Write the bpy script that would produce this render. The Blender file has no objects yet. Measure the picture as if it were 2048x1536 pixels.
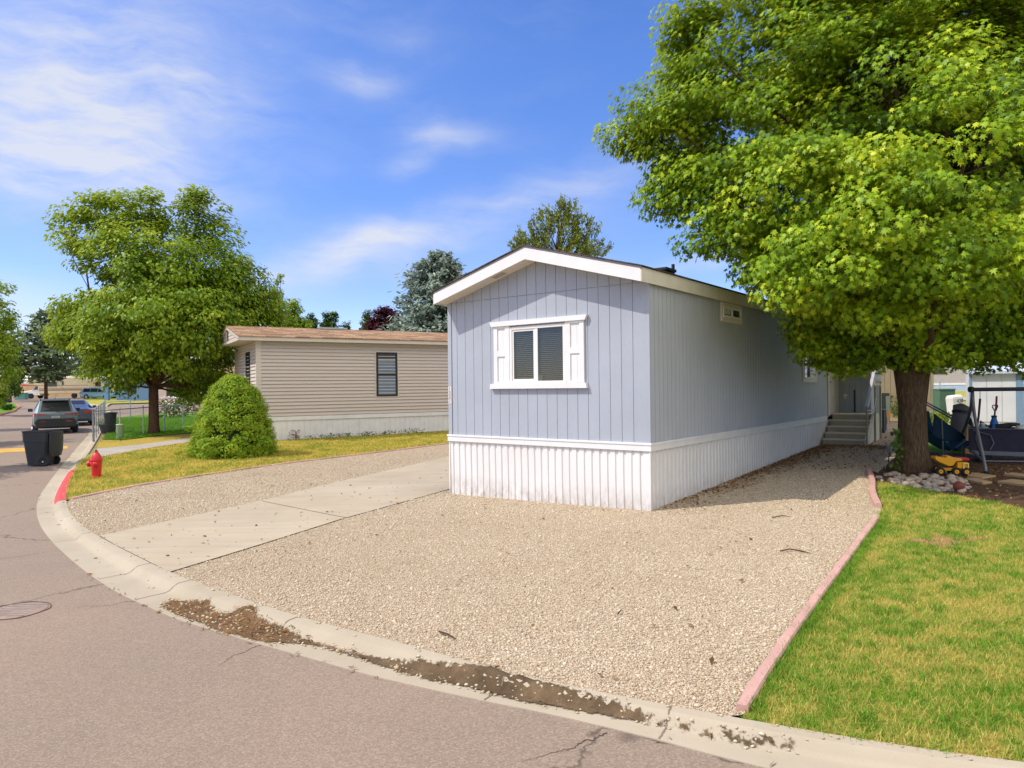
import bpy, bmesh, math, random
import numpy as np
from mathutils import Vector, Matrix, geometry, bvhtree
random.seed(7); rng = np.random.default_rng(7)
scene = bpy.context.scene
COL = scene.collection
PI = math.pi
# ------------------------------------------------------------------ camera model and ground
F, CY, ROLL, CAMZ = 1396.9, 774.28, 0.0112, 2.25
CR, SR = math.cos(ROLL), math.sin(ROLL)
STEP = 0.07                                   # height of the kerb
def sp(t, w): return w*np.logaddexp(0, t/w)
def g(x, y):                                   # height of the lots (the street lies STEP lower)
    return 0.10 + .045*(sp(x+1.5, 2)-sp(x-14, 3)) + .012*(sp(y-12, 3)-sp(y-130, 6))
def ray(px, py):
    dx, dy = px-1024, py-CY
    return np.array([(CR*dx-SR*dy)/F, 1.0, -(SR*dx+CR*dy)/F])
def at(px, py, Y):                             # the point seen at a photo position, Y metres away
    p = ray(px, py)*Y
    return np.array([p[0], p[1], p[2]+CAMZ])
def P(px, py, off=0.0):                        # the ground point seen at a photo position
    d = ray(px, py); t = .5
    f = lambda t: d[2]*t+CAMZ-(g(d[0]*t, d[1]*t)+off)
    while t < 400 and f(t) > 0: t *= 1.03
    lo, hi = t/1.03, t
    for _ in range(40):
        m = (lo+hi)/2
        if f(m) < 0: hi = m
        else: lo = m
    return d*hi+np.array([0, 0, CAMZ])
def PX(pts, off=0.0): return [tuple(P(a, b, off)[:2]) for a, b in pts]
# ------------------------------------------------------------------ colours and materials
def S(r, g_, b):
    f = lambda c: (c/12.92 if c <= .04045 else ((c+.055)/1.055)**2.4)
    return (f(r/255), f(g_/255), f(b/255))
class NT:
    def __init__(s, name):
        s.m = bpy.data.materials.new(name); s.m.use_nodes = True
        s.t = s.m.node_tree; s.t.nodes.clear()
        s.out = s.t.nodes.new('ShaderNodeOutputMaterial')
    def n(s, typ, ins=None, **kw):
        nd = s.t.nodes.new(typ)
        for k, v in kw.items(): setattr(nd, k, v)
        for k, v in (ins or {}).items():
            if isinstance(v, bpy.types.NodeSocket): s.t.links.new(v, nd.inputs[k])
            else:
                if isinstance(v, tuple) and len(v) == 3 and nd.inputs[k].type == 'RGBA': v = v+(1,)
                nd.inputs[k].default_value = v
        return nd
    def pos(s, world=True):
        if world: return s.n('ShaderNodeNewGeometry').outputs['Position']
        return s.n('ShaderNodeTexCoord').outputs['Object']
    def mapv(s, v, scale): return s.n('ShaderNodeMapping', {'Vector': v, 'Scale': scale}).outputs[0]
    def noise(s, v, scale, detail=3, rough=.55, out='Fac'):
        return s.n('ShaderNodeTexNoise', {'Vector': v, 'Scale': scale, 'Detail': detail, 'Roughness': rough}).outputs[out]
    def vor(s, v, scale, out='Distance', feature='F1'):
        return s.n('ShaderNodeTexVoronoi', {'Vector': v, 'Scale': scale}, feature=feature).outputs[out]
    def ramp(s, fac, stops, interp='LINEAR'):
        r = s.n('ShaderNodeValToRGB', {'Fac': fac}); cr = r.color_ramp; cr.interpolation = interp
        while len(cr.elements) < len(stops): cr.elements.new(.5)
        for e, (p, c) in zip(cr.elements, stops):
            e.position = p
            e.color = (c, c, c, 1) if not isinstance(c, tuple) else tuple(c)[:3]+(1,)
        return r.outputs[0]
    def mix(s, fac, a, b, blend='MIX'):
        m = s.n('ShaderNodeMix', data_type='RGBA', blend_type=blend)
        for idx, v in ((0, fac), (6, a), (7, b)):
            if isinstance(v, bpy.types.NodeSocket): s.t.links.new(v, m.inputs[idx])
            else: m.inputs[idx].default_value = v if idx == 0 else (tuple(v)[:3]+(1,))
        return m.outputs[2]
    def math(s, op, a, b=0.0):
        m = s.n('ShaderNodeMath', operation=op)
        for i, v in enumerate((a, b)):
            if isinstance(v, bpy.types.NodeSocket): s.t.links.new(v, m.inputs[i])
            else: m.inputs[i].default_value = v
        return m.outputs[0]
    def bump(s, h, dist, strength=1.0, normal=None):
        d = {'Height': h, 'Distance': dist, 'Strength': strength}
        if normal is not None: d['Normal'] = normal
        return s.n('ShaderNodeBump', d).outputs[0]
    def bsdf(s, col, rough=.7, metal=0.0, spec=.35, normal=None, coat=0.0):
        d = {'Base Color': col, 'Roughness': rough, 'Metallic': metal, 'Specular IOR Level': spec, 'Coat Weight': coat}
        if normal is not None: d['Normal'] = normal
        return s.n('ShaderNodeBsdfPrincipled', d).outputs[0]
    def done(s, sh):
        s.t.links.new(sh, s.out.inputs['Surface']); return s.m
def mat(name, col, rough=.6, var=.12, vscale=3.0, bump=0.0, bscale=40.0, metal=0.0, spec=.35, coat=0.0, stretch=(1, 1, 1), dirt=0.0):
    """Painted or plain surface with weathering: two noises vary the colour, a fine one roughens the skin."""
    k = NT(name); v = k.mapv(k.pos(False), stretch)
    n1 = k.noise(v, vscale, 5); n2 = k.noise(v, vscale*9, 3)
    a = tuple(c*(1-var) for c in col); b = tuple(min(c*(1+var), .95) for c in col)
    c = k.mix(k.ramp(n1, [(.3, 0.0), (.7, 1.0)]), a, b)
    c = k.mix(k.math('MULTIPLY', k.ramp(n2, [(.35, 0.0), (.75, 1.0)]), var*1.2), c, tuple(x*.75 for x in col))
    if dirt > 0:
        d = k.ramp(k.noise(v, vscale*.7, 6, .7), [(.52, 0.0), (.72, 1.0)])
        c = k.mix(k.math('MULTIPLY', d, dirt), c, S(120, 100, 80))
    nrm = k.bump(k.noise(v, bscale, 4), bump) if bump else None
    rr = k.math('ADD', k.math('MULTIPLY', n2, .2), rough-.1)
    return k.done(k.bsdf(c, rr, metal, spec, nrm, coat))
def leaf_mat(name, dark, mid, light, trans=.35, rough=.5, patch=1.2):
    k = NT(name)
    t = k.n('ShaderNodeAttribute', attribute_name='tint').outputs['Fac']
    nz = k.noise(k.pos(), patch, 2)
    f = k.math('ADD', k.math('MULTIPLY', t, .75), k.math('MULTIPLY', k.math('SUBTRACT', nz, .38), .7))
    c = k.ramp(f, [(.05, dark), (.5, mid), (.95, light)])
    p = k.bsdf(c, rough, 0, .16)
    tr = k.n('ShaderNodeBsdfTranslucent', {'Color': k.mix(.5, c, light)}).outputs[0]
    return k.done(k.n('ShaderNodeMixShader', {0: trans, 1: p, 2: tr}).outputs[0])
def glass_mat(name, tint=(.02, .025, .03), clear=.0, rough=.03):
    k = NT(name)
    fc_ = k.n('ShaderNodeLayerWeight', {'Blend': .5}).outputs['Facing']
    fr = k.math('ADD', k.math('MULTIPLY', k.math('POWER', fc_, 3.5), .9), .015)
    gl = k.n('ShaderNodeBsdfGlossy', {'Color': (.9, .93, .95), 'Roughness': rough}).outputs[0]
    inner = k.n('ShaderNodeBsdfDiffuse', {'Color': tint}).outputs[0]
    if clear > 0:
        inner = k.n('ShaderNodeMixShader', {0: clear, 1: inner, 2: k.n('ShaderNodeBsdfTransparent', {'Color': (.88, .88, .88)}).outputs[0]}).outputs[0]
    f = k.math('MULTIPLY', k.math('ADD', fr, .025), 1.0)
    return k.done(k.n('ShaderNodeMixShader', {0: f, 1: inner, 2: gl}).outputs[0])
# ------------------------------------------------------------------ mesh helpers
class MB:
    def __init__(s): s.v = []; s.f = []
    def add(s, vs, fs):
        b = len(s.v); s.v += [tuple(float(c) for c in p) for p in vs]; s.f += [tuple(b+i for i in q) for q in fs]; return s
    def box(s, a, b, rz=0.0, tilt=None):
        x0, y0, z0 = a; x1, y1, z1 = b
        vs = [(x0, y0, z0), (x1, y0, z0), (x1, y1, z0), (x0, y1, z0), (x0, y0, z1), (x1, y0, z1), (x1, y1, z1), (x0, y1, z1)]
        if rz or tilt:
            c = Vector(((x0+x1)/2, (y0+y1)/2, (z0+z1)/2)); R = (tilt or Matrix.Identity(3)) @ Matrix.Rotation(rz, 3, 'Z')
            vs = [tuple(R @ (Vector(q)-c)+c) for q in vs]
        return s.add(vs, [(3, 2, 1, 0), (4, 5, 6, 7), (0, 1, 5, 4), (1, 2, 6, 5), (2, 3, 7, 6), (3, 0, 4, 7)])
    def taper(s, cx, cy, z0, z1, wx0, wy0, wx1, wy1, dx=0, dy=0):
        vs = []
        for z, wx, wy, ox, oy in ((z0, wx0, wy0, 0, 0), (z1, wx1, wy1, dx, dy)):
            vs += [(cx+ox+a*wx/2, cy+oy+b*wy/2, z) for a, b in ((-1, -1), (1, -1), (1, 1), (-1, 1))]
        return s.add(vs, [(3, 2, 1, 0), (4, 5, 6, 7), (0, 1, 5, 4), (1, 2, 6, 5), (2, 3, 7, 6), (3, 0, 4, 7)])
    def tube(s, pts, r, n=8, cap=True):
        pts = [Vector(p) for p in pts]; m = len(pts)
        if not hasattr(r, '__len__'): r = [r]*m
        vs = []; ref = None
        for i, p in enumerate(pts):
            d = (pts[min(i+1, m-1)]-pts[max(i-1, 0)]).normalized()
            if ref is None: ref = d.orthogonal().normalized()
            ref = (ref-d*ref.dot(d));
            ref = ref.normalized() if ref.length > 1e-6 else d.orthogonal().normalized()
            q = d.cross(ref)
            for k in range(n):
                a = 2*PI*k/n; vs.append(tuple(p+(ref*math.cos(a)+q*math.sin(a))*r[i]))
        fs = [(i*n+k, i*n+(k+1) % n, (i+1)*n+(k+1) % n, (i+1)*n+k) for i in range(m-1) for k in range(n)]
        if cap: fs += [tuple(range(n-1, -1, -1)), tuple((m-1)*n+k for k in range(n))]
        return s.add(vs, fs)
    def lathe(s, prof, n=20, M=None):
        vs = []
        for r, z in prof:
            for k in range(n):
                a = 2*PI*k/n; p = Vector((r*math.cos(a), r*math.sin(a), z)); vs.append(tuple(M @ p if M else p))
        m = len(prof)
        fs = [(i*n+k, i*n+(k+1) % n, (i+1)*n+(k+1) % n, (i+1)*n+k) for i in range(m-1) for k in range(n)]
        fs += [tuple(range(n-1, -1, -1)), tuple((m-1)*n+k for k in range(n))]
        return s.add(vs, fs)
    def prism(s, poly, axis, a, b):
        """polygon (u,v) pushed from a to b along an axis"""
        put = {'x': lambda u, v, w: (w, u, v), 'y': lambda u, v, w: (u, w, v), 'z': lambda u, v, w: (u, v, w)}[axis]
        n = len(poly); vs = [put(u, v, a) for u, v in poly]+[put(u, v, b) for u, v in poly]
        return s.add(vs, [tuple(range(n-1, -1, -1)), tuple(range(n, 2*n))]+[(i, (i+1) % n, n+(i+1) % n, n+i) for i in range(n)])
    def build(s, name, m, parent=None, smooth=None, bevel=0.0, matrix=None):
        me = bpy.data.meshes.new(name); me.from_pydata(s.v, [], s.f); me.validate()
        bm = bmesh.new(); bm.from_mesh(me); bmesh.ops.recalc_face_normals(bm, faces=bm.faces); bm.to_mesh(me); bm.free()
        o = bpy.data.objects.new(name, me); COL.objects.link(o); me.materials.append(m)
        if parent is not None: o.parent = parent
        if matrix is not None: o.matrix_local = matrix
        if bevel:
            b = o.modifiers.new('edge', 'BEVEL'); b.width = bevel; b.segments = 2; b.limit_method = 'ANGLE'; b.angle_limit = .7
        if smooth is not None:
            me.polygons.foreach_set('use_smooth', [True]*len(me.polygons))
            if smooth < 3: me.set_sharp_from_angle(angle=smooth)
        return o
def raw(name, verts, faces, m, parent=None, tint=None, smooth=False):
    """fast mesh from arrays: verts (N,3), faces (M,k)"""
    verts = np.asarray(verts, dtype=np.float32); faces = np.asarray(faces, dtype=np.int32); k = faces.shape[1]
    me = bpy.data.meshes.new(name)
    me.vertices.add(len(verts)); me.vertices.foreach_set('co', verts.ravel())
    me.loops.add(faces.size); me.loops.foreach_set('vertex_index', faces.ravel())
    me.polygons.add(len(faces)); me.polygons.foreach_set('loop_start', np.arange(0, faces.size, k, dtype=np.int32))
    me.polygons.foreach_set('loop_total', np.full(len(faces), k, dtype=np.int32))
    if smooth: me.polygons.foreach_set('use_smooth', np.ones(len(faces), dtype=bool))
    me.update(calc_edges=True)
    if tint is not None:
        a = me.attributes.new('tint', 'FLOAT', 'FACE'); a.data.foreach_set('value', np.asarray(tint, dtype=np.float32))
    me.materials.append(m)
    o = bpy.data.objects.new(name, me); COL.objects.link(o)
    if parent is not None: o.parent = parent
    return o
def tag(o, label=None, cat=None, group=None, kind=None):
    for k, v in (('label', label), ('category', cat), ('group', group), ('kind', kind)):
        if v: o[k] = v
    return o
def thing(name, label, cat, loc=(0, 0, 0), rz=0.0, group=None):
    o = bpy.data.objects.new(name, None); COL.objects.link(o); o.empty_display_size = .2
    o.location = tuple(float(c) for c in loc); o.rotation_euler = (0, 0, rz)
    return tag(o, label, cat, group)
def struct(o): o['kind'] = 'structure'; return o
def copy_thing(o, loc, rz, label=None):
    r = o.copy(); COL.objects.link(r); r.location = tuple(float(c) for c in loc); r.rotation_euler = (0, 0, rz)
    if label: r['label'] = label
    for ch in list(o.children):
        c = ch.copy(); COL.objects.link(c); c.parent = r
        for gch in list(ch.children):
            d = gch.copy(); COL.objects.link(d); d.parent = c
    return r
def resample(pts, step, closed=True):
    out = []; n = len(pts)
    for i in range(n if closed else n-1):
        a = np.array(pts[i], float); b = np.array(pts[(i+1) % n], float)
        k = max(1, int(np.ceil(np.linalg.norm(b-a)/step)))
        out += [tuple(a+(b-a)*j/k) for j in range(k)]
    if not closed: out.append(tuple(pts[-1]))
    return out
def smooth_line(pts, n):
    """Catmull-Rom through the points, n samples spread by length"""
    p = [np.array(q, float) for q in pts]; p = [2*p[0]-p[1]]+p+[2*p[-1]-p[-2]]; fine = []
    for i in range(1, len(p)-2):
        for t in np.linspace(0, 1, 24, endpoint=False):
            a, b, c, d = p[i-1:i+3]
            fine.append(.5*(2*b+(c-a)*t+(2*a-5*b+4*c-d)*t*t+(3*b-a-3*c+d)*t**3))
    fine.append(p[-2]); fine = np.array(fine)
    L = np.r_[0, np.cumsum(np.linalg.norm(np.diff(fine, axis=0), axis=1))]
    s = np.linspace(0, L[-1], n)
    return np.array([np.interp(s, L, fine[:, k]) for k in range(fine.shape[1])]).T
def inside(poly, x, y):
    poly = np.asarray(poly); r = np.zeros(len(x), bool); j = len(poly)-1
    for i in range(len(poly)):
        xi, yi = poly[i]; xj, yj = poly[j]
        if yi != yj: r ^= ((yi > y) != (yj > y)) & (x < (xj-xi)*(y-yi)/(yj-yi)+xi)
        j = i
    return r
def sheet(name, poly, off, cell, m, zfun=None):
    ring = resample(poly, cell); a = np.array(ring)
    xs = np.arange(a[:, 0].min(), a[:, 0].max(), cell); ys = np.arange(a[:, 1].min(), a[:, 1].max(), cell)
    X, Y = np.meshgrid(xs, ys); X = X.ravel()+.013; Y = Y.ravel()+.017
    k = inside(a, X, Y); pts = [Vector(p) for p in ring]+[Vector((float(p), float(q))) for p, q in zip(X[k], Y[k])]
    n = len(ring)
    r = geometry.delaunay_2d_cdt(pts, [(i, (i+1) % n) for i in range(n)], [list(range(n))], 1, 1e-5)
    vs = r[0]; z = (zfun or (lambda x, y: g(x, y)+off))(np.array([p[0] for p in vs]), np.array([p[1] for p in vs]))
    me = bpy.data.meshes.new(name); me.from_pydata([(p[0], p[1], float(h)) for p, h in zip(vs, z)], [], [tuple(f) for f in r[2]])
    bm = bmesh.new(); bm.from_mesh(me)
    for f in bm.faces:
        f.normal_update()
        if f.normal.z < 0: f.normal_flip()
        f.smooth = True
    bm.to_mesh(me); bm.free(); me.materials.append(m)
    o = bpy.data.objects.new(name, me); COL.objects.link(o)
    return struct(o)
def text_mesh(name, body, size, m, parent, loc, rot):
    cu = bpy.data.curves.new('lettering', 'FONT'); cu.body = body; cu.size = size; cu.extrude = .002; cu.align_x = 'CENTER'; cu.align_y = 'CENTER'
    tmp = bpy.data.objects.new('lettering', cu); COL.objects.link(tmp)
    me = bpy.data.meshes.new_from_object(tmp.evaluated_get(bpy.context.evaluated_depsgraph_get()))
    bpy.data.objects.remove(tmp); bpy.data.curves.remove(cu); me.materials.clear(); me.materials.append(m)
    o = bpy.data.objects.new(name, me); COL.objects.link(o); o.parent = parent; o.location = loc; o.rotation_euler = rot
    return o
# ------------------------------------------------------------------ foliage helpers
LEAF_MAPLE = ([(0, 0, 0)]+[(r*math.cos(math.radians(a)), r*math.sin(math.radians(a)), z) for r, a, z in (
    (.50, -90, 0), (.36, -50, -.02), (.58, -15, -.08), (.28, 12, 0), (.70, 38, -.1), (.28, 65, .02), (.82, 90, -.08),
    (.28, 115, .02), (.70, 142, -.1), (.28, 168, 0), (.58, 195, -.08), (.36, 230, -.02))],
    [(0, i, i % 12+1) for i in range(1, 13)])
LEAF_OVAL = ([(0, -.5, 0), (.3, -.1, .05), (0, .5, -.04), (-.3, -.1, .05)], [(0, 1, 2), (0, 2, 3)])
NEEDLE = ([(0, -.5, 0), (.12, 0, .03), (0, .5, 0), (-.12, 0, .03)], [(0, 1, 2), (0, 2, 3)])
SPRAY = ([(0, -.4, 0), (.2, .05, .06), (.06, .6, 0), (-.06, .6, 0), (-.2, .05, .06)], [(0, 1, 2), (0, 2, 3), (0, 3, 4)])
def unit(a): return a/np.maximum(np.linalg.norm(a, axis=1, keepdims=True), 1e-9)
def leaves(pos, nrm, size, tmpl, axis=None):
    """one leaf per position, facing nrm, turned at random or along axis"""
    tv, tf = np.array(tmpl[0]), np.array(tmpl[1]); N = len(pos); nrm = unit(nrm)
    ax = rng.normal(size=(N, 3)) if axis is None else axis
    ax = unit(ax-nrm*(ax*nrm).sum(1, keepdims=True)); bx = np.cross(ax, nrm)
    sz = size if hasattr(size, '__len__') else np.full(N, size)
    v = pos[:, None, :]+sz[:, None, None]*(tv[None, :, 0:1]*bx[:, None, :]+tv[None, :, 1:2]*ax[:, None, :]+tv[None, :, 2:3]*nrm[:, None, :])
    f = tf[None]+(np.arange(N)*len(tv))[:, None, None]
    return v.reshape(-1, 3), f.reshape(-1, 3), len(tf)
def leaf_object(name, pos, nrm, size, tmpl, m, parent, axis=None, tint=None):
    v, f, k = leaves(pos, nrm, size, tmpl, axis)
    t = rng.random(len(pos)) if tint is None else tint
    return raw(name, v, f, m, parent, np.repeat(t, k))
def ball(n, r, shell=.35):
    d = unit(rng.normal(size=(n, 3))); return d*((shell+(1-shell)*rng.random((n, 1)))**.5)*r
# ------------------------------------------------------------------ sky, sun, camera
SUN_EL, SUN_AZ = math.radians(50.5), math.radians(80.0)     # light travels towards azimuth SUN_AZ (from +y to +x)
sun_dir = Vector((-math.sin(SUN_AZ)*math.cos(SUN_EL), -math.cos(SUN_AZ)*math.cos(SUN_EL), math.sin(SUN_EL)))
def make_world():
    w = bpy.data.worlds.new("World"); scene.world = w; w.use_nodes = True
    t = w.node_tree; t.nodes.clear()
    k = NT.__new__(NT); k.m = w; k.t = t
    out = t.nodes.new('ShaderNodeOutputWorld')
    sky = k.n('ShaderNodeTexSky', sky_type='NISHITA', sun_disc=False, sun_elevation=SUN_EL,
              sun_rotation=math.atan2(sun_dir.x, sun_dir.y), altitude=1300, air_density=1.0, dust_density=.9, ozone_density=2.2)
    D = k.n('ShaderNodeTexCoord').outputs['Generated']
    z = k.n('ShaderNodeSeparateXYZ', {0: D}).outputs[2]
    base = k.n('ShaderNodeHueSaturation', {'Hue': .512, 'Saturation': 1.23, 'Value': 1.25, 'Fac': 1.0, 'Color': sky.outputs[0]}).outputs[0]
    base = k.mix(1.0, base, k.ramp(z, [(.0, (.90, .84, .90)), (.14, (.88, .83, .91)), (.42, (1.0, 1.0, 1.06))]), 'MULTIPLY')
    warp = k.n('ShaderNodeVectorMath', {0: k.noise(D, 5, 3, .5, 'Color'), 1: (-.5, -.5, -.5)}, operation='ADD').outputs[0]
    warp = k.n('ShaderNodeVectorMath', {0: warp, 'Scale': .10}, operation='SCALE').outputs[0]
    Dw = k.n('ShaderNodeVectorMath', {0: D, 1: warp}, operation='ADD').outputs[0]
    total = None
    # soft cirrus patches: direction, half sizes (radians), slope of the long axis, strength
    for px, py, sx, sy, rot, st in ((110, 270, .17, .09, -.05, .95), (230, 190, .11, .09, .2, .5), (80, 90, .17, .10, .1, .5), (60, 345, .17, .035, .05, .75), (420, 205, .07, .03, -.25, .55),
            (705, 143, .048, .017, .05, .75), (880, 258, .058, .022, -.2, .7), (825, 325, .035, .018, .15, .5), (690, 505, .13, .028, .28, .85),
            (900, 440, .24, .026, .33, .6), (1130, 390, .16, .04, .38, .3), (640, 560, .16, .02, .08, .3), (20, 620, .06, .035, 0, 1.0), (1410, 522, .07, .012, .12, .55),
            (800, 80, .06, .02, -.2, .25), (450, 60, .25, .05, .1, .25)):
        c = Vector(ray(px, py)).normalized(); e1 = Vector((c.y, -c.x, 0)).normalized(); e2 = e1.cross(c)
        if e2.z < 0: e2 = -e2
        a = e1*math.cos(rot)+e2*math.sin(rot); b = e2*math.cos(rot)-e1*math.sin(rot)
        d = k.n('ShaderNodeVectorMath', {0: Dw, 1: tuple(-c)}, operation='ADD').outputs[0]
        u = k.math('DIVIDE', k.n('ShaderNodeVectorMath', {0: d, 1: tuple(a)}, operation='DOT_PRODUCT').outputs['Value'], sx)
        v = k.math('DIVIDE', k.n('ShaderNodeVectorMath', {0: d, 1: tuple(b)}, operation='DOT_PRODUCT').outputs['Value'], sy)
        r2 = k.math('ADD', k.math('MULTIPLY', u, u), k.math('MULTIPLY', v, v))
        m = k.math('MULTIPLY', k.math('POWER', 2.718, k.math('MULTIPLY', r2, -1.0)), st*.62)
        total = m if total is None else k.math('ADD', total, m)
    st = k.n('ShaderNodeMapping', {'Vector': Dw, 'Rotation': (0, math.radians(-17), 0), 'Scale': (4, 4, 15)}).outputs[0]
    wisp = k.ramp(k.noise(st, 1.6, 7, .62), [(.33, 0.0), (.68, 1.0)])
    dens = k.math('MULTIPLY', total, k.math('ADD', k.math('MULTIPLY', wisp, .8), .32))
    veil = k.math('MULTIPLY', k.ramp(k.noise(st, .8, 5, .6), [(.45, 0.0), (.8, 1.0)]), .10)
    dens = k.n('ShaderNodeClamp', {0: k.math('ADD', dens, veil), 1: 0.0, 2: .88}).outputs[0]
    yb = k.n('ShaderNodeVectorMath', {0: D, 1: (.62, -.78, .05)}, operation='DOT_PRODUCT').outputs['Value']
    back_fill = k.ramp(k.math('ADD', yb, k.math('MULTIPLY', k.noise(st, .9, 5, .6), .5)), [(.25, 0.0), (.62, .95)])  # bright fill added to the unseen sky behind right, lifts the shaded side
    back_fill = k.math('MULTIPLY', back_fill, k.ramp(z, [(.12, 0.0), (.45, 1.0)]))
    col = k.mix(back_fill, k.mix(dens, base, (4.3, 4.45, 4.9)), (9.6, 9.2, 8.7))
    bg = k.n('ShaderNodeBackground', {'Color': col, 'Strength': .15})
    t.links.new(bg.outputs[0], out.inputs[0])
make_world()
sl = bpy.data.lights.new('sun', 'SUN'); sl.energy = 3.6; sl.angle = math.radians(.55); sl.color = (1.0, .95, .87)
so = bpy.data.objects.new('sun', sl); COL.objects.link(so); so.rotation_euler = sun_dir.to_track_quat('Z', 'Y').to_euler(); so.location = (-20, 0, 30)
cam = bpy.data.cameras.new('camera'); co = bpy.data.objects.new('camera', cam); COL.objects.link(co)
cam.sensor_width = 36; cam.lens = F/2048*36; cam.shift_y = (CY-768)/2048; cam.clip_start = .1; cam.clip_end = 3000
co.matrix_world = Matrix.Translation((0, 0, CAMZ)) @ Matrix.Rotation(PI/2, 4, 'X') @ Matrix.Rotation(-ROLL, 4, 'Z')
scene.camera = co
scene.view_settings.view_transform = 'Standard'; scene.view_settings.look = 'None'; scene.view_settings.exposure = .29; scene.view_settings.gamma = 1
scene.render.engine = 'CYCLES'; scene.cycles.max_bounces = 8; scene.cycles.transparent_max_bounces = 12; scene.cycles.use_denoising = True
# ------------------------------------------------------------------ ground materials
def ground_mat(name, cols, scale, bump, bscale, rough=.9, patch=.35, speck=None, cell=False):
    k = NT(name); p = k.pos()
    big = k.noise(p, patch, 4); mid = k.noise(p, scale, 6, .7); fine = k.noise(p, bscale, 2, .7)
    f = k.math('ADD', k.math('MULTIPLY', big, .45), k.math('MULTIPLY', mid, .55))
    n = len(cols); c = k.ramp(f, [(.3+.4*i/(n-1), q) for i, q in enumerate(cols)])
    if speck: c = k.mix(k.ramp(fine, [(.62, 0.0), (.75, 1.0)]), c, speck)
    return k.done(k.bsdf(c, rough, 0, .2, k.bump(fine, bump)))
def asphalt_mat():
    k = NT('asphalt'); p = k.pos()
    big = k.noise(p, .22, 5, .6); mid = k.noise(p, 2.2, 5, .65); grain = k.noise(p, 140, 3, .7); gv = k.vor(p, 95, 'Color')
    c = k.mix(k.ramp(big, [(.35, 0.0), (.65, 1.0)]), S(147, 127, 107), S(135, 118, 101))
    c = k.mix(k.math('MULTIPLY', k.ramp(mid, [(.35, 0.0), (.7, 1.0)]), .3), c, S(132, 114, 102))
    gs = k.n('ShaderNodeSeparateXYZ', {0: gv}).outputs[0]
    c = k.mix(k.math('MULTIPLY', k.ramp(gs, [(.55, 0.0), (.95, 1.0)]), .26), c, S(186, 168, 150))
    c = k.mix(k.math('MULTIPLY', k.ramp(gs, [(.05, 1.0), (.4, 0.0)]), .26), c, S(92, 80, 72))
    # oil spots
    ov = k.vor(k.mapv(p, (.55, .55, .55)), 1.0); c = k.mix(k.ramp(ov, [(.03, .55), (.06, 0.0)]), c, S(70, 60, 56))
    # hairline cracks that wander
    w = k.n('ShaderNodeVectorMath', {0: p, 1: k.n('ShaderNodeVectorMath', {0: k.noise(p, 2.5, 4, .6, 'Color'), 'Scale': .5}, operation='SCALE').outputs[0]}, operation='ADD').outputs[0]
    cr = k.vor(w, .16, 'Distance', 'DISTANCE_TO_EDGE')
    c = k.mix(k.math('MULTIPLY', k.ramp(cr, [(.0, 1.0), (.0022, 0.0)]), .7), c, S(66, 56, 50))
    return k.done(k.bsdf(c, .88, 0, .25, k.bump(k.math('ADD', grain, k.math('MULTIPLY', gs, .5)), .003, .7)))
def concrete_mat(name, a, b, scored=0.0):
    k = NT(name); p = k.pos()
    c = k.mix(k.ramp(k.noise(p, .5, 5, .6), [(.35, 0.0), (.65, 1.0)]), a, b)
    c = k.mix(k.math('MULTIPLY', k.ramp(k.noise(k.mapv(p, (1, 1, 1)), 3.2, 6, .7), [(.45, 0.0), (.75, 1.0)]), .5), c, S(176, 160, 138))
    st = k.n('ShaderNodeMapping', {'Vector': p, 'Rotation': (0, 0, -.62), 'Scale': (.35, 4.5, 1)}).outputs[0]
    c = k.mix(k.math('MULTIPLY', k.ramp(k.noise(st, 1.3, 4, .6), [(.45, 0.0), (.72, 1.0)]), scored), c, S(160, 146, 128))
    fine = k.noise(p, 110, 3, .7)
    c = k.mix(k.math('MULTIPLY', k.ramp(fine, [(.6, 0.0), (.8, 1.0)]), .35), c, S(130, 118, 104))
    return k.done(k.bsdf(c, .85, 0, .25, k.bump(fine, .003, .6)))
def gravel_mat():
    k = NT('gravel'); p = k.pos()
    v1 = k.n('ShaderNodeTexVoronoi', {'Vector': p, 'Scale': 74.0, 'Randomness': 1.0})
    h = k.ramp(v1.outputs['Distance'], [(.0, 1.0), (.75, 0.0)])
    r = k.n('ShaderNodeSeparateXYZ', {0: v1.outputs['Color']}).outputs[0]
    c = k.ramp(r, [(.0, S(120, 98, 76)), (.3, S(184, 158, 128)), (.6, S(206, 182, 150)), (.85, S(222, 206, 182)), (1.0, S(172, 132, 100))])
    c = k.mix(k.math('MULTIPLY', k.ramp(v1.outputs['Distance'], [(.45, 0.0), (.8, 1.0)]), .55), c, S(134, 112, 88))
    c = k.mix(k.math('MULTIPLY', k.ramp(k.noise(p, .6, 5), [(.4, 0.0), (.7, 1.0)]), .3), c, S(176, 150, 122))
    return k.done(k.bsdf(c, .85, 0, .25, k.bump(h, .012, 1.0)))
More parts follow.
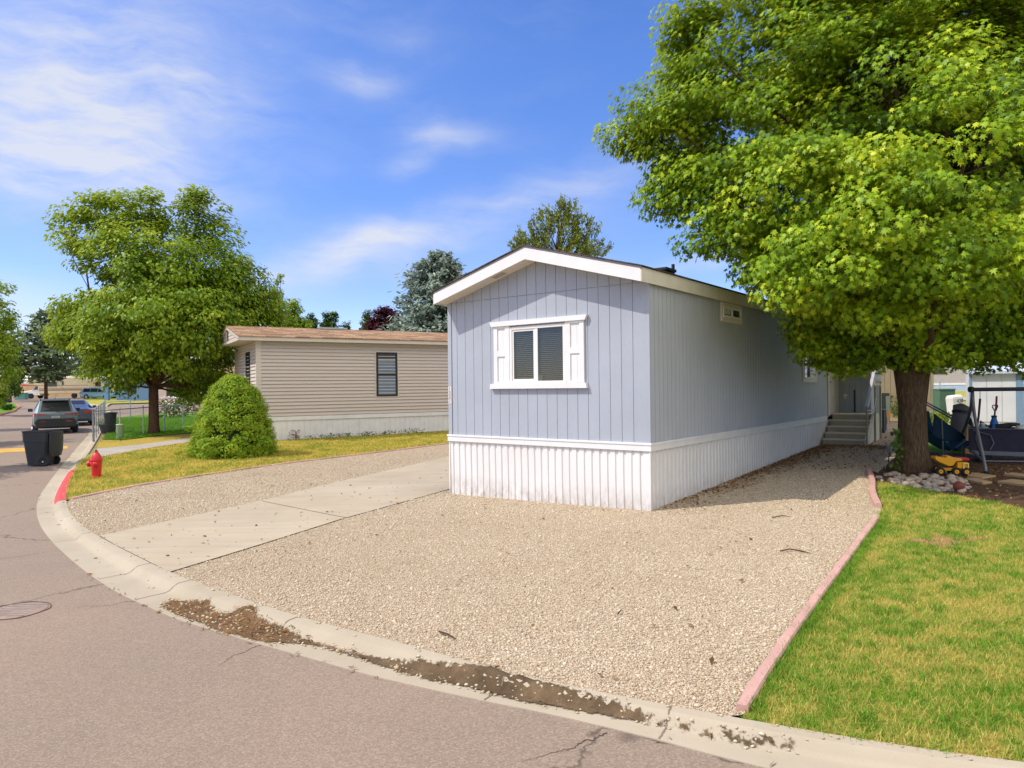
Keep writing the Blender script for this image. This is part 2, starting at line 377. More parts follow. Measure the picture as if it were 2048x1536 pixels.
def grass_mat(name, blade, green, dry, bias=0.0, soil=S(112, 88, 62), patch=1.1):
    """patchy lawn: the same world-space patches drive the sheet and the blades standing on it"""
    k = NT(name); p = k.pos()
    q = k.n('ShaderNodeMapping', {'Vector': p, 'Scale': (1, 1, 0)}).outputs[0]
    n1 = k.noise(q, patch, 5, .65); n2 = k.noise(q, patch*6.5, 5, .7)
    f = k.math('ADD', k.math('ADD', k.math('MULTIPLY', n1, .52), k.math('MULTIPLY', n2, .48)), bias)
    if blade:
        t = k.n('ShaderNodeAttribute', attribute_name='tint').outputs['Fac']
        f = k.math('ADD', f, k.math('MULTIPLY', k.math('SUBTRACT', t, .5), .22))
    c = k.ramp(f, [(.40, dry), (.475, tuple(.5*(a+b) for a, b in zip(dry, green))), (.53, green), (.70, tuple(.75*a for a in green))])
    if not blade:
        c = k.mix(k.ramp(k.noise(q, 45, 3, .8), [(.35, 0.0), (.7, 1.0)]), c, tuple(.45*a for a in green))
        c = k.mix(k.ramp(f, [(.28, .9), (.38, 0.0)]), c, soil)
        return k.done(k.bsdf(c, .95, 0, .1, k.bump(k.noise(q, 60, 3, .8), .03)))
    d = k.bsdf(c, .7, 0, .25); tr = k.n('ShaderNodeBsdfTranslucent', {'Color': c}).outputs[0]
    return k.done(k.n('ShaderNodeMixShader', {0: .3, 1: d, 2: tr}).outputs[0])
M = {}
M['asphalt'] = asphalt_mat(); M['gravel'] = gravel_mat()
M['concrete'] = concrete_mat('driveway_concrete', S(184, 169, 142), S(170, 154, 127), .6)
M['kerb'] = concrete_mat('kerb_concrete', S(178, 165, 142), S(162, 149, 126))
M['walk'] = concrete_mat('walk_concrete', S(170, 160, 150), S(156, 148, 138))
G_GREEN, G_DRY = (.185, .34, .022), (.62, .49, .12)
M['lawn'] = grass_mat('lawn_turf', False, G_GREEN, G_DRY, -.045); M['blade'] = grass_mat('lawn_blades', True, G_GREEN, G_DRY, -.045)
M['dry'] = grass_mat('dry_turf', False, (.27, .35, .03), (.76, .55, .13), -.035); M['dryblade'] = grass_mat('dry_blades', True, (.27, .35, .03), (.76, .55, .13), -.035)
M['green'] = grass_mat('green_turf', False, (.17, .37, .022), (.34, .40, .04), .10); M['greenblade'] = grass_mat('green_blades', True, (.17, .37, .022), (.34, .40, .04), .10)
M['straw'] = grass_mat('straw_turf', False, (.46, .38, .06), (.68, .46, .10), -.05)
M['soil'] = ground_mat('bed_soil', [S(60, 44, 32), S(96, 72, 52), S(128, 98, 72)], 9, .03, 60, speck=S(170, 130, 90))
M['base'] = ground_mat('base_earth', [S(120, 110, 70), S(140, 128, 84), S(168, 148, 104)], 1.5, .02, 30)
M['sand'] = ground_mat('bare_hill', [S(176, 146, 110), S(200, 172, 134), S(216, 190, 152)], .4, .2, 3, patch=.03)
# ------------------------------------------------------------------ ground sheets
GY = []   # sheets of the setting
big = [(-420, -30), (420, -30), (420, 620), (-420, 620)]
base = MB()
xs = np.linspace(-420, 420, 57); ys = np.linspace(-30, 620, 45)
for j, y in enumerate(ys):
    for i, x in enumerate(xs): base.v.append((x, y, float(g(x, y))-.42))
for j in range(len(ys)-1):
    for i in range(len(xs)-1):
        a = j*len(xs)+i; base.f.append((a, a+1, a+len(xs)+1, a+len(xs)))
struct(base.build('ground', M['base'], smooth=4))
struct(sheet('road', [(-30, -6), (9, -6), (9, 3), (6, 5.2), (-6, 18), (-6, 44), (-30, 44)], -STEP, .5, M['asphalt']))
struct(sheet('side_road', [(-30.0, -6), (-30.0, 44.0), (0, 44.0), (0, 78), (-60, 128), (-150, 128), (-150, 60)], -STEP, 2.5, M['asphalt']))
# kerb: outer (asphalt) edge and back (lot) edge, read from the photo
E_px = [(212, 818), (196, 838), (178, 866), (156, 893), (128, 926), (98, 965), (78, 995), (73, 1020), (80, 1050), (105, 1085), (160, 1135), (225, 1180), (290, 1212), (355, 1240), (440, 1266), (520, 1290),
        (620, 1318), (740, 1352), (860, 1380), (960, 1402), (1100, 1430), (1250, 1465), (1400, 1503), (1520, 1536)]
B_px = [(224, 820), (212, 838), (202, 866), (190, 888), (172, 915), (152, 944), (138, 975), (133, 1000), (143, 1030), (170, 1055), (208, 1080), (270, 1111), (338, 1145), (400, 1168), (500, 1203), (600, 1236),
        (700, 1262), (800, 1285), (900, 1315), (1000, 1345), (1180, 1385), (1330, 1412), (1480, 1440), (1640, 1470), (1900, 1510), (2048, 1535)]
NK = 260
Eb = PX(E_px, -STEP); Bb = PX(B_px, 0)
Eb += [(Eb[-1][0]+1.6, Eb[-1][1]-.62), (Eb[-1][0]+6, Eb[-1][1]-2.3)]; Bb += [(Bb[-1][0]+1.0, Bb[-1][1]-.30), (Bb[-1][0]+5, Bb[-1][1]-1.75)]
EL = smooth_line(Eb, NK); BL0 = smooth_line(Bb, 900)
BL = np.array([BL0[max(0, np.argmin(((BL0-e)**2).sum(1)))] for e in EL])     # nearest back point to each edge point
for _ in range(6): BL[1:-1] = (BL[:-2]+BL[1:-1]*2+BL[2:])/4
prof = [(0, -STEP-.03), (.004, -STEP+.007), (.30, -STEP+.010), (.50, -STEP+.006), (.57, -STEP+.014), (.63, -STEP*.5), (.69, -.004), (.75, .010), (.98, .014), (1.0, -.05)]
def kerb_strip(i0, i1, gap=.0):
    m = MB(); npf = len(prof)
    for i in range(i0, i1+1):
        for t, h in prof:
            q = EL[i]*(1-t)+BL[i]*t; zz = float(g(q[0], q[1]))+h
            m.v.append((q[0], q[1], zz))
    for i in range(i1-i0):
        for k_ in range(npf-1):
            a = i*npf+k_; m.f.append((a, a+npf, a+npf+1, a+1))
    return m
km = kerb_strip(0, NK-1)
kerb = km.build('kerb', M['kerb'], smooth=.5); struct(kerb)
KB = bvhtree.BVHTree.FromPolygons([Vector(v) for v in km.v], km.f)
def kz(x, y, off):
    out = np.empty(len(x))
    for i in range(len(x)):
        h = KB.ray_cast(Vector((x[i], y[i], 5)), Vector((0, 0, -1)))[0]
        out[i] = (h.z if h is not None else g(x[i], y[i])-STEP)+off
    return out
def near_idx(px, py): 
    q = P(px, py)[:2]; return int(np.argmin(((BL-q)**2).sum(1)))
# red painted length of kerb by the hydrant
M['redkerb'] = mat('red_kerb_paint', S(200, 70, 68), .7, .18, 2, .003, 60, dirt=.25)
i0, i1 = near_idx(152, 940), near_idx(134, 1000)
rk = MB(); rp = [(.575, 0), (.63, 0), (.69, 0), (.75, 0), (.97, 0)]
for i in range(i0, i1+1):
    for t, _ in rp:
        q = EL[i]*(1-t)+BL[i]*t; h = np.interp(t, [p_[0] for p_ in prof], [p_[1] for p_ in prof]); rk.v.append((q[0], q[1], float(g(q[0], q[1]))+h+.004))
for i in range(i1-i0):
    for k_ in range(4): a = i*5+k_; rk.f.append((a, a+5, a+6, a+1))
struct(rk.build('red_kerb', M['redkerb'], smooth=.6))
# joints across the kerb
M['joint'] = mat('kerb_joint', S(128, 112, 94), .95, .2)
jm = MB()
for px, py in ((140, 1012), (185, 1068), (300, 1128), (397, 1165), (612, 1240), (1050, 1357), (1340, 1413), (166, 925), (196, 876)):
    i = near_idx(px, py); d = (EL[i+1]-EL[i]); d = d/np.linalg.norm(d)*.005
    a = len(jm.v)
    for t in np.linspace(.02, .97, 22):
        q = EL[i]*(1-t)+BL[i]*t+rng.normal(0, .002, 2)
        h = float(np.interp(t, [p_[0] for p_ in prof], [p_[1] for p_ in prof]))+.004
        for sgn in (-1, 1): r_ = q+sgn*d; jm.v.append((r_[0], r_[1], float(g(q[0], q[1]))+h))
    for s_ in range(21): jm.f.append((a+2*s_, a+2*s_+1, a+2*s_+3, a+2*s_+2))
struct(jm.build('kerb_joints', M['joint']))
# yard earth behind the kerb, then the surfaces on it
back = [tuple(q) for q in BL[::4]]; corner = tuple(P(224, 822)[:2])
yard = back+[(40, -8), (60, 10), (60, 47), (-9, 47)]+[tuple(P(x_, y_)[:2]) for x_, y_ in ((300, 827), (262, 830), (236, 833))]
struct(sheet('yard_earth', yard, -.03, .8, M['base']))
HN = np.array([2.143, 10.877]); HX = np.array([.7890, -.6144]); HV = np.array([.6144, .7890])     # house corner and axes
def hw(x, y): return tuple(HN+x*HX+y*HV)
back_r = [tuple(EL[i]*.07+BL[i]*.93) for i in range(near_idx(1488, 1442), near_idx(135, 1003), -3)]
edge_r = PX([(1490, 1428), (1562, 1306), (1652, 1196), (1758, 1036), (1764, 1015), (1750, 985), (1750, 962), (1742, 940)])
left_edge = PX([(142, 999), (300, 968), (560, 929), (895, 888)])
gravel_poly = back_r+left_edge+[hw(-5.2, 6), hw(-5.0, 18), hw(4.5, 18), hw(3.8, 14), tuple(P(1822, 868)[:2]), tuple(P(1815, 908)[:2]), tuple(P(1762, 950)[:2])]+list(reversed(edge_r))
struct(sheet('gravel_bed', gravel_poly, .0, .3, M['gravel']))
dl = PX([(200, 1073), (520, 1003), (660, 968), (895, 914)]); dr = PX([(339, 1146), (490, 1100), (690, 1037), (899, 979)])
def lerp2(a, b, t): return tuple(np.array(a)*(1-t)+np.array(b)*t)
d1, d2 = hw(-6.6, 4.0), hw(-4.5, 4.0)
j_l, j_r = dl[1], dr[2]
kb = [tuple(BL[i]) for i in range(near_idx(204, 1077)+2, near_idx(336, 1144)-1, 4)]
struct(sheet('driveway', kb+[dr[0], dr[1], lerp2(j_r, j_l, .0), lerp2(j_r, j_l, 1.0), dl[0]], .014, .3, M['concrete']))
off = np.array([.018, .012])
struct(sheet('driveway_slab', [tuple(np.array(j_r)+off), dr[3], hw(-4.32, 2), hw(-4.32, 17), hw(-7.4, 17), dl[3], dl[2], tuple(np.array(j_l)+off)], .014, .4, M['concrete']))
# left lawns and walk
walk_low = [(203, 914), (298, 897), (379, 885), (430, 878)]; walk_up = [(193, 898), (277, 890), (384, 876), (430, 871)]
lawn_l = PX([(131, 1000), (134, 970), (150, 938), (171, 908)]+walk_low)+[tuple(P(545, 880)[:2]), tuple(P(900, 858)[:2])]+[hw(-7.7, 6)]+list(reversed(left_edge))
struct(sheet('dry_lawn', lawn_l, .004, .5, M['dry']))
struct(sheet('walk', PX(walk_low)+list(reversed(PX(walk_up))), .012, .6, M['walk']))
struct(sheet('straw_verge', PX(walk_up)+[tuple(P(520, 862)[:2]), tuple(P(400, 866)[:2])]+PX([(310, 873), (250, 880), (206, 880), (198, 884)]), .006, .6, M['straw']))
green_l = PX([(206, 879), (250, 879), (310, 872)])+[tuple(P(400, 865)[:2]), tuple(P(500, 850)[:2]), (-9, 45), tuple(P(330, 826)[:2]), tuple(P(262, 832)[:2]), tuple(P(234, 836)[:2])]
struct(sheet('green_lawn', green_l, .010, .7, M['green']))
isle = PX([(166, 797), (166, 803), (175, 808), (200, 811), (216, 812), (222, 808)])+[tuple(P(300, 806)[:2]), tuple(P(420, 806)[:2]), tuple(P(420, 794)[:2]), tuple(P(262, 795)[:2])]
struct(sheet('far_lawn', isle, .05, 2.5, M['dry']))
ring = resample(isle[:6], 1.0, False); ik = MB()
for i, q in enumerate(ring):
    c_ = np.mean(np.array(isle), 0); d = np.array(q)-c_; d /= np.linalg.norm(d)
    for o_, h in ((.0, .07), (.35, .07), (.55, -.05), (1.1, -.055)):
        r_ = np.array(q)+d*o_; ik.v.append((r_[0], r_[1], float(g(*r_))+h))
for i in range(len(ring)-1):
    for k_ in range(3): a = i*4+k_; ik.f.append((a, a+4, a+5, a+1))
struct(ik.build('far_kerb', M['kerb'], smooth=.6))
lyard = PX([(-60, 834), (0, 829), (28, 822), (36, 815), (30, 809), (16, 806), (0, 804), (-60, 806)])
struct(sheet('opposite_lawn', lyard, .05, 1.5, M['green']))
ring = resample(PX([(-60, 834), (0, 829), (28, 822), (36, 815), (30, 809)]), .7, False); ik = MB()
M['pinkkerb'] = mat('faded_red_kerb', S(190, 120, 106), .8, .2, 1.0)
c_ = np.mean(np.array(lyard), 0)
for q in ring:
    d = np.array(q)-c_; d /= np.linalg.norm(d)
    for o_, h in ((.0, .07), (.35, .07), (.55, -.05)):
        r_ = np.array(q)+d*o_; ik.v.append((r_[0], r_[1], float(g(*r_))+h))
for i in range(len(ring)-1):
    for k_ in range(2): a = i*3+k_; ik.f.append((a, a+3, a+4, a+1))
struct(ik.build('opposite_kerb', M['pinkkerb'], smooth=.6))
# yellow line over the speed hump
M['yellow'] = mat('worn_yellow_paint', S(206, 160, 70), .8, .2, 3, dirt=.3)
struct(sheet('hump_marking', PX([(-40, 899), (60, 896), (136, 892), (135, 898), (60, 903), (-40, 908)], -STEP), -STEP+.008, .5, M['yellow']))
# right lawn, soil bed under the maple
lawn_r = PX([(1484, 1436), (1560, 1306), (1650, 1196), (1757, 1038), (1764, 1018), (1752, 985), (1752, 965), (1800, 968), (1880, 985), (1960, 1000), (2048, 1018)])+[(12, 10.0), (16, 6), (14, 1)]+[tuple(EL[i]*.07+BL[i]*.93) for i in range(NK-4, near_idx(1482, 1441), -3)]
struct(sheet('lawn', lawn_r, .004, .3, M['lawn']))
soil = PX([(1754, 948), (1754, 965), (1800, 968), (1880, 985), (1960, 1000), (2048, 1018)])+[(12, 10.0), (18, 9), (18, 14.2), tuple(P(2048, 915)[:2]), tuple(P(1860, 905)[:2]), tuple(P(1802, 905)[:2])]
M['bare'] = ground_mat('bare_earth', [S(120, 92, 58), S(150, 116, 76), S(172, 138, 94)], 6, .02, 50)
bp = P(1885, 1082)[:2]
struct(sheet('bare_patch', [(bp[0]+.42*math.cos(a)*(1+.3*math.sin(3*a+1)+.15*math.sin(7*a)), bp[1]+.24*math.sin(a)*(1+.3*math.sin(2*a)+.2*math.sin(6*a))) for a in np.linspace(0, 2*PI, 50)[:-1]], .007, .12, M['bare']))
struct(sheet('soil_bed', soil, .012, .4, M['soil']))
back_y = [tuple(P(1775, 902)[:2]), tuple(P(1860, 905)[:2]), tuple(P(2048, 915)[:2]), (18, 14.2), (30, 12), (40, 30), (18, 30), hw(6.0, 20), hw(4.6, 16), tuple(P(1795, 868)[:2])]
struct(sheet('back_lawn', back_y, .006, .8, M['green']))
struct(sheet('far_field', [(17, 32), (60, 22), (150, 60), (150, 110), (30, 75)], .05, 3, M['dry']))
struct(sheet('far_lane', [(17, 41), (62, 33), (64, 38), (18, 47)], .10, 3, M['walk']))
# washed-in dirt along the gutter
dirt_up = [(312, 1209), (342, 1196), (380, 1198), (425, 1204), (434, 1219), (460, 1224), (488, 1221), (513, 1219), (522, 1238), (576, 1256), (630, 1278), (690, 1294), (742, 1307), (830, 1324), (903, 1337), (1000, 1349), (1031, 1356), (1154, 1394), (1281, 1425), (1358, 1446), (1461, 1466), (1540, 1479), (1625, 1497)]
dirt_lo = [(1600, 1515), (1500, 1502), (1405, 1482), (1328, 1461), (1205, 1440), (1100, 1421), (1051, 1413), (1000, 1402), (928, 1380), (850, 1366), (781, 1346), (700, 1318), (630, 1297), (570, 1292), (527, 1289), (470, 1276), (430, 1266), (385, 1246), (342, 1231)]
kd = NT('gutter_dirt_mix'); p_ = kd.pos()
c0 = kd.ramp(kd.noise(p_, 3.0, 6, .7), [(.3, S(88, 72, 54)), (.5, S(116, 96, 72)), (.7, S(150, 124, 92))])
xg = kd.n('ShaderNodeSeparateXYZ', {0: p_}).outputs[0]
c0 = kd.mix(kd.math('MULTIPLY', kd.ramp(kd.noise(kd.mapv(p_, (1, 1, 1)), 22, 4, .8), [(.42, 0.0), (.6, 1.0)]), kd.ramp(kd.math('MULTIPLY', xg, -.4), [(.55, 0.0), (.95, .9)])), c0, S(140, 102, 64))
ed = kd.n('ShaderNodeAttribute', attribute_name='edge').outputs['Fac']
al = kd.ramp(kd.math('ADD', ed, kd.math('MULTIPLY', kd.math('SUBTRACT', kd.noise(p_, 26, 5, .75), .5), 1.5)), [(.30, 0.0), (.46, 1.0)])
M['gdirt'] = kd.done(kd.n('ShaderNodeMixShader', {0: al, 1: kd.n('ShaderNodeBsdfTransparent').outputs[0], 2: kd.bsdf(c0, .95, 0, .1, kd.bump(kd.noise(p_, 70, 4, .8), .02))}).outputs[0])
dp = resample(PX(dirt_up, -STEP*.6)+PX(dirt_lo, -STEP), .03)
dp = [(a+rng.normal(0, .007), b+rng.normal(0, .007)) for a, b in dp]
dz = lambda x, y: kz(x, y, .005)+.007*np.abs(np.sin(x*7)*np.sin(y*9+x*3))
dirt = sheet('gutter_dirt', dp, 0, .05, M['gdirt'], dz); dirt['kind'] = 'structure'
dv_ = np.array([v.co[:2] for v in dirt.data.vertices]); ring_ = np.array(dp); dist = np.min(np.hypot(dv_[:, None, 0]-ring_[None, :, 0], dv_[:, None, 1]-ring_[None, :, 1]), axis=1)
at_ = dirt.data.attributes.new('edge', 'FLOAT', 'POINT'); at_.data.foreach_set('value', np.clip(dist/.085, 0, 1).astype(np.float32))
# scattered pebbles, chips and straw lying in the dirt and on the driveway and kerb
ICO_T = (1+5**.5)/2
ICO_V = unit(np.array([(-1, ICO_T, 0), (1, ICO_T, 0), (-1, -ICO_T, 0), (1, -ICO_T, 0), (0, -1, ICO_T), (0, 1, ICO_T), (0, -1, -ICO_T), (0, 1, -ICO_T), (ICO_T, 0, -1), (ICO_T, 0, 1), (-ICO_T, 0, -1), (-ICO_T, 0, 1)]))
ICO_F = np.array([(0, 11, 5), (0, 5, 1), (0, 1, 7), (0, 7, 10), (0, 10, 11), (1, 5, 9), (5, 11, 4), (11, 10, 2), (10, 7, 6), (7, 1, 8), (3, 9, 4), (3, 4, 2), (3, 2, 6), (3, 6, 8), (3, 8, 9), (4, 9, 5), (2, 4, 11), (6, 2, 10), (8, 6, 7), (9, 8, 1)])
def pebbles(name, xy, z, rad, m):
    n = len(xy); s = rad[:, None]*np.stack([1+.3*rng.random(n), .75+.3*rng.random(n), .5+.25*rng.random(n)], 1)
    a = rng.random(n)*2*PI; tl = rng.normal(0, .35, n)
    v = ICO_V[None]*s[:, None, :]*(1+.12*rng.normal(size=(n, 12, 1)))
    x, y, zz = v[..., 0], v[..., 1], v[..., 2]
    x, zz = x*np.cos(tl)[:, None]-zz*np.sin(tl)[:, None], x*np.sin(tl)[:, None]+zz*np.cos(tl)[:, None]
    x, y = x*np.cos(a)[:, None]-y*np.sin(a)[:, None], x*np.sin(a)[:, None]+y*np.cos(a)[:, None]
    v = np.stack([x+xy[:, :1], y+xy[:, 1:2], zz+z[:, None]], -1).reshape(-1, 3)
    f = (ICO_F[None]+(np.arange(n)*12)[:, None, None]).reshape(-1, 3)
    return raw(name, v, f, m, None, np.repeat(rng.random(n), 20), True)
kp = NT('pebble'); tt = kp.n('ShaderNodeAttribute', attribute_name='tint').outputs['Fac']
tt = kp.math('ADD', kp.math('MULTIPLY', tt, .8), kp.math('MULTIPLY', kp.math('SUBTRACT', kp.noise(kp.pos(), .55, 5, .65), .3), .5))
M['pebble'] = kp.done(kp.bsdf(kp.ramp(tt, [(0, S(142, 126, 102)), (.2, S(174, 156, 128)), (.55, S(191, 174, 145)), (.85, S(200, 186, 160)), (.96, S(212, 203, 184)), (.985, S(168, 134, 104)), (1, S(122, 110, 96))]), .75, 0, .3))
gp = np.array(gravel_poly); drive_all = np.array([dl[0], dl[1], dl[2], dl[3], dr[3], dr[2], dr[1], dr[0]])
hx0 = np.array([hw(-4.3, -.03), hw(.03, -.03), hw(.03, 17), hw(-4.3, 17)])
def scatter(poly, dens_fn, dmax, bounds=None):
    poly = np.asarray(poly); lo, hi = poly.min(0), poly.max(0)
    if bounds is not None: lo, hi = np.maximum(lo, bounds[0]), np.minimum(hi, bounds[1])
    n = int((hi-lo).prod()*dmax); xy = lo+(hi-lo)*rng.random((n, 2))
    xy = xy[inside(poly, xy[:, 0], xy[:, 1])]
    return xy[rng.random(len(xy))*dmax < dens_fn(xy[:, 0], xy[:, 1])]
xy = scatter(gp, lambda x, y: np.clip(4300*(6.0/np.maximum(y, 4.5))**.9, 0, 4800)*np.clip((25-y)/9, 0, 1), 4800, ((-11, 3), (9.5, 25)))
keep = ~inside(drive_all, xy[:, 0], xy[:, 1]) & ~inside(hx0, xy[:, 0], xy[:, 1]) & (np.abs(xy[:, 0]) < .78*xy[:, 1]+.6)
xy = xy[keep]
rad = np.clip(rng.lognormal(math.log(.0062), .38, len(xy)), .003, .026)*np.clip(xy[:, 1]/10, 1, 1.3)
pb = pebbles('gravel', xy, g(xy[:, 0], xy[:, 1])+rad*.25, rad, M['pebble']); tag(pb, None, None, None, 'stuff')
# strays on concrete and dirt
st_xy = []
for poly, n in ((drive_all, 90), (np.array(dp), 420)):
    q = scatter(poly, lambda x, y: np.full(len(x), 9e9), 900); q = q[rng.permutation(len(q))[:n]]; st_xy.append(q)
ii = rng.integers(int(NK*.3), NK-4, 620); t_ = rng.choice([.45, .55, .9, .95, .97, .99, .99], 620)+rng.normal(0, .03, 620)
st_xy.append(EL[ii]*(1-t_[:, None])+BL[ii]*t_[:, None]+rng.normal(0, .03, (620, 2)))
sx = np.concatenate(st_xy); rad = np.clip(rng.lognormal(math.log(.009), .35, len(sx)), .004, .022)
zz = kz(sx[:, 0], sx[:, 1], .004); onl = g(sx[:, 0], sx[:, 1]); ind = inside(drive_all, sx[:, 0], sx[:, 1]); zz[ind] = onl[ind]+.018
tag(pebbles('loose_pebbles', sx, zz+rad*.2, rad, M['pebble']), None, None, None, 'stuff')
M['litter'] = leaf_mat('dry_litter', S(88, 62, 40), S(138, 102, 64), S(184, 148, 98), .1, .8)
def litter(name, xy, zf, size):
    n = len(xy); pos = np.c_[xy, zf(xy[:, 0], xy[:, 1])+.012]; nr = np.c_[rng.normal(0, .45, (n, 2)), np.ones(n)]
    o = leaf_object(name, pos, nr, size*(.6+.8*rng.random(n)), LEAF_OVAL, M['litter'], None); o['kind'] = 'stuff'
a = rng.random(2600); w_ = np.abs(rng.normal(0, .28, 2600)); yy = 10.4*a**.6
q1 = np.array([hw(x, y) for x, y in zip(.03+w_, yy)])
b = rng.random(900); q2 = np.array([hw(.1+1.7*p0, 9.9-np.abs(rng.normal(0, .45))) for p0 in b])
q3 = scatter(np.array(PX([(1400, 960), (1745, 935), (1790, 880), (1690, 890), (1500, 930)])), lambda x, y: np.full(len(x), 60.), 60)
q4 = scatter(np.array(soil), lambda x, y: np.full(len(x), 70.), 70, ((5, 9), (12, 16)))
q4 = q4[(np.abs(q4[:, 0]) < .8*q4[:, 1])]
q5 = scatter(np.array(gravel_poly), lambda x, y: np.full(len(x), 2.2), 2.2, ((-9, 4), (8, 16)))
litter('leaf_litter', np.concatenate([q1, q2, q3, q4, q5]), lambda x, y: g(x, y)+.012, .05)
dirtw = scatter(np.array(dp)[:], lambda x, y: np.where(x < -1.2, 480., 40.), 480)
n = len(dirtw); pos = np.c_[dirtw, kz(dirtw[:, 0], dirtw[:, 1], .022)]
o = leaf_object('gutter_straw', pos, np.c_[rng.normal(0, .5, (n, 2)), np.ones(n)], .045*(.5+rng.random(n)), NEEDLE, M['litter'], None); o['kind'] = 'stuff'
# straw caught along the edge of the asphalt, and the cracks that start there
ii = rng.integers(int(NK*.45), NK-10, 420); ii = ii[np.sin(ii*.21)+np.sin(ii*.057+1) > .1]; q = EL[ii]+rng.normal(0, .025, (len(ii), 2))
o = leaf_object('edge_straw', np.c_[q, kz(q[:, 0], q[:, 1], .012)], np.c_[rng.normal(0, .5, (len(q), 2)), np.ones(len(q))], .05*(.5+rng.random(len(q))), NEEDLE, M['litter'], None); o['kind'] = 'stuff'
M['crack'] = mat('road_crack_fill', S(84, 70, 58), .95, .25, 6)
for pts in ([(522, 1291), (505, 1296), (486, 1306), (468, 1311), (452, 1322), (436, 1333)], [(1214, 1466), (1188, 1480), (1166, 1484), (1140, 1499), (1112, 1503), (1088, 1513), (1046, 1523)], [(292, 1205), (250, 1204), (215, 1212), (170, 1213), (120, 1221)], [(0, 1118), (40, 1113), (96, 1104), (130, 1098)]):
    p = smooth_line(PX(pts, -STEP), 40); mb = MB(); n_ = len(p)
    p[1:-1] += rng.normal(0, .006, (n_-2, 2))
    for i in range(n_):
        d = p[min(i+1, n_-1)]-p[max(i-1, 0)]; d /= np.linalg.norm(d); w_ = .0042*(1-.8*i/n_)*(.6+.8*rng.random())
        for sg in (-1, 1): mb.v.append((p[i][0]-d[1]*w_*sg, p[i][1]+d[0]*w_*sg, float(g(*p[i]))-STEP+.004))
    for i in range(n_-1): mb.f.append((2*i, 2*i+1, 2*i+3, 2*i+2))
    struct(mb.build('road_crack', M['crack']))
# grass blades
def grass(name, poly, dens, m, hgt, wid, off=.0, bounds=None, cull=.85):
    xy = scatter(np.asarray(poly), dens, dens(np.array([0.]), np.array([0.1])).max(), bounds)
    xy = xy[np.abs(xy[:, 0]) < cull*xy[:, 1]+.6]; n = len(xy)
    a = rng.random(n)*2*PI; h = hgt*(.45+.8*rng.random(n)); w = wid*(.7+.6*rng.random(n))*np.clip(xy[:, 1]/8, 1, 3)
    lean = rng.normal(0, .55, (n, 2))*h[:, None]
    z = g(xy[:, 0], xy[:, 1])+off; dx = np.c_[np.cos(a), np.sin(a)]*w[:, None]/2
    v = np.empty((n, 3, 3)); v[:, 0, :2] = xy-dx; v[:, 1, :2] = xy+dx; v[:, 2, :2] = xy+lean; v[:, 0, 2] = v[:, 1, 2] = z-.005; v[:, 2, 2] = z+h
    o = raw(name, v.reshape(-1, 3), np.arange(n*3).reshape(-1, 3), m, None, rng.random(n)); o['kind'] = 'stuff'
bare = P(1885, 1082)[:2]
def lawn_d(x, y):
    d = np.clip(34000/np.maximum(y, 3)**1.0, 0, 9000)
    e = ((x-bare[0])/.42)**2+((y-bare[1])/.30)**2
    return np.where(e < .8+.4*np.sin(x*17)*np.sin(y*13), d*.22, d)
grass('lawn_grass', lawn_r, lawn_d, M['blade'], .040, .0075, .0, ((1, 2.5), (12, 13)))
def tufts(name, cen, per, spread, m, hgt, wid):
    n = len(cen)*per; xy = np.repeat(cen, per, 0)+rng.normal(0, spread, (n, 2)); a = rng.random(n)*2*PI; h = hgt*(.4+.8*rng.random(n)); w = wid*(.7+.6*rng.random(n))
    lean = rng.normal(0, .6, (n, 2))*h[:, None]; z = g(xy[:, 0], xy[:, 1]); dx = np.c_[np.cos(a), np.sin(a)]*w[:, None]/2
    v = np.empty((n, 3, 3)); v[:, 0, :2] = xy-dx; v[:, 1, :2] = xy+dx; v[:, 2, :2] = xy+lean; v[:, 0, 2] = v[:, 1, 2] = z-.005; v[:, 2, 2] = z+h
    o = raw(name, v.reshape(-1, 3), np.arange(n*3).reshape(-1, 3), m, None, np.repeat(.5+.5*rng.random(len(cen)), per)); o['kind'] = 'stuff'
lawn_a = np.array(lawn_r); tc = scatter(lawn_a, lambda x, y: np.full(len(x), 26.), 26, ((1, 2.5), (12, 13))); tc = tc[np.abs(tc[:, 0]) < .85*tc[:, 1]+.5]
edge_l = np.array(resample(PX([(1492, 1424), (1562, 1312), (1660, 1180), (1760, 1042)]), .045, False)); edge_l = edge_l+rng.normal(0, .02, edge_l.shape)+np.array([.045, .0])
tufts('lawn_tufts', np.concatenate([tc, edge_l]), 34, .032, M['greenblade'], .060, .008)
grass('dry_lawn_grass', lawn_l, lambda x, y: np.full(len(x), 1100.), M['dryblade'], .06, .009, .0, ((-13, 12), (2, 32)))
grass('green_lawn_grass', green_l, lambda x, y: np.full(len(x), 420.), M['greenblade'], .08, .016, .0, ((-30, 24), (-4, 46)))
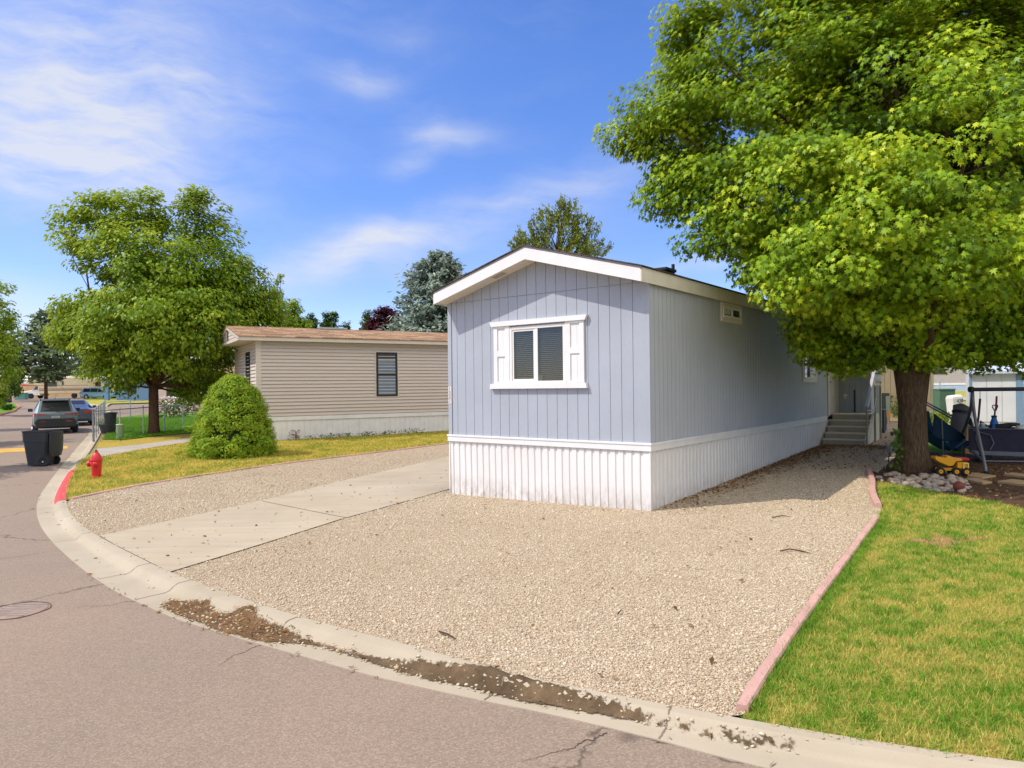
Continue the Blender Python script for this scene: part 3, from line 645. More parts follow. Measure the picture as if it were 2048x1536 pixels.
# ------------------------------------------------------------------ blue mobile home
def siding_mat(name, col, bumpd=.004, stretch=(9, 9, 1.2)):
    k = NT(name); p = k.pos(False); v = k.mapv(p, stretch)
    grain = k.noise(v, 7, 5, .65); big = k.noise(p, .8, 4)
    c = k.mix(k.ramp(big, [(.35, 0.0), (.65, 1.0)]), tuple(q*.95 for q in col), tuple(q*1.04 for q in col))
    c = k.mix(k.math('MULTIPLY', k.ramp(grain, [(.3, 1.0), (.5, 0.0)]), .16), c, tuple(q*.6 for q in col))
    drip = k.noise(k.mapv(p, (6, 6, .25)), 2.0, 4, .6)
    c = k.mix(k.math('MULTIPLY', k.ramp(drip, [(.55, 0.0), (.8, 1.0)]), .14), c, S(150, 140, 126))
    return k.done(k.bsdf(c, .75, 0, .25, k.bump(grain, bumpd)))
M['blue'] = siding_mat('blue_siding', (.37, .393, .435)); M['blue_shade_lift'] = siding_mat('blue_siding_shade_lift', (.42, .435, .47), .003, (14, 14, .6))  # second copy of the blue paint, lightened to brighten the shaded side wall
M['white'] = mat('white_trim_paint', (.72, .70, .67), .55, .05, 3, .0015, 60, dirt=.05)
M['cream'] = mat('cream_trim_paint', (.66, .60, .50), .6, .06, 3, .0015, 60, dirt=.06)
k = NT('white_vinyl_skirt'); p = k.pos(False); zq_ = k.n('ShaderNodeSeparateXYZ', {0: p}).outputs[2]
c = k.mix(k.ramp(k.noise(p, 1.4, 4), [(.35, 0.0), (.7, 1.0)]), (.72, .695, .66), (.76, .735, .70))
up_ = k.ramp(zq_, [(.28, 1.0), (.62, 0.0)]); sp_ = k.ramp(k.noise(k.mapv(p, (5, 5, 2)), 3.0, 6, .7), [(.38, 0.0), (.72, 1.0)])
c = k.mix(k.math('MULTIPLY', k.math('MULTIPLY', up_, sp_), .75), c, S(150, 128, 100))
c = k.mix(k.math('MULTIPLY', k.ramp(k.noise(k.mapv(p, (7, 7, .5)), 2.0, 5, .6), [(.55, 0.0), (.8, 1.0)]), .16), c, S(140, 126, 108))
M['skirt'] = k.done(k.bsdf(c, .42, 0, .35))
M['vinyl'] = mat('window_vinyl', (.74, .71, .66), .4, .03)
M['strip'] = mat('drip_strip', (.36, .32, .29), .6, .1)
M['dark'] = mat('dark_room', (.03, .032, .036), .9, .1)
M['slat'] = mat('blind_slat', (.50, .50, .50), .5, .05)
M['glass'] = glass_mat('window_glass', (.012, .012, .013), .72)
M['glassdk'] = glass_mat('dark_window_glass', (.03, .035, .045), 0.0)
M['screen'] = mat('insect_screen', (.10, .10, .105), .8, .1)
M['metal'] = mat('galvanised_steel', (.48, .49, .50), .45, .15, 6, metal=.75)
M['dmetal'] = mat('dark_metal', (.05, .05, .055), .5, .15, 6, metal=.4)
M['black'] = mat('black_plastic', (.022, .024, .03), .5, .2, 4)
def shingle_mat(name, cols, rowh=.14, axis='y', sc=1.0):
    k = NT(name); p = k.pos(False)
    if axis == 'y': v = k.n('ShaderNodeMapping', {'Vector': p, 'Rotation': (0, 0, PI/2)}).outputs[0]
    else: v = p
    b = k.n('ShaderNodeTexBrick', {'Vector': v, 'Scale': 1.0, 'Mortar Size': .008, 'Brick Width': .33*sc, 'Row Height': rowh, 'Color1': (0, 0, 0, 1), 'Color2': (1, 1, 1, 1), 'Mortar': (.3, .3, .3, 1), 'Bias': 0.0}, offset=.4)
    n = k.noise(p, 6, 4); n2 = k.noise(p, 120, 2)
    f = k.math('ADD', k.math('MULTIPLY', b.outputs['Color'], .55), k.math('MULTIPLY', n, .45))
    c = k.ramp(f, [(.15, cols[0]), (.5, cols[1]), (.85, cols[2])])
    c = k.mix(k.math('MULTIPLY', b.outputs['Fac'], .6), c, tuple(q*.4 for q in cols[0]))
    return k.done(k.bsdf(c, .9, 0, .15, k.bump(k.math('ADD', n2, k.math('MULTIPLY', b.outputs['Fac'], -2.0)), .006)))
M['shingle_d'] = shingle_mat('dark_shingle', [S(58, 52, 50), S(84, 76, 72), S(110, 100, 94)])
M['shingle_t'] = shingle_mat('tan_shingle', [S(116, 90, 70), S(154, 122, 94), S(184, 150, 116)], .20, 'x', 1.6)
W, LEN = 4.27, 16.5
ang_h = math.atan2(HX[1], HX[0])
home = thing('mobile_home', 'blue-grey mobile home with white gable trim, shutters and corrugated white skirting', 'mobile home', (HN[0], HN[1], 0), ang_h)
ZT, ZE, ZP, RX = 1.353, 3.83, 4.43, -W/2
SL = (ZP-ZE)/(.056-RX)
zb = lambda x: ZP-SL*abs(x-RX)                     # underside of the fascia at x
# front wall boards
m = MB(); xs_ = [-W+.105, -4.035]; x = -4.035
while x < -.2: x += .2085; xs_.append(x)
xs_[-1] = -.004
ZS = 3.872
HX0, HX1, HZ0, HZ1 = -2.741+.025, -1.546-.025, 2.318+.015, 3.323-.025      # window hole
def holed(m, x0, x1, y0, y1, z0, z1):
    a, b = max(x0, HX0), min(x1, HX1)
    if a >= b or z1 <= HZ0 or z0 >= HZ1: m.box((x0, y0, z0), (x1, y1, z1)); return
    if x0 < a: m.box((x0, y0, z0), (a, y1, z1))
    if b < x1: m.box((b, y0, z0), (x1, y1, z1))
    m.box((a, y0, z0), (b, y1, HZ0)); m.box((a, y0, HZ1), (b, y1, z1))
holed(m, -W+.02, -.02, .012, .05, ZT-.02, 3.9)
for a_, b_ in zip(xs_[:-1], xs_[1:]):
    e = .0045
    holed(m, a_+e, b_-e, 0, .014, ZT-.01, min(ZS-.004, zb(a_)+.02, zb(b_)+.02))
    za, zc = zb(a_)+.03, zb(b_)+.03
    if min(za, zc) > ZS+.01:
        poly = [(a_+e, ZS+.004), (b_-e, ZS+.004), (b_-e, zc)]
        if a_ < RX < b_: poly += [(RX, ZP+.03)]
        poly += [(a_+e, za)]; m.prism(poly, 'y', -.004, .010)
m.prism([(-W+.02, 3.85), (-.02, 3.85), (-.02, zb(-.02)+.03), (RX, ZP+.03), (-W+.02, zb(-W+.02)+.03)], 'y', .016, .05)
m.build('front_wall', M['blue'], home)
m = MB(); m.box((-W, -.008, ZT-.01), (-W+.088, .06, zb(-W)+.03)); m.build('corner_board', M['blue'], home)
m = MB(); m.box((-.028, -.010, ZT-.01), (.012, .03, zb(0)+.03)); m.build('corner_board', M['blue'], home)
# side wall with fine vertical grooves
m = MB(); m.box((-.03, .02, ZT-.02), (-.012, LEN, 3.9)); y = .03
while y < LEN:
    y2 = min(y+.152, LEN)
    if not (10.66 < (y+y2)/2 < 11.88): m.box((-.014, y+.006, ZT-.01), (0, y2-.006, 3.86))
    y = y2
m.build('side_wall', M['blue_shade_lift'], home)
m = MB(); m.box((-W, .05, ZT-.01), (-W+.03, LEN, 3.87)); m.box((-W, LEN-.03, .4), (0, LEN, 3.87)); m.prism([(-W, 3.86), (0, 3.86), (RX, ZP)], 'y', LEN-.03, LEN); m.build('rear_wall', M['blue_shade_lift'], home)
# skirting: corrugated sheets
def skirt_poly(L):
    pts = []; t = 0
    while t < L-.15:
        pts += [(t, 0), (t+.086, .003), (t+.098, .02), (t+.134, .022), (t+.145, .001)]; t += .148
    return pts+[(L, 0)]
def skirt_mesh(front):
    m = MB(); L = W if front else 10.2; pts = skirt_poly(L)
    for u, d in pts:
        wob = .012*math.sin(u*1.3)+.006*math.sin(u*4.1)
        x_, y_ = (-W+u, .012+d) if front else (-.012-d, u)
        q = hw(x_, y_); zg = float(g(*q))-.05
        for j in range(6):
            z = zg+(ZT-.1-zg)*j/5; b_ = math.sin(PI*j/5)*wob+(0.012*(5-j)/5 if front else 0)
            m.v.append((x_, y_+b_-.006, z) if front else (x_-b_+.004, y_, z))
    for i in range(len(pts)-1):
        for j in range(5): a = i*6+j; m.f.append((a, a+6, a+7, a+1))
    return m
skirt_mesh(True).build('skirting', M['skirt'], home, smooth=.35); skirt_mesh(False).build('skirting', M['skirt'], home, smooth=.35)
m = MB(); m.box((-W-.012, 2, .1), (-W+.01, LEN, ZT-.1)); m.box((-.03, 10.2, .2), (-.005, LEN, ZT-.1)); m.box((-.018, -.006, -.05+.15), (.004, .02, ZT-.12)); m.box((-W-.004, -.004, 0), (-W+.02, .02, ZT-.12)); m.build('skirting', M['skirt'], home)
m = MB()
m.box((-W-.02, -.022, ZT-.13), (.024, .0, ZT-.034)); m.box((.002, .0, ZT-.13), (.024, 10.6, ZT-.034)); m.box((-W-.02, .0, ZT-.13), (-W, LEN, ZT-.034))
m.box((-W-.03, -.032, ZT-.036), (.034, .0, ZT)); m.box((.002, .0, ZT-.036), (.034, 10.6, ZT))
m.build('trim_band', M['white'], home, bevel=.004)
# roof
OVF = .357; XE = .056; XW = -W-.03
m = MB()
up = .252
for xe in (XE+.03, XW-.03):
    s_ = 1 if xe > RX else -1
    P0 = [(RX, -OVF-.025), (xe, -OVF-.025), (xe, LEN+.3), (RX, LEN+.3)]
    zt = lambda x: ZP+up-SL*abs(x-RX)
    vs = [(a, b, zt(a)) for a, b in P0]+[(a, b, zt(a)-.018) for a, b in P0]
    m.add(vs, [(0, 1, 2, 3), (7, 6, 5, 4), (0, 4, 5, 1), (1, 5, 6, 2), (2, 6, 7, 3)])
roof = m.build('roof', M['shingle_d'], home)
m = MB()
for xe in (XE-.012, XW+.012):
    m.prism([(RX, ZP), (xe, zb(xe)), (xe, zb(xe)+.195), (RX, ZP+.195)], 'y', -OVF, -OVF+.025)
m.build('gable_fascia', M['white'], home)
m = MB(); m.box((XE-.012, -OVF, ZE), (XE+.008, LEN+.25, ZE+.185)); m.box((XW-.008, -OVF, zb(XW)), (XW+.012, LEN+.25, zb(XW)+.185)); m.build('eave_fascia', M['cream'], home)
m = MB()
for xe in (XE+.006, XW-.006):
    m.prism([(RX, ZP+.197), (xe, zb(xe)+.197), (xe, zb(xe)+.231), (RX, ZP+.231)], 'y', -OVF+.006, -OVF+.03)
m.build('drip_edge', M['strip'], home)
m = MB(); m.box((XE-.014, -OVF+.032, ZE+.186), (XE+.004, LEN+.2, ZE+.222)); m.build('drip_edge', M['cream'], home)
m = MB()
for xe in (XE-.014, XW+.014):
    m.prism([(RX, ZP+.015), (xe, zb(xe)+.015), (xe, zb(xe)+.03), (RX, ZP+.03)], 'y', -OVF+.027, .012)
soff = m.build('soffit', M['cream'], home)
m = MB(); R_ = Matrix.Rotation(-math.atan(SL), 3, 'Y')
m.box((-2.96, -.24, zb(-2.85)+.004), (-2.72, -.12, zb(-2.85)+.016), tilt=R_); m.build('soffit_vent', M['strip'], soff)
m = MB(); m.tube([(-1.2, 3.49, 4.2), (-1.2, 3.49, 4.74)], .035, 10); m.build('vent_pipe', M['dmetal'], roof)
m = MB(); m.box((-1.42, 2.7, 4.36), (-1.0, 3.1, 4.52)); m.box((-1.46, 2.66, 4.50), (-.96, 3.14, 4.56)); m.build('roof_vent', M['black'], roof, bevel=.01)
# front window
WX0, WX1, WZ0, WZ1, WM = -2.741, -1.546, 2.318, 3.323, -2.155
win = MB()
for a, b in (((WX0, -.028, WZ0), (WX0+.05, .0, WZ1)), ((WX1-.05, -.028, WZ0), (WX1, .0, WZ1)), ((WX0+.05, -.028, WZ1-.05), (WX1-.05, .0, WZ1)), ((WX0-.02, -.045, WZ0-.018), (WX1+.02, .0, WZ0+.036)), ((WM-.03, -.022, WZ0+.036), (WM+.03, .0, WZ1-.05))):
    win.box(a, b)
wf = win.build('front_window', M['vinyl'], home, bevel=.004)
m = MB()
for a, b in (((WX0+.05, -.014, WZ0+.036), (WX0+.085, -.002, WZ1-.05)), ((WM-.065, -.014, WZ0+.036), (WM-.03, -.002, WZ1-.05)), ((WX0+.085, -.014, WZ0+.036), (WM-.065, -.002, WZ0+.075)), ((WX0+.085, -.014, WZ1-.085), (WM-.065, -.002, WZ1-.05))): m.box(a, b)
m.build('sash', M['vinyl'], wf)
m = MB(); m.box((WM+.03, -.009, WZ0+.036), (WX1-.05, -.006, WZ1-.05)); m.build('pane', M['glass'], wf)
m = MB(); m.box((WX0+.085, -.009, WZ0+.075), (WM-.065, -.006, WZ1-.085)); m.build('pane', M['glass'], wf)
m = MB(); m.box((WX0+.02, .35, WZ0-.03), (WX1-.02, .36, WZ1+.03)); m.box((WX0+.0, .052, WZ0-.03), (WX0+.02, .36, WZ1+.03)); m.box((WX1-.02, .052, WZ0-.03), (WX1, .36, WZ1+.03)); m.box((WX0+.02, .052, WZ0-.03), (WX1-.02, .35, WZ0-.01)); m.box((WX0+.02, .052, WZ1+.01), (WX1-.02, .35, WZ1+.03)); m.build('room_opening', M['dark'], wf)
m = MB(); z = WZ0+.06; i = 0
while z < WZ1-.06:
    for a, b in ((WX0+.09, WM-.07), (WM+.035, WX1-.056)):
        s_ = .0012*math.sin(i*1.7+a*5)
        m.add([(a, .022, z+s_), (b, .022, z-s_), (b, .042, z-s_+.013), (a, .042, z+s_+.013)], [(0, 1, 2, 3)])
    z += .034; i += 1
m.build('blinds', M['slat'], wf)
M['mint'] = mat('mint_plastic', S(150, 196, 172), .5, .05)
nl = thing('night_light', 'small pale green plastic box standing inside the front window', 'plastic box', (*hw(-2.085, .006), WZ0+.037), ang_h)
m = MB(); m.box((-.035, -.008, 0), (.04, .008, .105)); m.build('case', M['mint'], nl, bevel=.006)
m = MB(); m.box((-.004, -.0105, .05), (.004, -.008, .10)); m.build('front_slot', M['dark'], nl)
# shutters
for x0, x1, st in ((-3.106, WX0-.002, 0), (WX1+.002, -1.174, 1)):
    m = MB(); z0, z1 = 2.316, 3.350; zm = z0+.52*(z1-z0)
    m.box((x0, -.016, z0), (x1, .0, z1))
    a0, a1 = (x0+.085, x1-.10) if not st else (x0+.10, x1-.085)
    for a, b in (((x0, -.034, z0), (a0, -.016, z1)), ((a1, -.034, z0), (x1, -.016, z1)), ((a0, -.034, z0), (a1, -.016, z0+.03)), ((a0, -.034, z1-.04), (a1, -.016, z1)), ((a0, -.034, zm-.05), (a1, -.016, zm+.05))): m.box(a, b)
    xc = (a0+a1)/2+.03; m.box((xc, -.0195, z0+.03), (xc+.006, -.016, z1-.04))
    m.build('shutter', M['white'], home, bevel=.003)
m = MB(); m.prism([(-3.145, 3.352), (-1.135, 3.352), (-1.098, 3.438), (-3.178, 3.438)], 'y', -.062, .0); m.build('head_trim', M['white'], home)
m = MB(); m.prism([(-3.185, 2.223), (-1.108, 2.223), (-1.128, 2.314), (-3.166, 2.314)], 'y', -.066, .0); m.build('sill_trim', M['white'], home)
# small high window and side window on the long wall
def side_window(y0, y1, z0, z1, fr, name, split=None):
    m = MB()
    for a, b in (((.001, y0, z0), (.022, y0+fr, z1)), ((.001, y1-fr, z0), (.022, y1, z1)), ((.001, y0+fr, z1-fr), (.022, y1-fr, z1)), ((.001, y0+fr, z0), (.022, y1-fr, z0+fr*1.15))): m.box(a, b)
    w_ = m.build(name, M['cream'], home, bevel=.003)
    a0, a1, c0_, c1_ = y0+fr, y1-fr, z0+fr*1.15, z1-fr; t_ = .035
    m = MB()
    for a, b in (((.001, a0, c0_), (.034, a0+t_, c1_)), ((.001, a1-t_, c0_), (.034, a1, c1_)), ((.001, a0+t_, c1_-t_), (.034, a1-t_, c1_)), ((.001, a0+t_, c0_), (.034, a1-t_, c0_+t_)), ((.001, (a0+a1)/2-.03, c0_+t_), (.03, (a0+a1)/2+.03, c1_-t_))): m.box(a, b)
    m.build('window_frame', M['vinyl'], w_)
    m = MB(); m.box((.002, a0+t_, c0_+t_), (.012, a1-t_, c1_-t_)); m.build('pane', M['glassdk'], w_)
    return w_
wv = side_window(2.95, 4.06, 3.452, 3.828, .08, 'high_window')
m = MB(); m.box((.013, 3.10, 3.60), (.016, 3.42, 3.73)); m.build('blind', M['slat'], wv)
w2 = side_window(8.33, 9.60, 2.285, 3.455, .085, 'side_window')
m = MB(); m.box((.013, 9.02, 2.42), (.016, 9.46, 3.32)); m.build('curtain', M['white'], w2)
# door, wing wall and porch side
m = MB()
for a, b in (((-.012, 10.70, 1.36), (.03, 10.82, 3.55)), ((-.012, 11.74, 1.36), (.03, 11.86, 3.55)), ((-.012, 10.82, 3.45), (.03, 11.74, 3.55))): m.box(a, b)
m.build('door_frame', M['cream'], home)
M['doorbeige'] = mat('beige_door', (.50, .45, .36), .5, .06)
m = MB(); m.box((-.012, 10.82, 1.37), (.012, 11.74, 3.45)); dr_ = m.build('door', M['doorbeige'], home)
m = MB(); m.lathe([(.012, 0), (.012, .03), (.03, .035), (.032, .055), (.0, .06)], 12, Matrix.Translation((.012, 10.9, 2.3)) @ Matrix.Rotation(PI/2, 4, 'Y')); m.build('handle', M['metal'], dr_)
m = MB(); m.box((.0, 11.9, 1.2), (.86, 13.4, 3.86)); x = .02
while x < .84: x2 = min(x+.15, .86); m.box((x+.006, 11.885, 1.36), (x2-.006, 11.9, 3.8)); x = x2
m.box((.86, 11.885, .9), (.872, 13.4, 3.86)); wg = m.build('porch_wall', M['blue'], home)
m = MB(); m.box((.03, 11.86, 2.24), (.86, 11.884, 2.34)); m.build('rail_board', M['blue'], wg)
m = MB(); m.box((.03, 11.872, 1.50), (.86, 11.884, 1.53)); m.build('rail_board', M['blue'], wg)
m = MB(); m.lathe([(.055, 0), (.055, .02), (.035, .03), (.0, .03)], 14, Matrix.Translation((.2, 11.884, 1.9)) @ Matrix.Rotation(PI/2, 4, 'X')); m.box((.17, 11.86, 1.80), (.23, 11.884, 1.88)); m.build('outdoor_socket', M['cream'], wg)
m = MB(); m.box((.43, 11.85, 1.42), (.465, 11.88, 2.06)); m.build('downpipe', M['dmetal'], wg)
# house number: digits down the corner board
M['plate'] = mat('number_plate', (.72, .66, .62), .5, .06); M['digit'] = mat('number_digit', (.06, .055, .055), .5, .1)
for i, ch in enumerate('1221'):
    zc = 2.235-i*.0825
    m = MB(); m.box((-W+.008, -.0125, zc-.039), (-W+.080, -.0085, zc+.039)); pl = m.build('number_tile', M['plate'], home)
    text_mesh('numeral', ch, .085, M['digit'], pl, (-W+.044, -.0155, zc), (PI/2, 0, 0))
# ------------------------------------------------------------------ porch steps
M['step'] = mat('fibreglass_step', (.40, .35, .25), .75, .14, 3, .002, 70, dirt=.15); M['steptop'] = mat('step_tread', (.60, .53, .41), .75, .1, 3, .002, 70)
st = thing('porch_steps', 'weathered beige porch steps with one slanted handrail beside the blue home', 'steps', (*hw(.05, 9.95), 0), ang_h)
zg0 = float(g(*hw(.5, 9.9))); R5 = (1.405-zg0)/5
prof_s = [(0, zg0-.1)]
for i in range(5):
    prof_s += [(i*.27, zg0+R5*(i+1)-.02), (i*.27+.27 if i < 4 else 1.92, zg0+R5*(i+1)-.02)]
prof_s += [(1.92, zg0-.1)]
m = MB(); m.prism([(y_, z_) for y_, z_ in prof_s], 'x', .0, 1.0); m.build('riser_block', M['step'], st)
for i in range(5):
    m = MB(); y0 = i*.27-.025; y1 = i*.27+.27 if i < 4 else 1.92
    m.box((-.01, y0, zg0+R5*(i+1)-.03), (1.01, y1, zg0+R5*(i+1)+.005)); m.build('tread', M['steptop'], st, bevel=.006)
m = MB(); m.prism([(.03, zg0-.1), (.03, zg0+R5), (1.05, 1.42), (1.92, 1.42), (1.92, zg0-.1)], 'x', 1.012, 1.05); m.build('side_panel', M['steptop'], st)
M['railwood'] = mat('grey_rail_paint', (.50, .48, .50), .6, .1)
m = MB(); m.tube([(1.08, -.02, zg0+1.0), (1.08, 1.12, zg0+2.0)], .055, 6); rl = m.build('handrail', M['railwood'], st)
m = MB()
for y_, zt_ in ((.05, zg0+1.0), (1.1, 2.35), (1.85, 2.35)): m.box((1.055, y_-.02, zg0-.05), (1.095, y_+.02, zt_))
for y_ in (1.25, 1.4, 1.55, 1.7): m.box((1.065, y_-.008, 1.42), (1.08, y_+.008, 2.3))
m.box((1.06, .05, zg0+.9), (1.09, 1.1, zg0+.93))
m.box((1.05, 1.1, 2.28), (1.1, 1.87, 2.34)); m.build('baluster_rail', M['step'], st)
m = MB(); pts = [(1.115, .08+.95*t, zg0+.1+.95*t*1.18+.02*math.sin(t*60)) for t in np.linspace(0, 1, 26)]; m.tube(pts, .012, 6); m.build('light_rope', M['plate'], st)
# ------------------------------------------------------------------ beige mobile home
def lap_mat(name, col, row=.135):
    k = NT(name); p = k.pos(False); z = k.n('ShaderNodeSeparateXYZ', {0: p}).outputs[2]
    n = k.noise(k.mapv(p, (.4, .4, 6)), 3, 4); big = k.noise(p, .5, 3)
    c = k.mix(k.ramp(n, [(.35, 0.0), (.7, 1.0)]), tuple(q*.96 for q in col), tuple(q*1.04 for q in col))
    c = k.mix(k.math('MULTIPLY', k.ramp(big, [(.4, 0.0), (.7, 1.0)]), .12), c, tuple(q*.8 for q in col))
    return k.done(k.bsdf(c, .55, 0, .3))
M['lap'] = lap_mat('beige_lap_siding', (.56, .485, .42)); M['lapend'] = M['lap']
M['beigetrim'] = mat('beige_trim', (.60, .53, .45), .5, .05); M['bskirt'] = mat('pale_skirt', (.74, .715, .69), .5, .07, 3, dirt=.12)
BC = at(514, 779.9, 26.4)[:2]; BA = math.radians(30.5)
bh = thing('mobile_home', 'beige mobile home with horizontal lap siding and tan shingle roof behind the driveway', 'mobile home', (BC[0], BC[1], 0), BA)
BZ0, BZ1, BL_, BW = 1.215, 4.10, 14.0, 4.9
def lap_wall(m, axis, L, z0, z1, row, d=.042):
    z = z0
    while z < z1-.01:
        h = min(row, z1-z)
        if axis == 'x': vs = [(0, -d, z+.022), (L, -d, z+.022), (L, -.006, z+h), (0, -.006, z+h), (0, 0, z+.022), (L, 0, z+.022)]
        else: vs = [(-d, 0, z+.022), (-d, L, z+.022), (-.006, L, z+h), (-.006, 0, z+h), (0, 0, z+.022), (0, L, z+.022)]
        m.add(vs, [(0, 1, 2, 3), (0, 1, 5, 4)]); z += row
m = MB(); lap_wall(m, 'x', BL_, BZ0, BZ1, .1375); m.box((0, 0, BZ0), (BL_, .05, BZ1)); m.build('long_wall', M['lap'], bh)
m = MB(); lap_wall(m, 'y', BW, BZ0, BZ1, .1375); m.box((0, .05, BZ0), (.05, BW, BZ1)); m.box((.05, BW-.05, BZ0), (BL_, BW, BZ1)); m.box((BL_-.05, .05, BZ0), (BL_, BW-.05, BZ1)); m.build('end_wall', M['lap'], bh)
m = MB(); m.box((-.035, -.035, BZ0-.1), (.16, -.0, BZ1)); m.box((-.035, 0, BZ0-.1), (0, .13, BZ1)); m.build('corner_post', M['beigetrim'], bh)
m = MB(); m.box((-.03, -.034, BZ0-.15), (BL_, -.0, BZ0)); m.box((-.03, 0, BZ0-.15), (0, BW, BZ0)); m.build('trim_band', M['bskirt'], bh)
m = MB(); pts = [(u, (0, .014)[i % 2]) for i, u in enumerate(np.repeat(np.arange(0, BL_, .22), 2))]
x = 0
while x < BL_-.01: m.box((x+.006, .002, -.15), (min(x+.205, BL_), .03, BZ0-.15)); m.box((x+.205, .012, -.15), (min(x+.226, BL_), .03, BZ0-.15)); x += .22
m.box((.0, .03, -.15), (.03, BW, BZ0-.15)); m.build('skirting', M['bskirt'], bh)
BR = BW/2-.0; OV, OE = .7, .35; zpk = 4.84; zev = 4.26; sl_ = (zpk-zev)/(BR+OE)
m = MB()
for ye in (-OE-.03, BW+OE+.03):
    zq = lambda y: zpk-sl_*abs(y-BR)
    P0 = [(-OV-.02, BR), (-OV-.02, ye), (BL_+.3, ye), (BL_+.3, BR)]
    m.add([(a, b, zq(b)+.02) for a, b in P0]+[(a, b, zq(b)-.02) for a, b in P0], [(0, 1, 2, 3), (7, 6, 5, 4), (0, 4, 5, 1), (1, 5, 6, 2), (3, 7, 4, 0)])
brf = m.build('roof', M['shingle_t'], bh)
m = MB(); m.box((3.0, BR-.25, zpk-.01), (4.2, BR+.02, zpk+.07)); m.build('ridge_vent', M['metal'], brf)
m = MB(); m.box((-OV+.02, -OE, zev-.16), (BL_+.2, -OE+.03, zev-.01)); m.box((-OV+.02, BW+OE-.03, zev-.16), (BL_+.2, BW+OE, zev-.01)); m.build('eave_fascia', M['beigetrim'], bh)
m = MB(); m.box((-OV+.05, -OE+.03, zev-.155), (BL_+.2, BW+OE-.03, zev-.135)); m.build('soffit', M['beigetrim'], bh)
m = MB(); z = zev-.13
while z < zpk-.12:
    f_ = lambda q: BR-(zpk-.03-q)/sl_; y0 = max(-OE+.03, f_(z)); y1 = 2*BR-y0; z2 = min(z+.14, zpk-.05); y2 = max(-OE+.03, f_(z2)); y3 = 2*BR-y2
    m.add([(-OV+.03, y0, z), (-OV+.03, y1, z), (-OV+.048, y3, z2), (-OV+.048, y2, z2), (-OV+.05, y0, z), (-OV+.05, y1, z)], [(0, 1, 2, 3), (0, 1, 5, 4)]); z += .14
m.build('gable_siding', M['lap'], bh)
m = MB()
for ye in (-OE-.02, BW+OE+.02):
    m.prism([(BR, zpk-.02), (ye, zpk-.02-sl_*abs(ye-BR)), (ye, zpk-.14-sl_*abs(ye-BR)), (BR, zpk-.14)], 'x', -OV, -OV+.025)
m.box((-OV, -OE, zev-.16), (-OV+.025, BW+OE, zev-.06)); m.build('gable_fascia', M['beigetrim'], bh)
m = MB(); m.box((-OV-.006, BR-.26, zpk-.62), (-OV+.028, BR-.22, zpk-.2)); m.build('gable_vent', M['dmetal'], bh)
M['bronze'] = mat('black_window_frame', (.025, .022, .022), .45, .1)
def beige_window(axis, u0, u1, z0, z1):
    def bx(m, a, b, d0, d1, q0, q1):
        if axis == 'x': m.box((a, -d1, q0), (b, -d0, q1))
        else: m.box((-d1, a, q0), (-d0, b, q1))
    t_ = .08; m = MB()
    bx(m, u0, u0+t_, .0, .06, z0, z1); bx(m, u1-t_, u1, .0, .06, z0, z1); bx(m, u0+t_, u1-t_, .0, .06, z0, z0+t_); bx(m, u0+t_, u1-t_, .0, .06, z1-t_, z1); bx(m, u0+t_, u1-t_, .0, .055, (z0+z1)/2-.06, (z0+z1)/2+.04)
    w_ = m.build('window', M['bronze'], bh)
    m = MB(); bx(m, u0+t_, u1-t_, .026, .036, z0+t_, z1-t_); m.build('pane', M['mirrorpane'], w_)
    m = MB(); o_ = .05; bx(m, u0-o_, u0, .0, .04, z0-o_, z1+o_); bx(m, u1, u1+o_, .0, .04, z0-o_, z1+o_); bx(m, u0, u1, .0, .04, z0-o_, z0); bx(m, u0, u1, .0, .04, z1, z1+o_); m.build('casing', M['beigetrim'], w_)
k = NT('reflecting_pane'); gl = k.n('ShaderNodeBsdfGlossy', {'Color': (.62, .72, .74), 'Roughness': .02}).outputs[0]; df = k.n('ShaderNodeBsdfDiffuse', {'Color': (.02, .03, .035)}).outputs[0]
M['mirrorpane'] = k.done(k.n('ShaderNodeMixShader', {0: .42, 1: df, 2: gl}).outputs[0])
beige_window('x', 4.69, 5.61, 1.93, 3.75); beige_window('y', 1.12, 2.02, 1.95, 3.76)
# ------------------------------------------------------------------ trees and plants
def bark_mat(name, a, b):
    k = NT(name); p = k.pos(False); v = k.mapv(p, (9, 9, 1.6))
    n = k.noise(v, 3.5, 6, .7); n2 = k.noise(p, 2, 3)
    c = k.mix(k.ramp(n, [(.35, 0.0), (.65, 1.0)]), a, b); c = k.mix(k.math('MULTIPLY', n2, .4), c, tuple(q*.7 for q in a))
    return k.done(k.bsdf(c, .95, 0, .1, k.bump(n, .05)))
M['bark'] = bark_mat('maple_bark', S(74, 58, 44), S(126, 104, 80)); M['bark2'] = bark_mat('red_bark', S(84, 60, 46), S(128, 98, 78))
M['leaf_big'] = leaf_mat('maple_leaf', (.022, .075, .006), (.22, .36, .014), (.68, .70, .035), .30, .42, .9)
M['leaf_mid'] = leaf_mat('street_maple_leaf', (.05, .12, .011), (.23, .36, .022), (.56, .60, .06), .40, .40, .5)
M['leaf_dark'] = leaf_mat('dark_leaf', (.03, .07, .012), (.08, .15, .02), (.17, .25, .03), .35)
M['leaf_lime'] = leaf_mat('lime_leaf', (.10, .17, .015), (.24, .32, .02), (.46, .47, .03), .4)
M['leaf_plum'] = leaf_mat('plum_leaf', (.020, .004, .008), (.07, .012, .022), (.15, .03, .045), .3)
M['leaf_spruce'] = leaf_mat('blue_needles', (.09, .13, .10), (.25, .32, .25), (.44, .50, .38), .2, .7)
M['leaf_pine'] = leaf_mat('pine_needles', (.06, .10, .02), (.21, .26, .04), (.40, .40, .07), .3, .7)
M['leaf_far'] = leaf_mat('far_pine_needles', (.07, .11, .06), (.15, .21, .10), (.28, .32, .13), .25, .7)
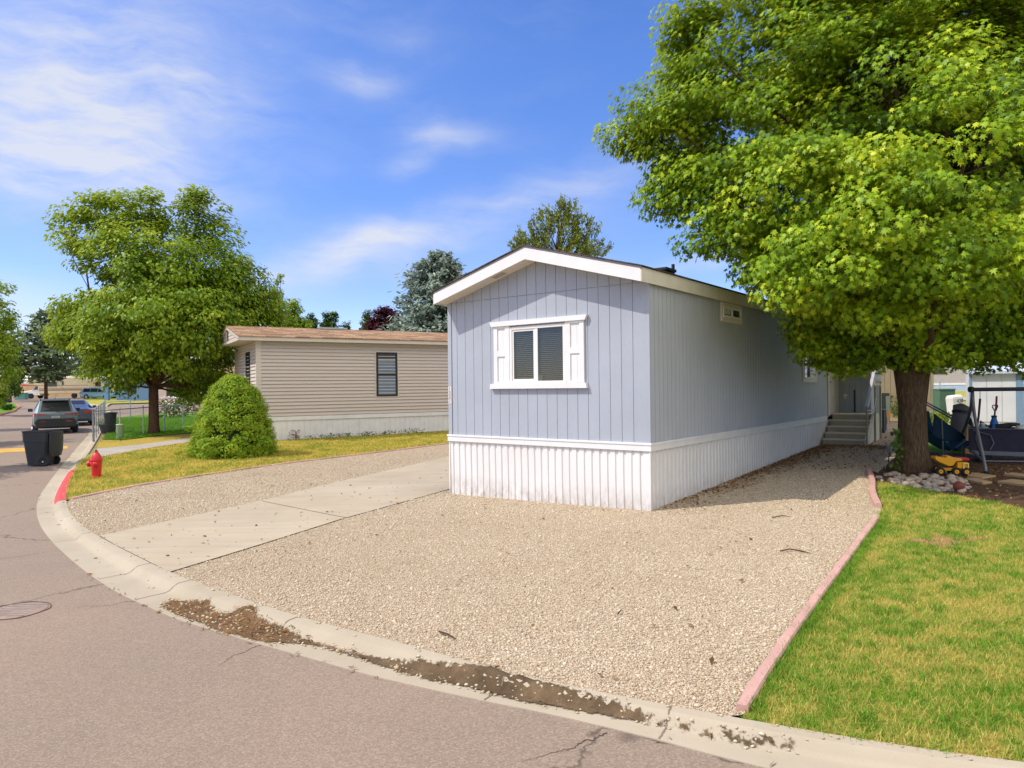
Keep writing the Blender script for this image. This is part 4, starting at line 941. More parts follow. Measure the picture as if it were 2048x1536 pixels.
M['leaf_bush'] = leaf_mat('bush_needles', (.10, .20, .012), (.30, .43, .022), (.56, .58, .045), .3, .6, 2.5)
def limb(m, a, b, r0, r1, bend=.12, n=7, seg=8, sag=0.0):
    a, b = Vector(a), Vector(b); L = (b-a).length
    o1 = Vector(rng.normal(0, bend*L*.5, 3)); pts = []; rr = []
    for i in range(n+1):
        t = i/n; p = a.lerp(b, t)+o1*math.sin(PI*t)+Vector((0, 0, sag*L*math.sin(PI*t)))
        if 0 < i < n: p += Vector(rng.normal(0, .012*L, 3))
        pts.append(p); rr.append(r0+(r1-r0)*t)
    m.tube(pts, rr, seg); return pts
def crown_tree(name, label, cat, base, lobes, leaf, size, n_clump, per, tmpl, trunk_r, fork_z, bark, clump_r=.5, flat=.6, group=None, lean=(0, 0), flare=1.5, out=.55, limbs=99, twigs=0.0, shell=.3, stub=False):
    """lobes: (x, y, z, r) in world space; clumps of leaves fill each lobe, limbs run to the lobes"""
    t = thing(name, label, cat, base, 0, group); B = np.array(base, float)
    lob = np.array(lobes, float); lob[:, :3] -= B; w = lob[:, 3]**1.75; w = w/w.sum()
    idx = rng.choice(len(lob), n_clump, p=w); cen = lob[idx, :3]+ball(n_clump, 1, shell)*lob[idx, 3:4]*np.array([1, 1, .9])
    mid = np.average(lob[:, :3], 0, weights=w)
    cr = clump_r*(.6+.7*rng.random(n_clump)); cnt = np.maximum(3, (per*(cr/clump_r)**2)).astype(int)
    ci = np.repeat(np.arange(n_clump), cnt); N = len(ci)
    d = unit(rng.normal(size=(N, 3))); rad = (.35+.65*rng.random((N, 1))**.6)
    lp = d*rad*cr[ci][:, None]*np.array([1, 1, flat]); pos = cen[ci]+lp
    outw = unit(cen[ci]-mid)
    nr = d*.5+outw*out+np.array([0, 0, .75])+rng.normal(0, .45, (N, 3))
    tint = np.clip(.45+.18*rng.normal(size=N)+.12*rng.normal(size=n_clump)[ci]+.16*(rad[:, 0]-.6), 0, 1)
    axis = outw*.8+d*.6+np.array([0, 0, -.55])+rng.normal(0, .4, (N, 3))
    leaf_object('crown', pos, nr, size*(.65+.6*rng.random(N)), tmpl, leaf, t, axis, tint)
    m = MB(); fk = Vector((lean[0], lean[1], fork_z)); pts = []; rr = []
    for i in range(9):
        q = i/8; z = -.15+(fork_z+.15)*q
        pts.append((lean[0]*q*q, lean[1]*q*q, z)); rr.append(trunk_r*(1+(flare-1)*max(0, 1-q*2.4)**2)*(1-.12*q) * (1+.02*math.sin(i*2.3)))
    if stub: rr[-1] *= 1.45; rr[-2] *= 1.28; rr[-3] *= 1.10
    m.tube(pts, rr, 18)
    order = np.argsort(-lob[:, 3])[:limbs]
    for i in order:
        e = Vector(lob[i, :3]); s0 = fk+Vector((0, 0, -.1)); r0 = trunk_r*.42*min(1.2, .5+lob[i, 3]/max(lob[:, 3])*.5)
        path = limb(m, s0, e, r0, max(.012, r0*.22), .10, 7, 8, .06)
        near = np.where(idx == i)[0]
        for j in rng.permutation(near)[:int(3+len(near)*twigs)]:
            q = path[int(rng.integers(3, 8))]; limb(m, q, cen[j], r0*.22, .006, .15, 4, 5)
    m.build('trunk', bark, t, smooth=4)
    return t
def lob(px, py, rpx, Y): q = at(px, py, Y); return (q[0], q[1], q[2], rpx*Y/F)
b_ = P(1826, 949); TB = (b_[0]*(1+.33/b_[1]), b_[1]+.33, b_[2]); TY = TB[1]
L = [lob(*a) for a in (
    (1335, 275, 95, TY-.2), (1275, 265, 48, TY), (1420, 120, 105, TY+.4), (1400, 60, 60, TY+.2), (1440, 300, 130, TY-.8), (1385, 410, 85, TY-.6), (1330, 390, 45, TY-.4), (1450, 470, 65, TY-.8), (1540, 130, 160, TY-.4),
    (1570, 400, 150, TY-1.6), (1540, 520, 80, TY-1.0), (1640, 535, 105, TY-2.5), (1700, 610, 75, TY-1.9), (1605, 592, 46, TY-.8), (1650, 662, 58, TY+.1), (1640, 670, 50, TY+.6), (1730, 685, 55, TY-.1), (1725, 690, 50, TY+.6), (1640, 690, 32, TY+.2), (1700, 722, 30, TY+.1), (1665, 715, 30, TY+.4), (1618, 645, 38, TY+.1), (1625, 635, 42, TY+.7), (1750, 712, 38, TY), (1700, 655, 70, TY-.2), (1690, 660, 60, TY+.8), (1885, 700, 42, TY), (1795, 680, 58, TY-.3), (1800, 690, 50, TY+.6),
    (1780, 430, 170, TY-2.5), (1760, 200, 200, TY-.6), (1940, 290, 190, TY-2.3), (1960, 520, 145, TY-2.7), (1840, 560, 90, TY-2.4), (1860, 650, 80, TY-.1), (1850, 660, 80, TY-.3), (1930, 680, 52, TY-.1), (1940, 670, 60, TY+.7), (2000, 665, 66, TY-.2), (2010, 650, 80, TY+.6), (2070, 640, 95, TY-.1), (2080, 620, 110, TY+.9),
    (2110, 440, 200, TY-.6), (2120, 180, 220, TY), (1750, -60, 220, TY), (1570, -40, 130, TY+.2), (1940, -80, 230, TY), (2090, -120, 200, TY+.8), (1830, -300, 240, TY+.4),
    (1500, 240, 130, TY+1.4), (1680, 330, 180, TY+2.2), (1880, 330, 210, TY+2.6), (1830, 590, 130, TY+1.9), (1660, 570, 100, TY+1.4), (2060, 580, 150, TY+1.8), (2270, 330, 240, TY), (2260, 560, 190, TY+.3), (2180, 640, 130, TY), (2330, 120, 260, TY+.6), (2200, 600, 170, TY+2.6), (1950, 600, 150, TY+2.8), (2400, 480, 260, TY+1.5), (1740, 90, 190, TY+2), (2000, 100, 220, TY+2.4))]
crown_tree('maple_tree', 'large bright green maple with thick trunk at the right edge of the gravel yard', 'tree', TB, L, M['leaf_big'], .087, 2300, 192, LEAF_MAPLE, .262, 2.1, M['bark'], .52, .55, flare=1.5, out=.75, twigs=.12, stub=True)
b_ = P(308, 868); Y2 = b_[1]
L = [lob(*a) for a in (
    (150, 460, 48, Y2), (215, 430, 50, Y2+.6), (280, 418, 40, Y2), (330, 462, 48, Y2+.5), (402, 425, 36, Y2), (440, 470, 45, Y2+.4), (255, 500, 70, Y2-1), (330, 540, 85, Y2-1.6), (420, 540, 75, Y2-.8), (480, 560, 48, Y2),
    (515, 610, 42, Y2), (535, 645, 28, Y2+.3), (195, 530, 45, Y2), (165, 620, 45, Y2+.4), (150, 670, 42, Y2-.5), (230, 650, 75, Y2-1.8), (320, 650, 90, Y2-2.2), (420, 640, 80, Y2-1.4), (480, 660, 45, Y2+.6), (200, 710, 50, Y2-1.2), (262, 725, 48, Y2-1.4),
    (365, 712, 52, Y2-1), (430, 720, 48, Y2+.4), (245, 775, 24, Y2-.8), (410, 770, 36, Y2+1.2), (450, 785, 24, Y2+1.4), (390, 790, 30, Y2+1.6), (355, 770, 28, Y2+1.4), (300, 395, 22, Y2), (400, 398, 20, Y2), (455, 420, 16, Y2), (440, 600, 60, Y2+1.8), (300, 600, 90, Y2+2))]
crown_tree('maple_tree', 'rounded green maple with single brown trunk on the fenced lawn behind the hydrant', 'tree', b_, L, M['leaf_mid'], .19, 1080, 80, LEAF_OVAL, .22, 2.2, M['bark2'], .62, .6, flare=1.25, out=.6, twigs=.10)
# conifers: whorls of drooping branches carrying needle sprays
def conifer(name, label, base, H, R, leaf, bark, n_branch, size, per, shape=1.0, z0=.08, droop=.15, cat='tree', up=.25, group=None, tmpl=SPRAY, r0=.02, irr=.18):
    t = thing(name, label, cat, base, 0, group); m = MB()
    m.tube([(0, 0, -.1), (0, 0, H*.5), (0, 0, H*.97)], [H*r0, H*r0*.6, .02], 9)
    pos = []; nr = []; ax = []
    for i in range(n_branch):
        q = (i+.5)/n_branch; z = H*(z0+(1-z0)*q**.9); a = i*2.39996+rng.normal(0, .3)
        Lb = R*((1-q)**shape)*(1+irr*rng.normal()) + R*.06
        d = np.array([math.cos(a), math.sin(a), 0]); p0 = np.array([0, 0, z]); end = p0+d*Lb+np.array([0, 0, Lb*up-droop*Lb])
        if Lb > .25: limb(m, p0, end, .018*Lb+.008, .004, .05, 4, 5, -.04)
        k = max(4, int(per*Lb/R)); s = .12+.88*rng.random(k)**.75
        pp = p0+(end-p0)*s[:, None]+rng.normal(0, 1, (k, 3))*np.array([.15, .15, .08])*Lb*(1.15-s*.5)[:, None]
        pos.append(pp); ax.append(d*.9+rng.normal(0, .45, (k, 3))+np.array([0, 0, .25])); nr.append(np.array([0, 0, 1])+d*.5+rng.normal(0, .55, (k, 3)))
    pos = np.concatenate(pos); leaf_object('crown', pos, np.concatenate(nr), size*(.6+.7*rng.random(len(pos))), tmpl, leaf, t, np.concatenate(ax))
    m.build('trunk', bark, t, smooth=4); return t
def ground_under(px, Y): q = at(px, 700, Y); return (q[0], q[1], float(g(q[0], q[1])))
q = ground_under(880, 44); conifer('spruce_tree', 'blue-grey spruce rising behind the beige home roof', q, 10.2, 3.5, M['leaf_spruce'], M['bark2'], 330, .33, 120, .55, .03, .1, up=.4)
# pine behind the blue home: upswept irregular boughs
q = ground_under(1120, 36); Y3 = 36.
L = [lob(*a) for a in ((1055, 480, 26, Y3), (1085, 450, 30, Y3), (1120, 430, 22, Y3), (1150, 430, 24, Y3), (1120, 480, 50, Y3), (1165, 460, 26, Y3), (1180, 500, 30, Y3), (1060, 520, 45, Y3), (1150, 520, 50, Y3), (1205, 500, 14, Y3), (1035, 495, 14, Y3), (1188, 462, 10, Y3), (1125, 410, 10, Y3), (1120, 580, 70, Y3))]
pt = thing('pine_tree', 'olive green pine with upswept boughs rising behind the blue home roof', 'tree', q)
lb = np.array(L); lb[:, :3] -= np.array(q); n = 620; w = lb[:, 3]**1.8; idx = rng.choice(len(lb), n, p=w/w.sum()); cen = lb[idx, :3]+ball(n, 1, .3)*lb[idx, 3:4]
mid = np.array([0, 0, lb[:, 2].mean()-1.5]); ci = np.repeat(np.arange(n), 26); dirn = unit(unit(cen-mid)+np.array([0, 0, .9]))[ci]; s_ = rng.random((len(ci), 1))
pos = cen[ci]+dirn*(s_-.5)*.62+rng.normal(0, .055, (len(ci), 3))
leaf_object('crown', pos, rng.normal(size=(len(ci), 3)), .16*(.6+.7*rng.random(len(ci))), SPRAY, M['leaf_pine'], pt, dirn+rng.normal(0, .6, (len(ci), 3)))
m = MB(); topz = lb[:, 2].max(); m.tube([(0, 0, -.1), (0, 0, topz*.6), (0, 0, topz*.97)], [.2, .12, .03], 8)
for j in range(26): e = lb[j % len(lb), :3]+rng.normal(0, .3, 3); limb(m, (0, 0, max(.5, e[2]-1.6)), e, .05, .01, .08, 5, 5)
m.build('trunk', M['bark'], pt, smooth=4)
# far street pines on the left
q = P(92, 797); conifer('pine_tree', 'tall hazy pine beside the far street above the parked vehicles', (q[0]*.9, q[1]*.9, q[2]), 12.6, 5.4, M['leaf_far'], M['bark2'], 90, .85, 70, .7, .2, .05, up=.15, irr=.3)
q = P(186, 790); conifer('pine_tree', 'dark pine with a bare lower trunk standing behind the light blue minivan', (q[0]*.72, q[1]*.72, float(g(q[0]*.72, q[1]*.72))), 8.6, 5.2, M['leaf_far'], M['bark2'], 60, .8, 80, .5, .34, .1, up=.1, irr=.3)
# dwarf conical bush by the beige home
b_ = P(451, 917); bq = thing('conical_bush', 'dense rounded yellow-green conifer bush in front of the beige home', 'bush', (b_[0], b_[1]+.7, b_[2]))
Hb = 168*b_[1]/F*1.02; Rb = 76*(b_[1]+.6)/F
k = 720; zz = rng.random(k)**1.15; prof_r = lambda z: np.sqrt(np.clip(1-z**2.1, 0, 1))*(1-.08*z)
aa = rng.random(k)*2*PI; rr = prof_r(zz)*Rb*(.93+.06*rng.normal(size=k)); cen = np.c_[rr*np.cos(aa), rr*np.sin(aa), zz*Hb*.95]
extra = np.array([(-.82*Rb, -.55*Rb, .12*Hb), (-.3*Rb, -.9*Rb, .1*Hb), (.35*Rb, -.88*Rb, .1*Hb), (.85*Rb, -.42*Rb, .14*Hb), (-.9*Rb, -.1*Rb, .25*Hb)])
cen = np.concatenate([cen]+[e+rng.normal(0, .13*Rb, (16, 3)) for e in extra]); k = len(cen)
ci = np.repeat(np.arange(k), 74); d = unit(rng.normal(size=(len(ci), 3))); cr = (.10+.09*rng.random(k))
pos = cen[ci]+d*cr[ci][:, None]*np.array([1, 1, .75]); outw = unit(np.c_[cen[:, :2], cen[:, 2]*.5])[ci]
leaf_object('foliage', pos, d+outw*.6+np.array([0, 0, .3]), .062*(.6+.8*rng.random(len(ci))), SPRAY, M['leaf_bush'], bq, d+np.array([0, 0, .4]), np.clip(.42+.15*rng.normal(size=len(ci))+.22*rng.normal(size=k)[ci]*.6, 0, 1))
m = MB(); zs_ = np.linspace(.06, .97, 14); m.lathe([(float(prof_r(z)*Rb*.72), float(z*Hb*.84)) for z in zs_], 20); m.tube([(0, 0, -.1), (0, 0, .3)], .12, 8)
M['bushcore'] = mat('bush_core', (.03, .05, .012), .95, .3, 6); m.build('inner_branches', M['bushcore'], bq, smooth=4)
# left edge street trees, shrubs, skyline trees
def simple_tree(name, label, px, Y, lobes, leaf, size, n, per, trunk=.16, fork=2.0, group=None, cat='tree', tmpl=LEAF_OVAL, cr=.6):
    b = ground_under(px, Y)
    return crown_tree(name, label, cat, b, [lob(a[0], a[1], a[2], Y+(a[3] if len(a) > 3 else 0)) for a in lobes], leaf, size, n, per, tmpl, trunk, fork, M['bark2'], cr, .65, group, twigs=.05)
simple_tree('street_tree', 'leafy bright green tree cut off by the left edge beside the far street', -50, 52, ((-20, 590, 38), (-5, 640, 38), (-20, 690, 52), (15, 600, 14), (10, 705, 26), (0, 745, 30), (20, 740, 16), (-60, 640, 70), (-50, 760, 40)), M['leaf_mid'], .26, 190, 55)
simple_tree('shrub', 'yellow-green shrub at the left edge beside the far street bin', -4, 66, ((-4, 775, 20), (6, 790, 12), (-10, 800, 16), (2, 808, 10)), M['leaf_lime'], .16, 70, 60, .06, .4, cat='shrub', cr=.35)
simple_tree('shrub', 'small low green shrub on the kerbed lawn opposite', 18, 60, ((18, 813, 6), (10, 814, 5), (24, 815, 4)), M['leaf_dark'], .12, 24, 50, .04, .15, cat='shrub', cr=.2)
simple_tree('small_tree', 'young bright green tree far down the street beyond the pine', 36, 120, ((30, 745, 12), (45, 740, 10), (20, 752, 8)), M['leaf_lime'], .4, 60, 40, .12, 1.5, cr=.8)
simple_tree('roadside_tree', 'dark narrow tree trunked low beside the far tan fence', 20, 92, ((18, 720, 18), (22, 755, 14), (14, 690, 12), (26, 780, 9)), M['leaf_dark'], .38, 90, 40, .14, 1.2, cr=.8)
simple_tree('poplar_tree', 'pale green poplar standing just right of the street maple crown', 585, 62, ((585, 620, 16), (580, 645, 24), (600, 650, 18), (565, 650, 24), (610, 650, 10), (590, 606, 9)), M['leaf_mid'], .24, 120, 50, .14, 2.0, cr=.5)
simple_tree('poplar_tree', 'slim upright tree top nearest the street maple, a green spike against sky', 548, 50, ((545, 590, 13), (555, 610, 15), (548, 635, 22), (560, 562, 4), (562, 552, 3)), M['leaf_mid'], .22, 80, 45, .12, 2.0, cr=.4)
sky_g = 'poplar tips beyond the beige roof'
for px, top, wd, lab in ((622, 628, 9, 'short poplar tip above the left part of the tan roof'), (652, 630, 7, 'left one of two slender leaning poplar tips above the tan roof'), (666, 629, 7, 'right one of two slender leaning poplar tips above the tan roof'),
        (733, 626, 9, 'poplar tip left of the purple plum crown'), (693, 645, 7, 'lowest poplar tip in the middle of the tan roof line')):
    simple_tree('poplar_tree', lab, px, 80, ((px, top+9, wd*.8), (px+1, top+22, wd*1.1), (px, top+40, wd*1.5), (px+2, top, wd*.45)), M['leaf_dark'], .3, 46, 34, .12, 2.0, sky_g, cr=.5)
simple_tree('plum_tree', 'dark purple-leaved plum tree between the poplar tips and the blue spruce', 768, 48, ((765, 640, 22), (748, 652, 16), (785, 636, 16), (800, 650, 14), (770, 665, 30), (772, 622, 8)), M['leaf_plum'], .19, 150, 50, .12, 1.8, cr=.4)
# a street tree left of the view whose shadow crosses the road
for x_, y_, lab in ((-18.9, 18.2, 'street tree nearer the viewer left of the road'), (-24.8, 26.4, 'street tree farther along the left side of the road'), (-31.5, 34.5, 'third street tree along the left side of the road')):
    b = (x_, y_, float(g(x_, y_))); crown_tree('street_tree', lab, 'tree', b, [(x_+dx, y_+dy, b[2]+z_, r_) for dx, dy, z_, r_ in ((0, 0, 4.8, 1.5), (.6, .9, 5.6, 1.2), (-1, -.6, 4.4, 1.3), (.2, -1.4, 5.3, 1.1), (0, .8, 6.6, 1.1))], M['leaf_mid'], .2, 120, 50, LEAF_OVAL, .16, 2.2, M['bark2'], .6, .6, twigs=.05)
# rose bushes along the inner fence
M['petal'] = leaf_mat('rose_petals', S(220, 150, 130), S(240, 214, 196), S(250, 246, 240), .2)
for i, (px, py, lab) in enumerate(((335, 836, 'rose bush with white blooms next to the street maple trunk'), (362, 834, 'rose bush with pink blooms left of the conical bush'), (396, 830, 'rose bush half hidden behind the conical bush'))):
    b = P(px, py); rb = thing('rose_bush', lab, 'bush', b, 0, 'rose bushes along the inner fence'); n = 500
    d = ball(n, 1, .4)*np.array([1.0, .7, .62])+np.array([0, 0, .66]); leaf_object('foliage', d, d+rng.normal(0, .6, (n, 3)), .16*(.6+.7*rng.random(n)), LEAF_OVAL, M['leaf_dark'], rb)
    n = 55; d = ball(n, 1, .85)*np.array([1.05, .75, .7])+np.array([0, -.05, .74]); leaf_object('blossoms', d, d+np.array([0, -.6, .4]), .13*(.6+.7*rng.random(n)), LEAF_MAPLE, M['petal'], rb)
    m = MB()
    for j in range(7): limb(m, rng.normal(0, .12, 3)*np.array([1, 1, 0]), (rng.normal(0, .5), rng.normal(0, .3), .5+.5*rng.random()), .015, .006, .1, 4, 5)
    m.build('stems', M['bark2'], rb)
# weeds along the beige skirting
for i, u in enumerate((1.35, 2.1, 2.75, 3.4, 4.3, 5.2, 6.2)):
    x_, y_ = BC[0]+math.cos(BA)*u+math.sin(BA)*.16, BC[1]+math.sin(BA)*u-math.cos(BA)*.16
    hgt = (.42, .2, .22, .18, .2, .2, .22)[i]
    wd = thing('weed', ('tall dry weed standing against the pale skirting of the beige home' if i == 0 else 'low green weed at the foot of the pale skirting'), 'weed', (x_, y_, float(g(x_, y_))), 0, 'weeds along the beige skirting')
    n = 110; d = np.c_[rng.normal(0, .32 if i else .12, n), rng.normal(0, .06, n), hgt*rng.random(n)]; leaf_object('leaves', d, rng.normal(size=(n, 3)), .07*(.6+.7*rng.random(n)), LEAF_OVAL, M['leaf_dark'] if i else M['litter'], wd)
    m = MB(); m.tube([(0, 0, -.02), (.02, 0, hgt)], .006, 5); m.build('stem', M['bark2'], wd)
# shrub behind the teal chair, garden plants by the tan house, ivy on the maple
b = P(1880, 872); sb = thing('shrub', 'yellow-green leafy shrub behind the teal folding chair', 'shrub', (b[0], b[1], b[2])); n = 900
d = ball(n, 1, .4)*np.array([.52, .4, .36])+np.array([0, 0, .34]); leaf_object('foliage', d, d+rng.normal(0, .5, (n, 3)), .085*(.6+.7*rng.random(n)), LEAF_OVAL, M['leaf_lime'], sb)
m = MB()
for j in range(8): limb(m, rng.normal(0, .06, 3)*np.array([1, 1, 0]), (rng.normal(0, .25), rng.normal(0, .2), .3+.3*rng.random()), .01, .004, .1, 4, 5)
m.build('stems', M['bark2'], sb)
for i, (px, py, w_, h_) in enumerate(((1757, 834, .35, .3), (1788, 834, .3, .42), (1800, 836, .3, .3))):
    b = P(px, py); gp_ = thing('garden_plant', ('low green plant left of the brown utility post', 'leggy green plant right of the brown utility post', 'small plant against the tan house next to the maple trunk')[i], 'plant', b, 0, 'plants along the tan house'); n = 200
    d = ball(n, 1, .3)*np.array([w_, .25, h_])+np.array([0, 0, h_]); leaf_object('leaves', d, d+rng.normal(0, .5, (n, 3)), .09*(.6+.7*rng.random(n)), LEAF_OVAL, M['leaf_dark'], gp_)
    m = MB()
    for j in range(5): limb(m, (0, 0, 0), (rng.normal(0, w_*.6), rng.normal(0, .1), h_*1.4), .008, .004, .1, 3, 5)
    m.build('stems', M['bark2'], gp_)
iv = thing('maple_sprout', 'thin dark leafy sprout against the left side of the large maple trunk', 'sprout', (TB[0]-.42, TB[1]-.25, TB[2])); n = 70
s_ = rng.random(n); d = np.c_[rng.normal(-.04, .05, n), rng.normal(0, .05, n), .1+.75*s_]; leaf_object('leaves', d, rng.normal(size=(n, 3))+np.array([0, -.8, .4]), .07*(.7+.6*rng.random(n)), LEAF_MAPLE, M['leaf_dark'], iv)
m = MB(); limb(m, (0, 0, 0), (-.03, 0, .85), .008, .003, .05, 6, 5); m.build('stem', M['bark2'], iv)
# bare hill and far wood line beyond the street
hb = MB(); nx_, ny_ = 60, 12
for j in range(ny_+1):
    for i in range(nx_+1):
        x = -260+330*i/nx_; y = 215+70*j/ny_; e = math.sin(PI*j/ny_*.5)
        hb.v.append((x, y, 1.0+e*(7.5+2.2*math.sin(i*.35)+1.2*math.sin(i*.9+1))+ .5*rng.normal()))
for j in range(ny_):
    for i in range(nx_): a = j*(nx_+1)+i; hb.f.append((a, a+1, a+nx_+2, a+nx_+1))
struct(hb.build('hills', M['sand'], smooth=4))
n = 5200; x = rng.uniform(-230, 190, n); y = rng.uniform(150, 205, n); zt_ = 1.2+rng.random(n)**.7*(4.4+1.6*np.sin(x*.11)+1.2*np.sin(x*.31))
keep = (x > -70) | (x < -128); pos = np.c_[x, y, zt_][keep]
o = leaf_object('treeline', pos, rng.normal(size=(len(pos), 3))+np.array([0, -.6, .6]), 1.5*(.6+.7*rng.random(len(pos))), LEAF_OVAL, M['leaf_far'], None); o['kind'] = 'stuff'
# ------------------------------------------------------------------ vehicles
def paint(name, col): return mat(name, col, .28, .05, 2, coat=.6, spec=.5)
M['suvpaint'] = paint('grey_green_car_paint', S(100, 120, 122)); M['sedanpaint'] = paint('blue_grey_car_paint', S(66, 80, 94)); M['vanpaint'] = paint('light_blue_car_paint', S(132, 178, 190))
M['lamp_red'] = mat('red_lamp_lens', (.42, .03, .02), .25, .08, coat=.5); M['lamp_amber'] = mat('amber_lens', (.65, .16, .03), .25, .05, coat=.5)
M['rubber'] = mat('tyre_rubber', (.02, .02, .021), .85, .2, 5); M['rim'] = mat('alloy_rim', (.45, .45, .46), .35, .1, metal=.7)
M['carglass'] = glass_mat('car_glass', (.03, .028, .032)); M['trimblk'] = mat('grey_black_plastic', (.035, .036, .04), .6, .15)
def car(name, label, loc, rz, spec, body, wheels, wr, lamps=True, scale=1.0):
    t = thing(name, label, 'car', loc, rz); t.scale = (scale,)*3
    m = MB(); rings = []
    for x, w, z0, zb_, zt_, wt in spec:
        h = [(w*.86, z0), (w, z0+.2), (w*1.0, (z0+zb_)/2+.1), (w*.97, zb_), (wt, zt_-.05), (wt*.82, zt_)]
        rings.append([(x, y, z) for y, z in h]+[(x, -y, z) for y, z in reversed(h)])
    for r in rings: m.v += r
    n = 12
    for i in range(len(rings)-1):
        for k in range(n): m.f.append((i*n+k, i*n+(k+1) % n, (i+1)*n+(k+1) % n, (i+1)*n+k))
    m.f += [tuple(range(n-1, -1, -1)), tuple((len(rings)-1)*n+k for k in range(n))]
    bd = m.build('body', body, t, smooth=.55)
    for x, s_ in [(x, s_) for x in wheels for s_ in (-1, 1)]:
        w_ = max(q[1] for q in spec); Rm = Matrix.Translation((x, s_*(w_-.10), wr)) @ Matrix.Rotation(-s_*PI/2, 4, 'X')
        m = MB(); m.lathe([(wr*.62, -.115), (wr*.95, -.11), (wr, -.08), (wr, .08), (wr*.95, .11), (wr*.66, .12), (wr*.60, .09)], 24, Rm); wo = m.build('wheel', M['rubber'], t, smooth=.6)
        m = MB(); m.lathe([(.02, .125), (wr*.2, .12), (wr*.58, .115), (wr*.62, .09), (wr*.6, .06)], 20, Rm)
        for a in range(5):
            q = a*2*PI/5; m.tube([tuple(Rm @ Vector((.05*math.cos(q), .05*math.sin(q), .125))), tuple(Rm @ Vector((wr*.56*math.cos(q), wr*.56*math.sin(q), .12)))], .03, 5)
        m.build('rim', M['rim'], wo)
        m = MB(); m.lathe([(wr*1.02, -.02), (wr*1.13, -.02), (wr*1.13, .095), (wr*1.02, .10)], 24, Rm); m.build('wheel_arch', M['trimblk'], bd)
    return t, rings, bd
def panel(m, quad, off):
    q = [Vector(p) for p in quad]; nrm = (q[1]-q[0]).cross(q[3]-q[0]).normalized(); m.add([tuple(p+nrm*off) for p in q]+[tuple(p-nrm*.01) for p in q], [(0, 1, 2, 3), (7, 6, 5, 4), (0, 4, 5, 1), (1, 5, 6, 2), (2, 6, 7, 3), (3, 7, 4, 0)])
A_ = P(153, 867.5, -STEP); B_ = P(161.5, 860, -STEP); hd = math.atan2(B_[1]-A_[1], B_[0]-A_[0]); hd = PI/2+.60
ctr = P(112, 868, -STEP)
SUV = [(0, .80, .42, .98, 1.00, .74), (.06, .88, .34, 1.03, 1.07, .74), (.5, .925, .26, 1.08, 1.655, .63), (1.6, .925, .24, 1.07, 1.69, .64), (2.5, .925, .24, 1.05, 1.64, .63), (3.35, .925, .24, 1.03, 1.10, .74), (4.2, .90, .26, .92, .97, .70), (4.5, .80, .32, .80, .84, .62), (4.6, .66, .42, .62, .66, .5)]
t, rg, bd = car('suv', 'grey-green SUV parked at the kerb behind the black bin', ctr, hd, SUV, M['suvpaint'], (.95, 3.6), .36, scale=.97)
m = MB(); panel(m, [(.085, .62, 1.10), (.085, -.62, 1.10), (.47, -.53, 1.60), (.47, .53, 1.60)], .014); m.build('rear_window', M['carglass'], t)
for s_ in (1, -1):
    m = MB()
    for x0, x1 in ((.62, 1.45), (1.52, 2.42), (2.48, 3.15)):
        def pt(x, up):
            b = np.interp(x, [q[0] for q in SUV], [q[3] for q in SUV]); tt_ = np.interp(x, [q[0] for q in SUV], [q[4] for q in SUV]); w0 = .925*.97; w1 = np.interp(x, [q[0] for q in SUV], [q[5] for q in SUV])
            f_ = .10 if not up else .88; return (x, s_*(w0+(w1-w0)*f_+.012), b+(tt_-.05-b)*f_)
        q = [pt(x0, 0), pt(x1, 0), pt(x1, 1), pt(x0, 1)]
        if s_ < 0: q = q[::-1]
        panel(m, q, .004)
    m.build('side_window', M['carglass'], t)
    m = MB(); m.box((.55, s_*.60-.02, 1.665), (2.6, s_*.60+.02, 1.70)); m.box((.6, s_*.6-.02, 1.62), (.75, s_*.6+.02, 1.67)); m.box((2.4, s_*.6-.02, 1.6), (2.55, s_*.6+.02, 1.67)); m.build('roof_rail', M['trimblk'], t, bevel=.01)
    m = MB(); m.taper(2.95, s_*1.03, 1.04, 1.20, .14, .22, .12, .20); m.build('mirror', M['trimblk'], t, bevel=.02)
    m = MB(); m.add([(-.012, s_*.34, .98), (-.005, s_*.62, 1.0), (.03, s_*.86, 1.03), (.22, s_*.925, 1.02), (.25, s_*.93, .90), (.02, s_*.875, .86), (-.012, s_*.66, .92), (-.02, s_*.36, .94)], [(0, 1, 2, 5, 6, 7), (2, 3, 4, 5)]); m.build('taillight', M['lamp_red'], t)
    m = MB(); m.box((-.04, s_*.55-.13, .60), (-.0, s_*.55+.13, .645)); m.build('reflector', M['lamp_red'], t)
m = MB(); m.box((-.03, -.36, .955), (-.005, .36, .975)); m.build('chrome_strip', M['rim'], t)
m = MB(); m.add([(-.05, -.72, .74), (-.05, .72, .74), (-.03, .86, .58), (-.02, .80, .36), (-.02, -.80, .36), (-.03, -.86, .58), (.06, -.8, .74), (.06, .8, .74), (.1, .9, .3), (.1, -.9, .3)], [(0, 1, 2, 3, 4, 5), (0, 6, 7, 1), (3, 8, 9, 4)]); m.build('bumper', M['trimblk'], t)
M['plate2'] = mat('licence_plate', (.62, .62, .62), .5, .05)
m = MB(); m.box((-.045, -.17, .78), (-.01, .17, .88)); lp = m.build('licence_plate', M['plate2'], t)
m = MB()
for i in range(6): m.box((-.049, -.13+i*.045, .805), (-.046, -.13+i*.045+.026, .85))
m.build('plate_characters', M['digit'], lp)
m = MB(); m.taper(.50, 0, 1.62, 1.67, .34, 1.10, .20, 1.12, -.05); m.build('spoiler', M['suvpaint'], t, bevel=.02)
m = MB(); m.tube([(.05, -.02, 1.08), (.10, -.35, 1.17)], .014, 5); m.build('wiper', M['trimblk'], t)
m = MB(); m.taper(.9, 0, 1.68, 1.76, .12, .03, .04, .02, -.03); m.build('antenna', M['trimblk'], t)
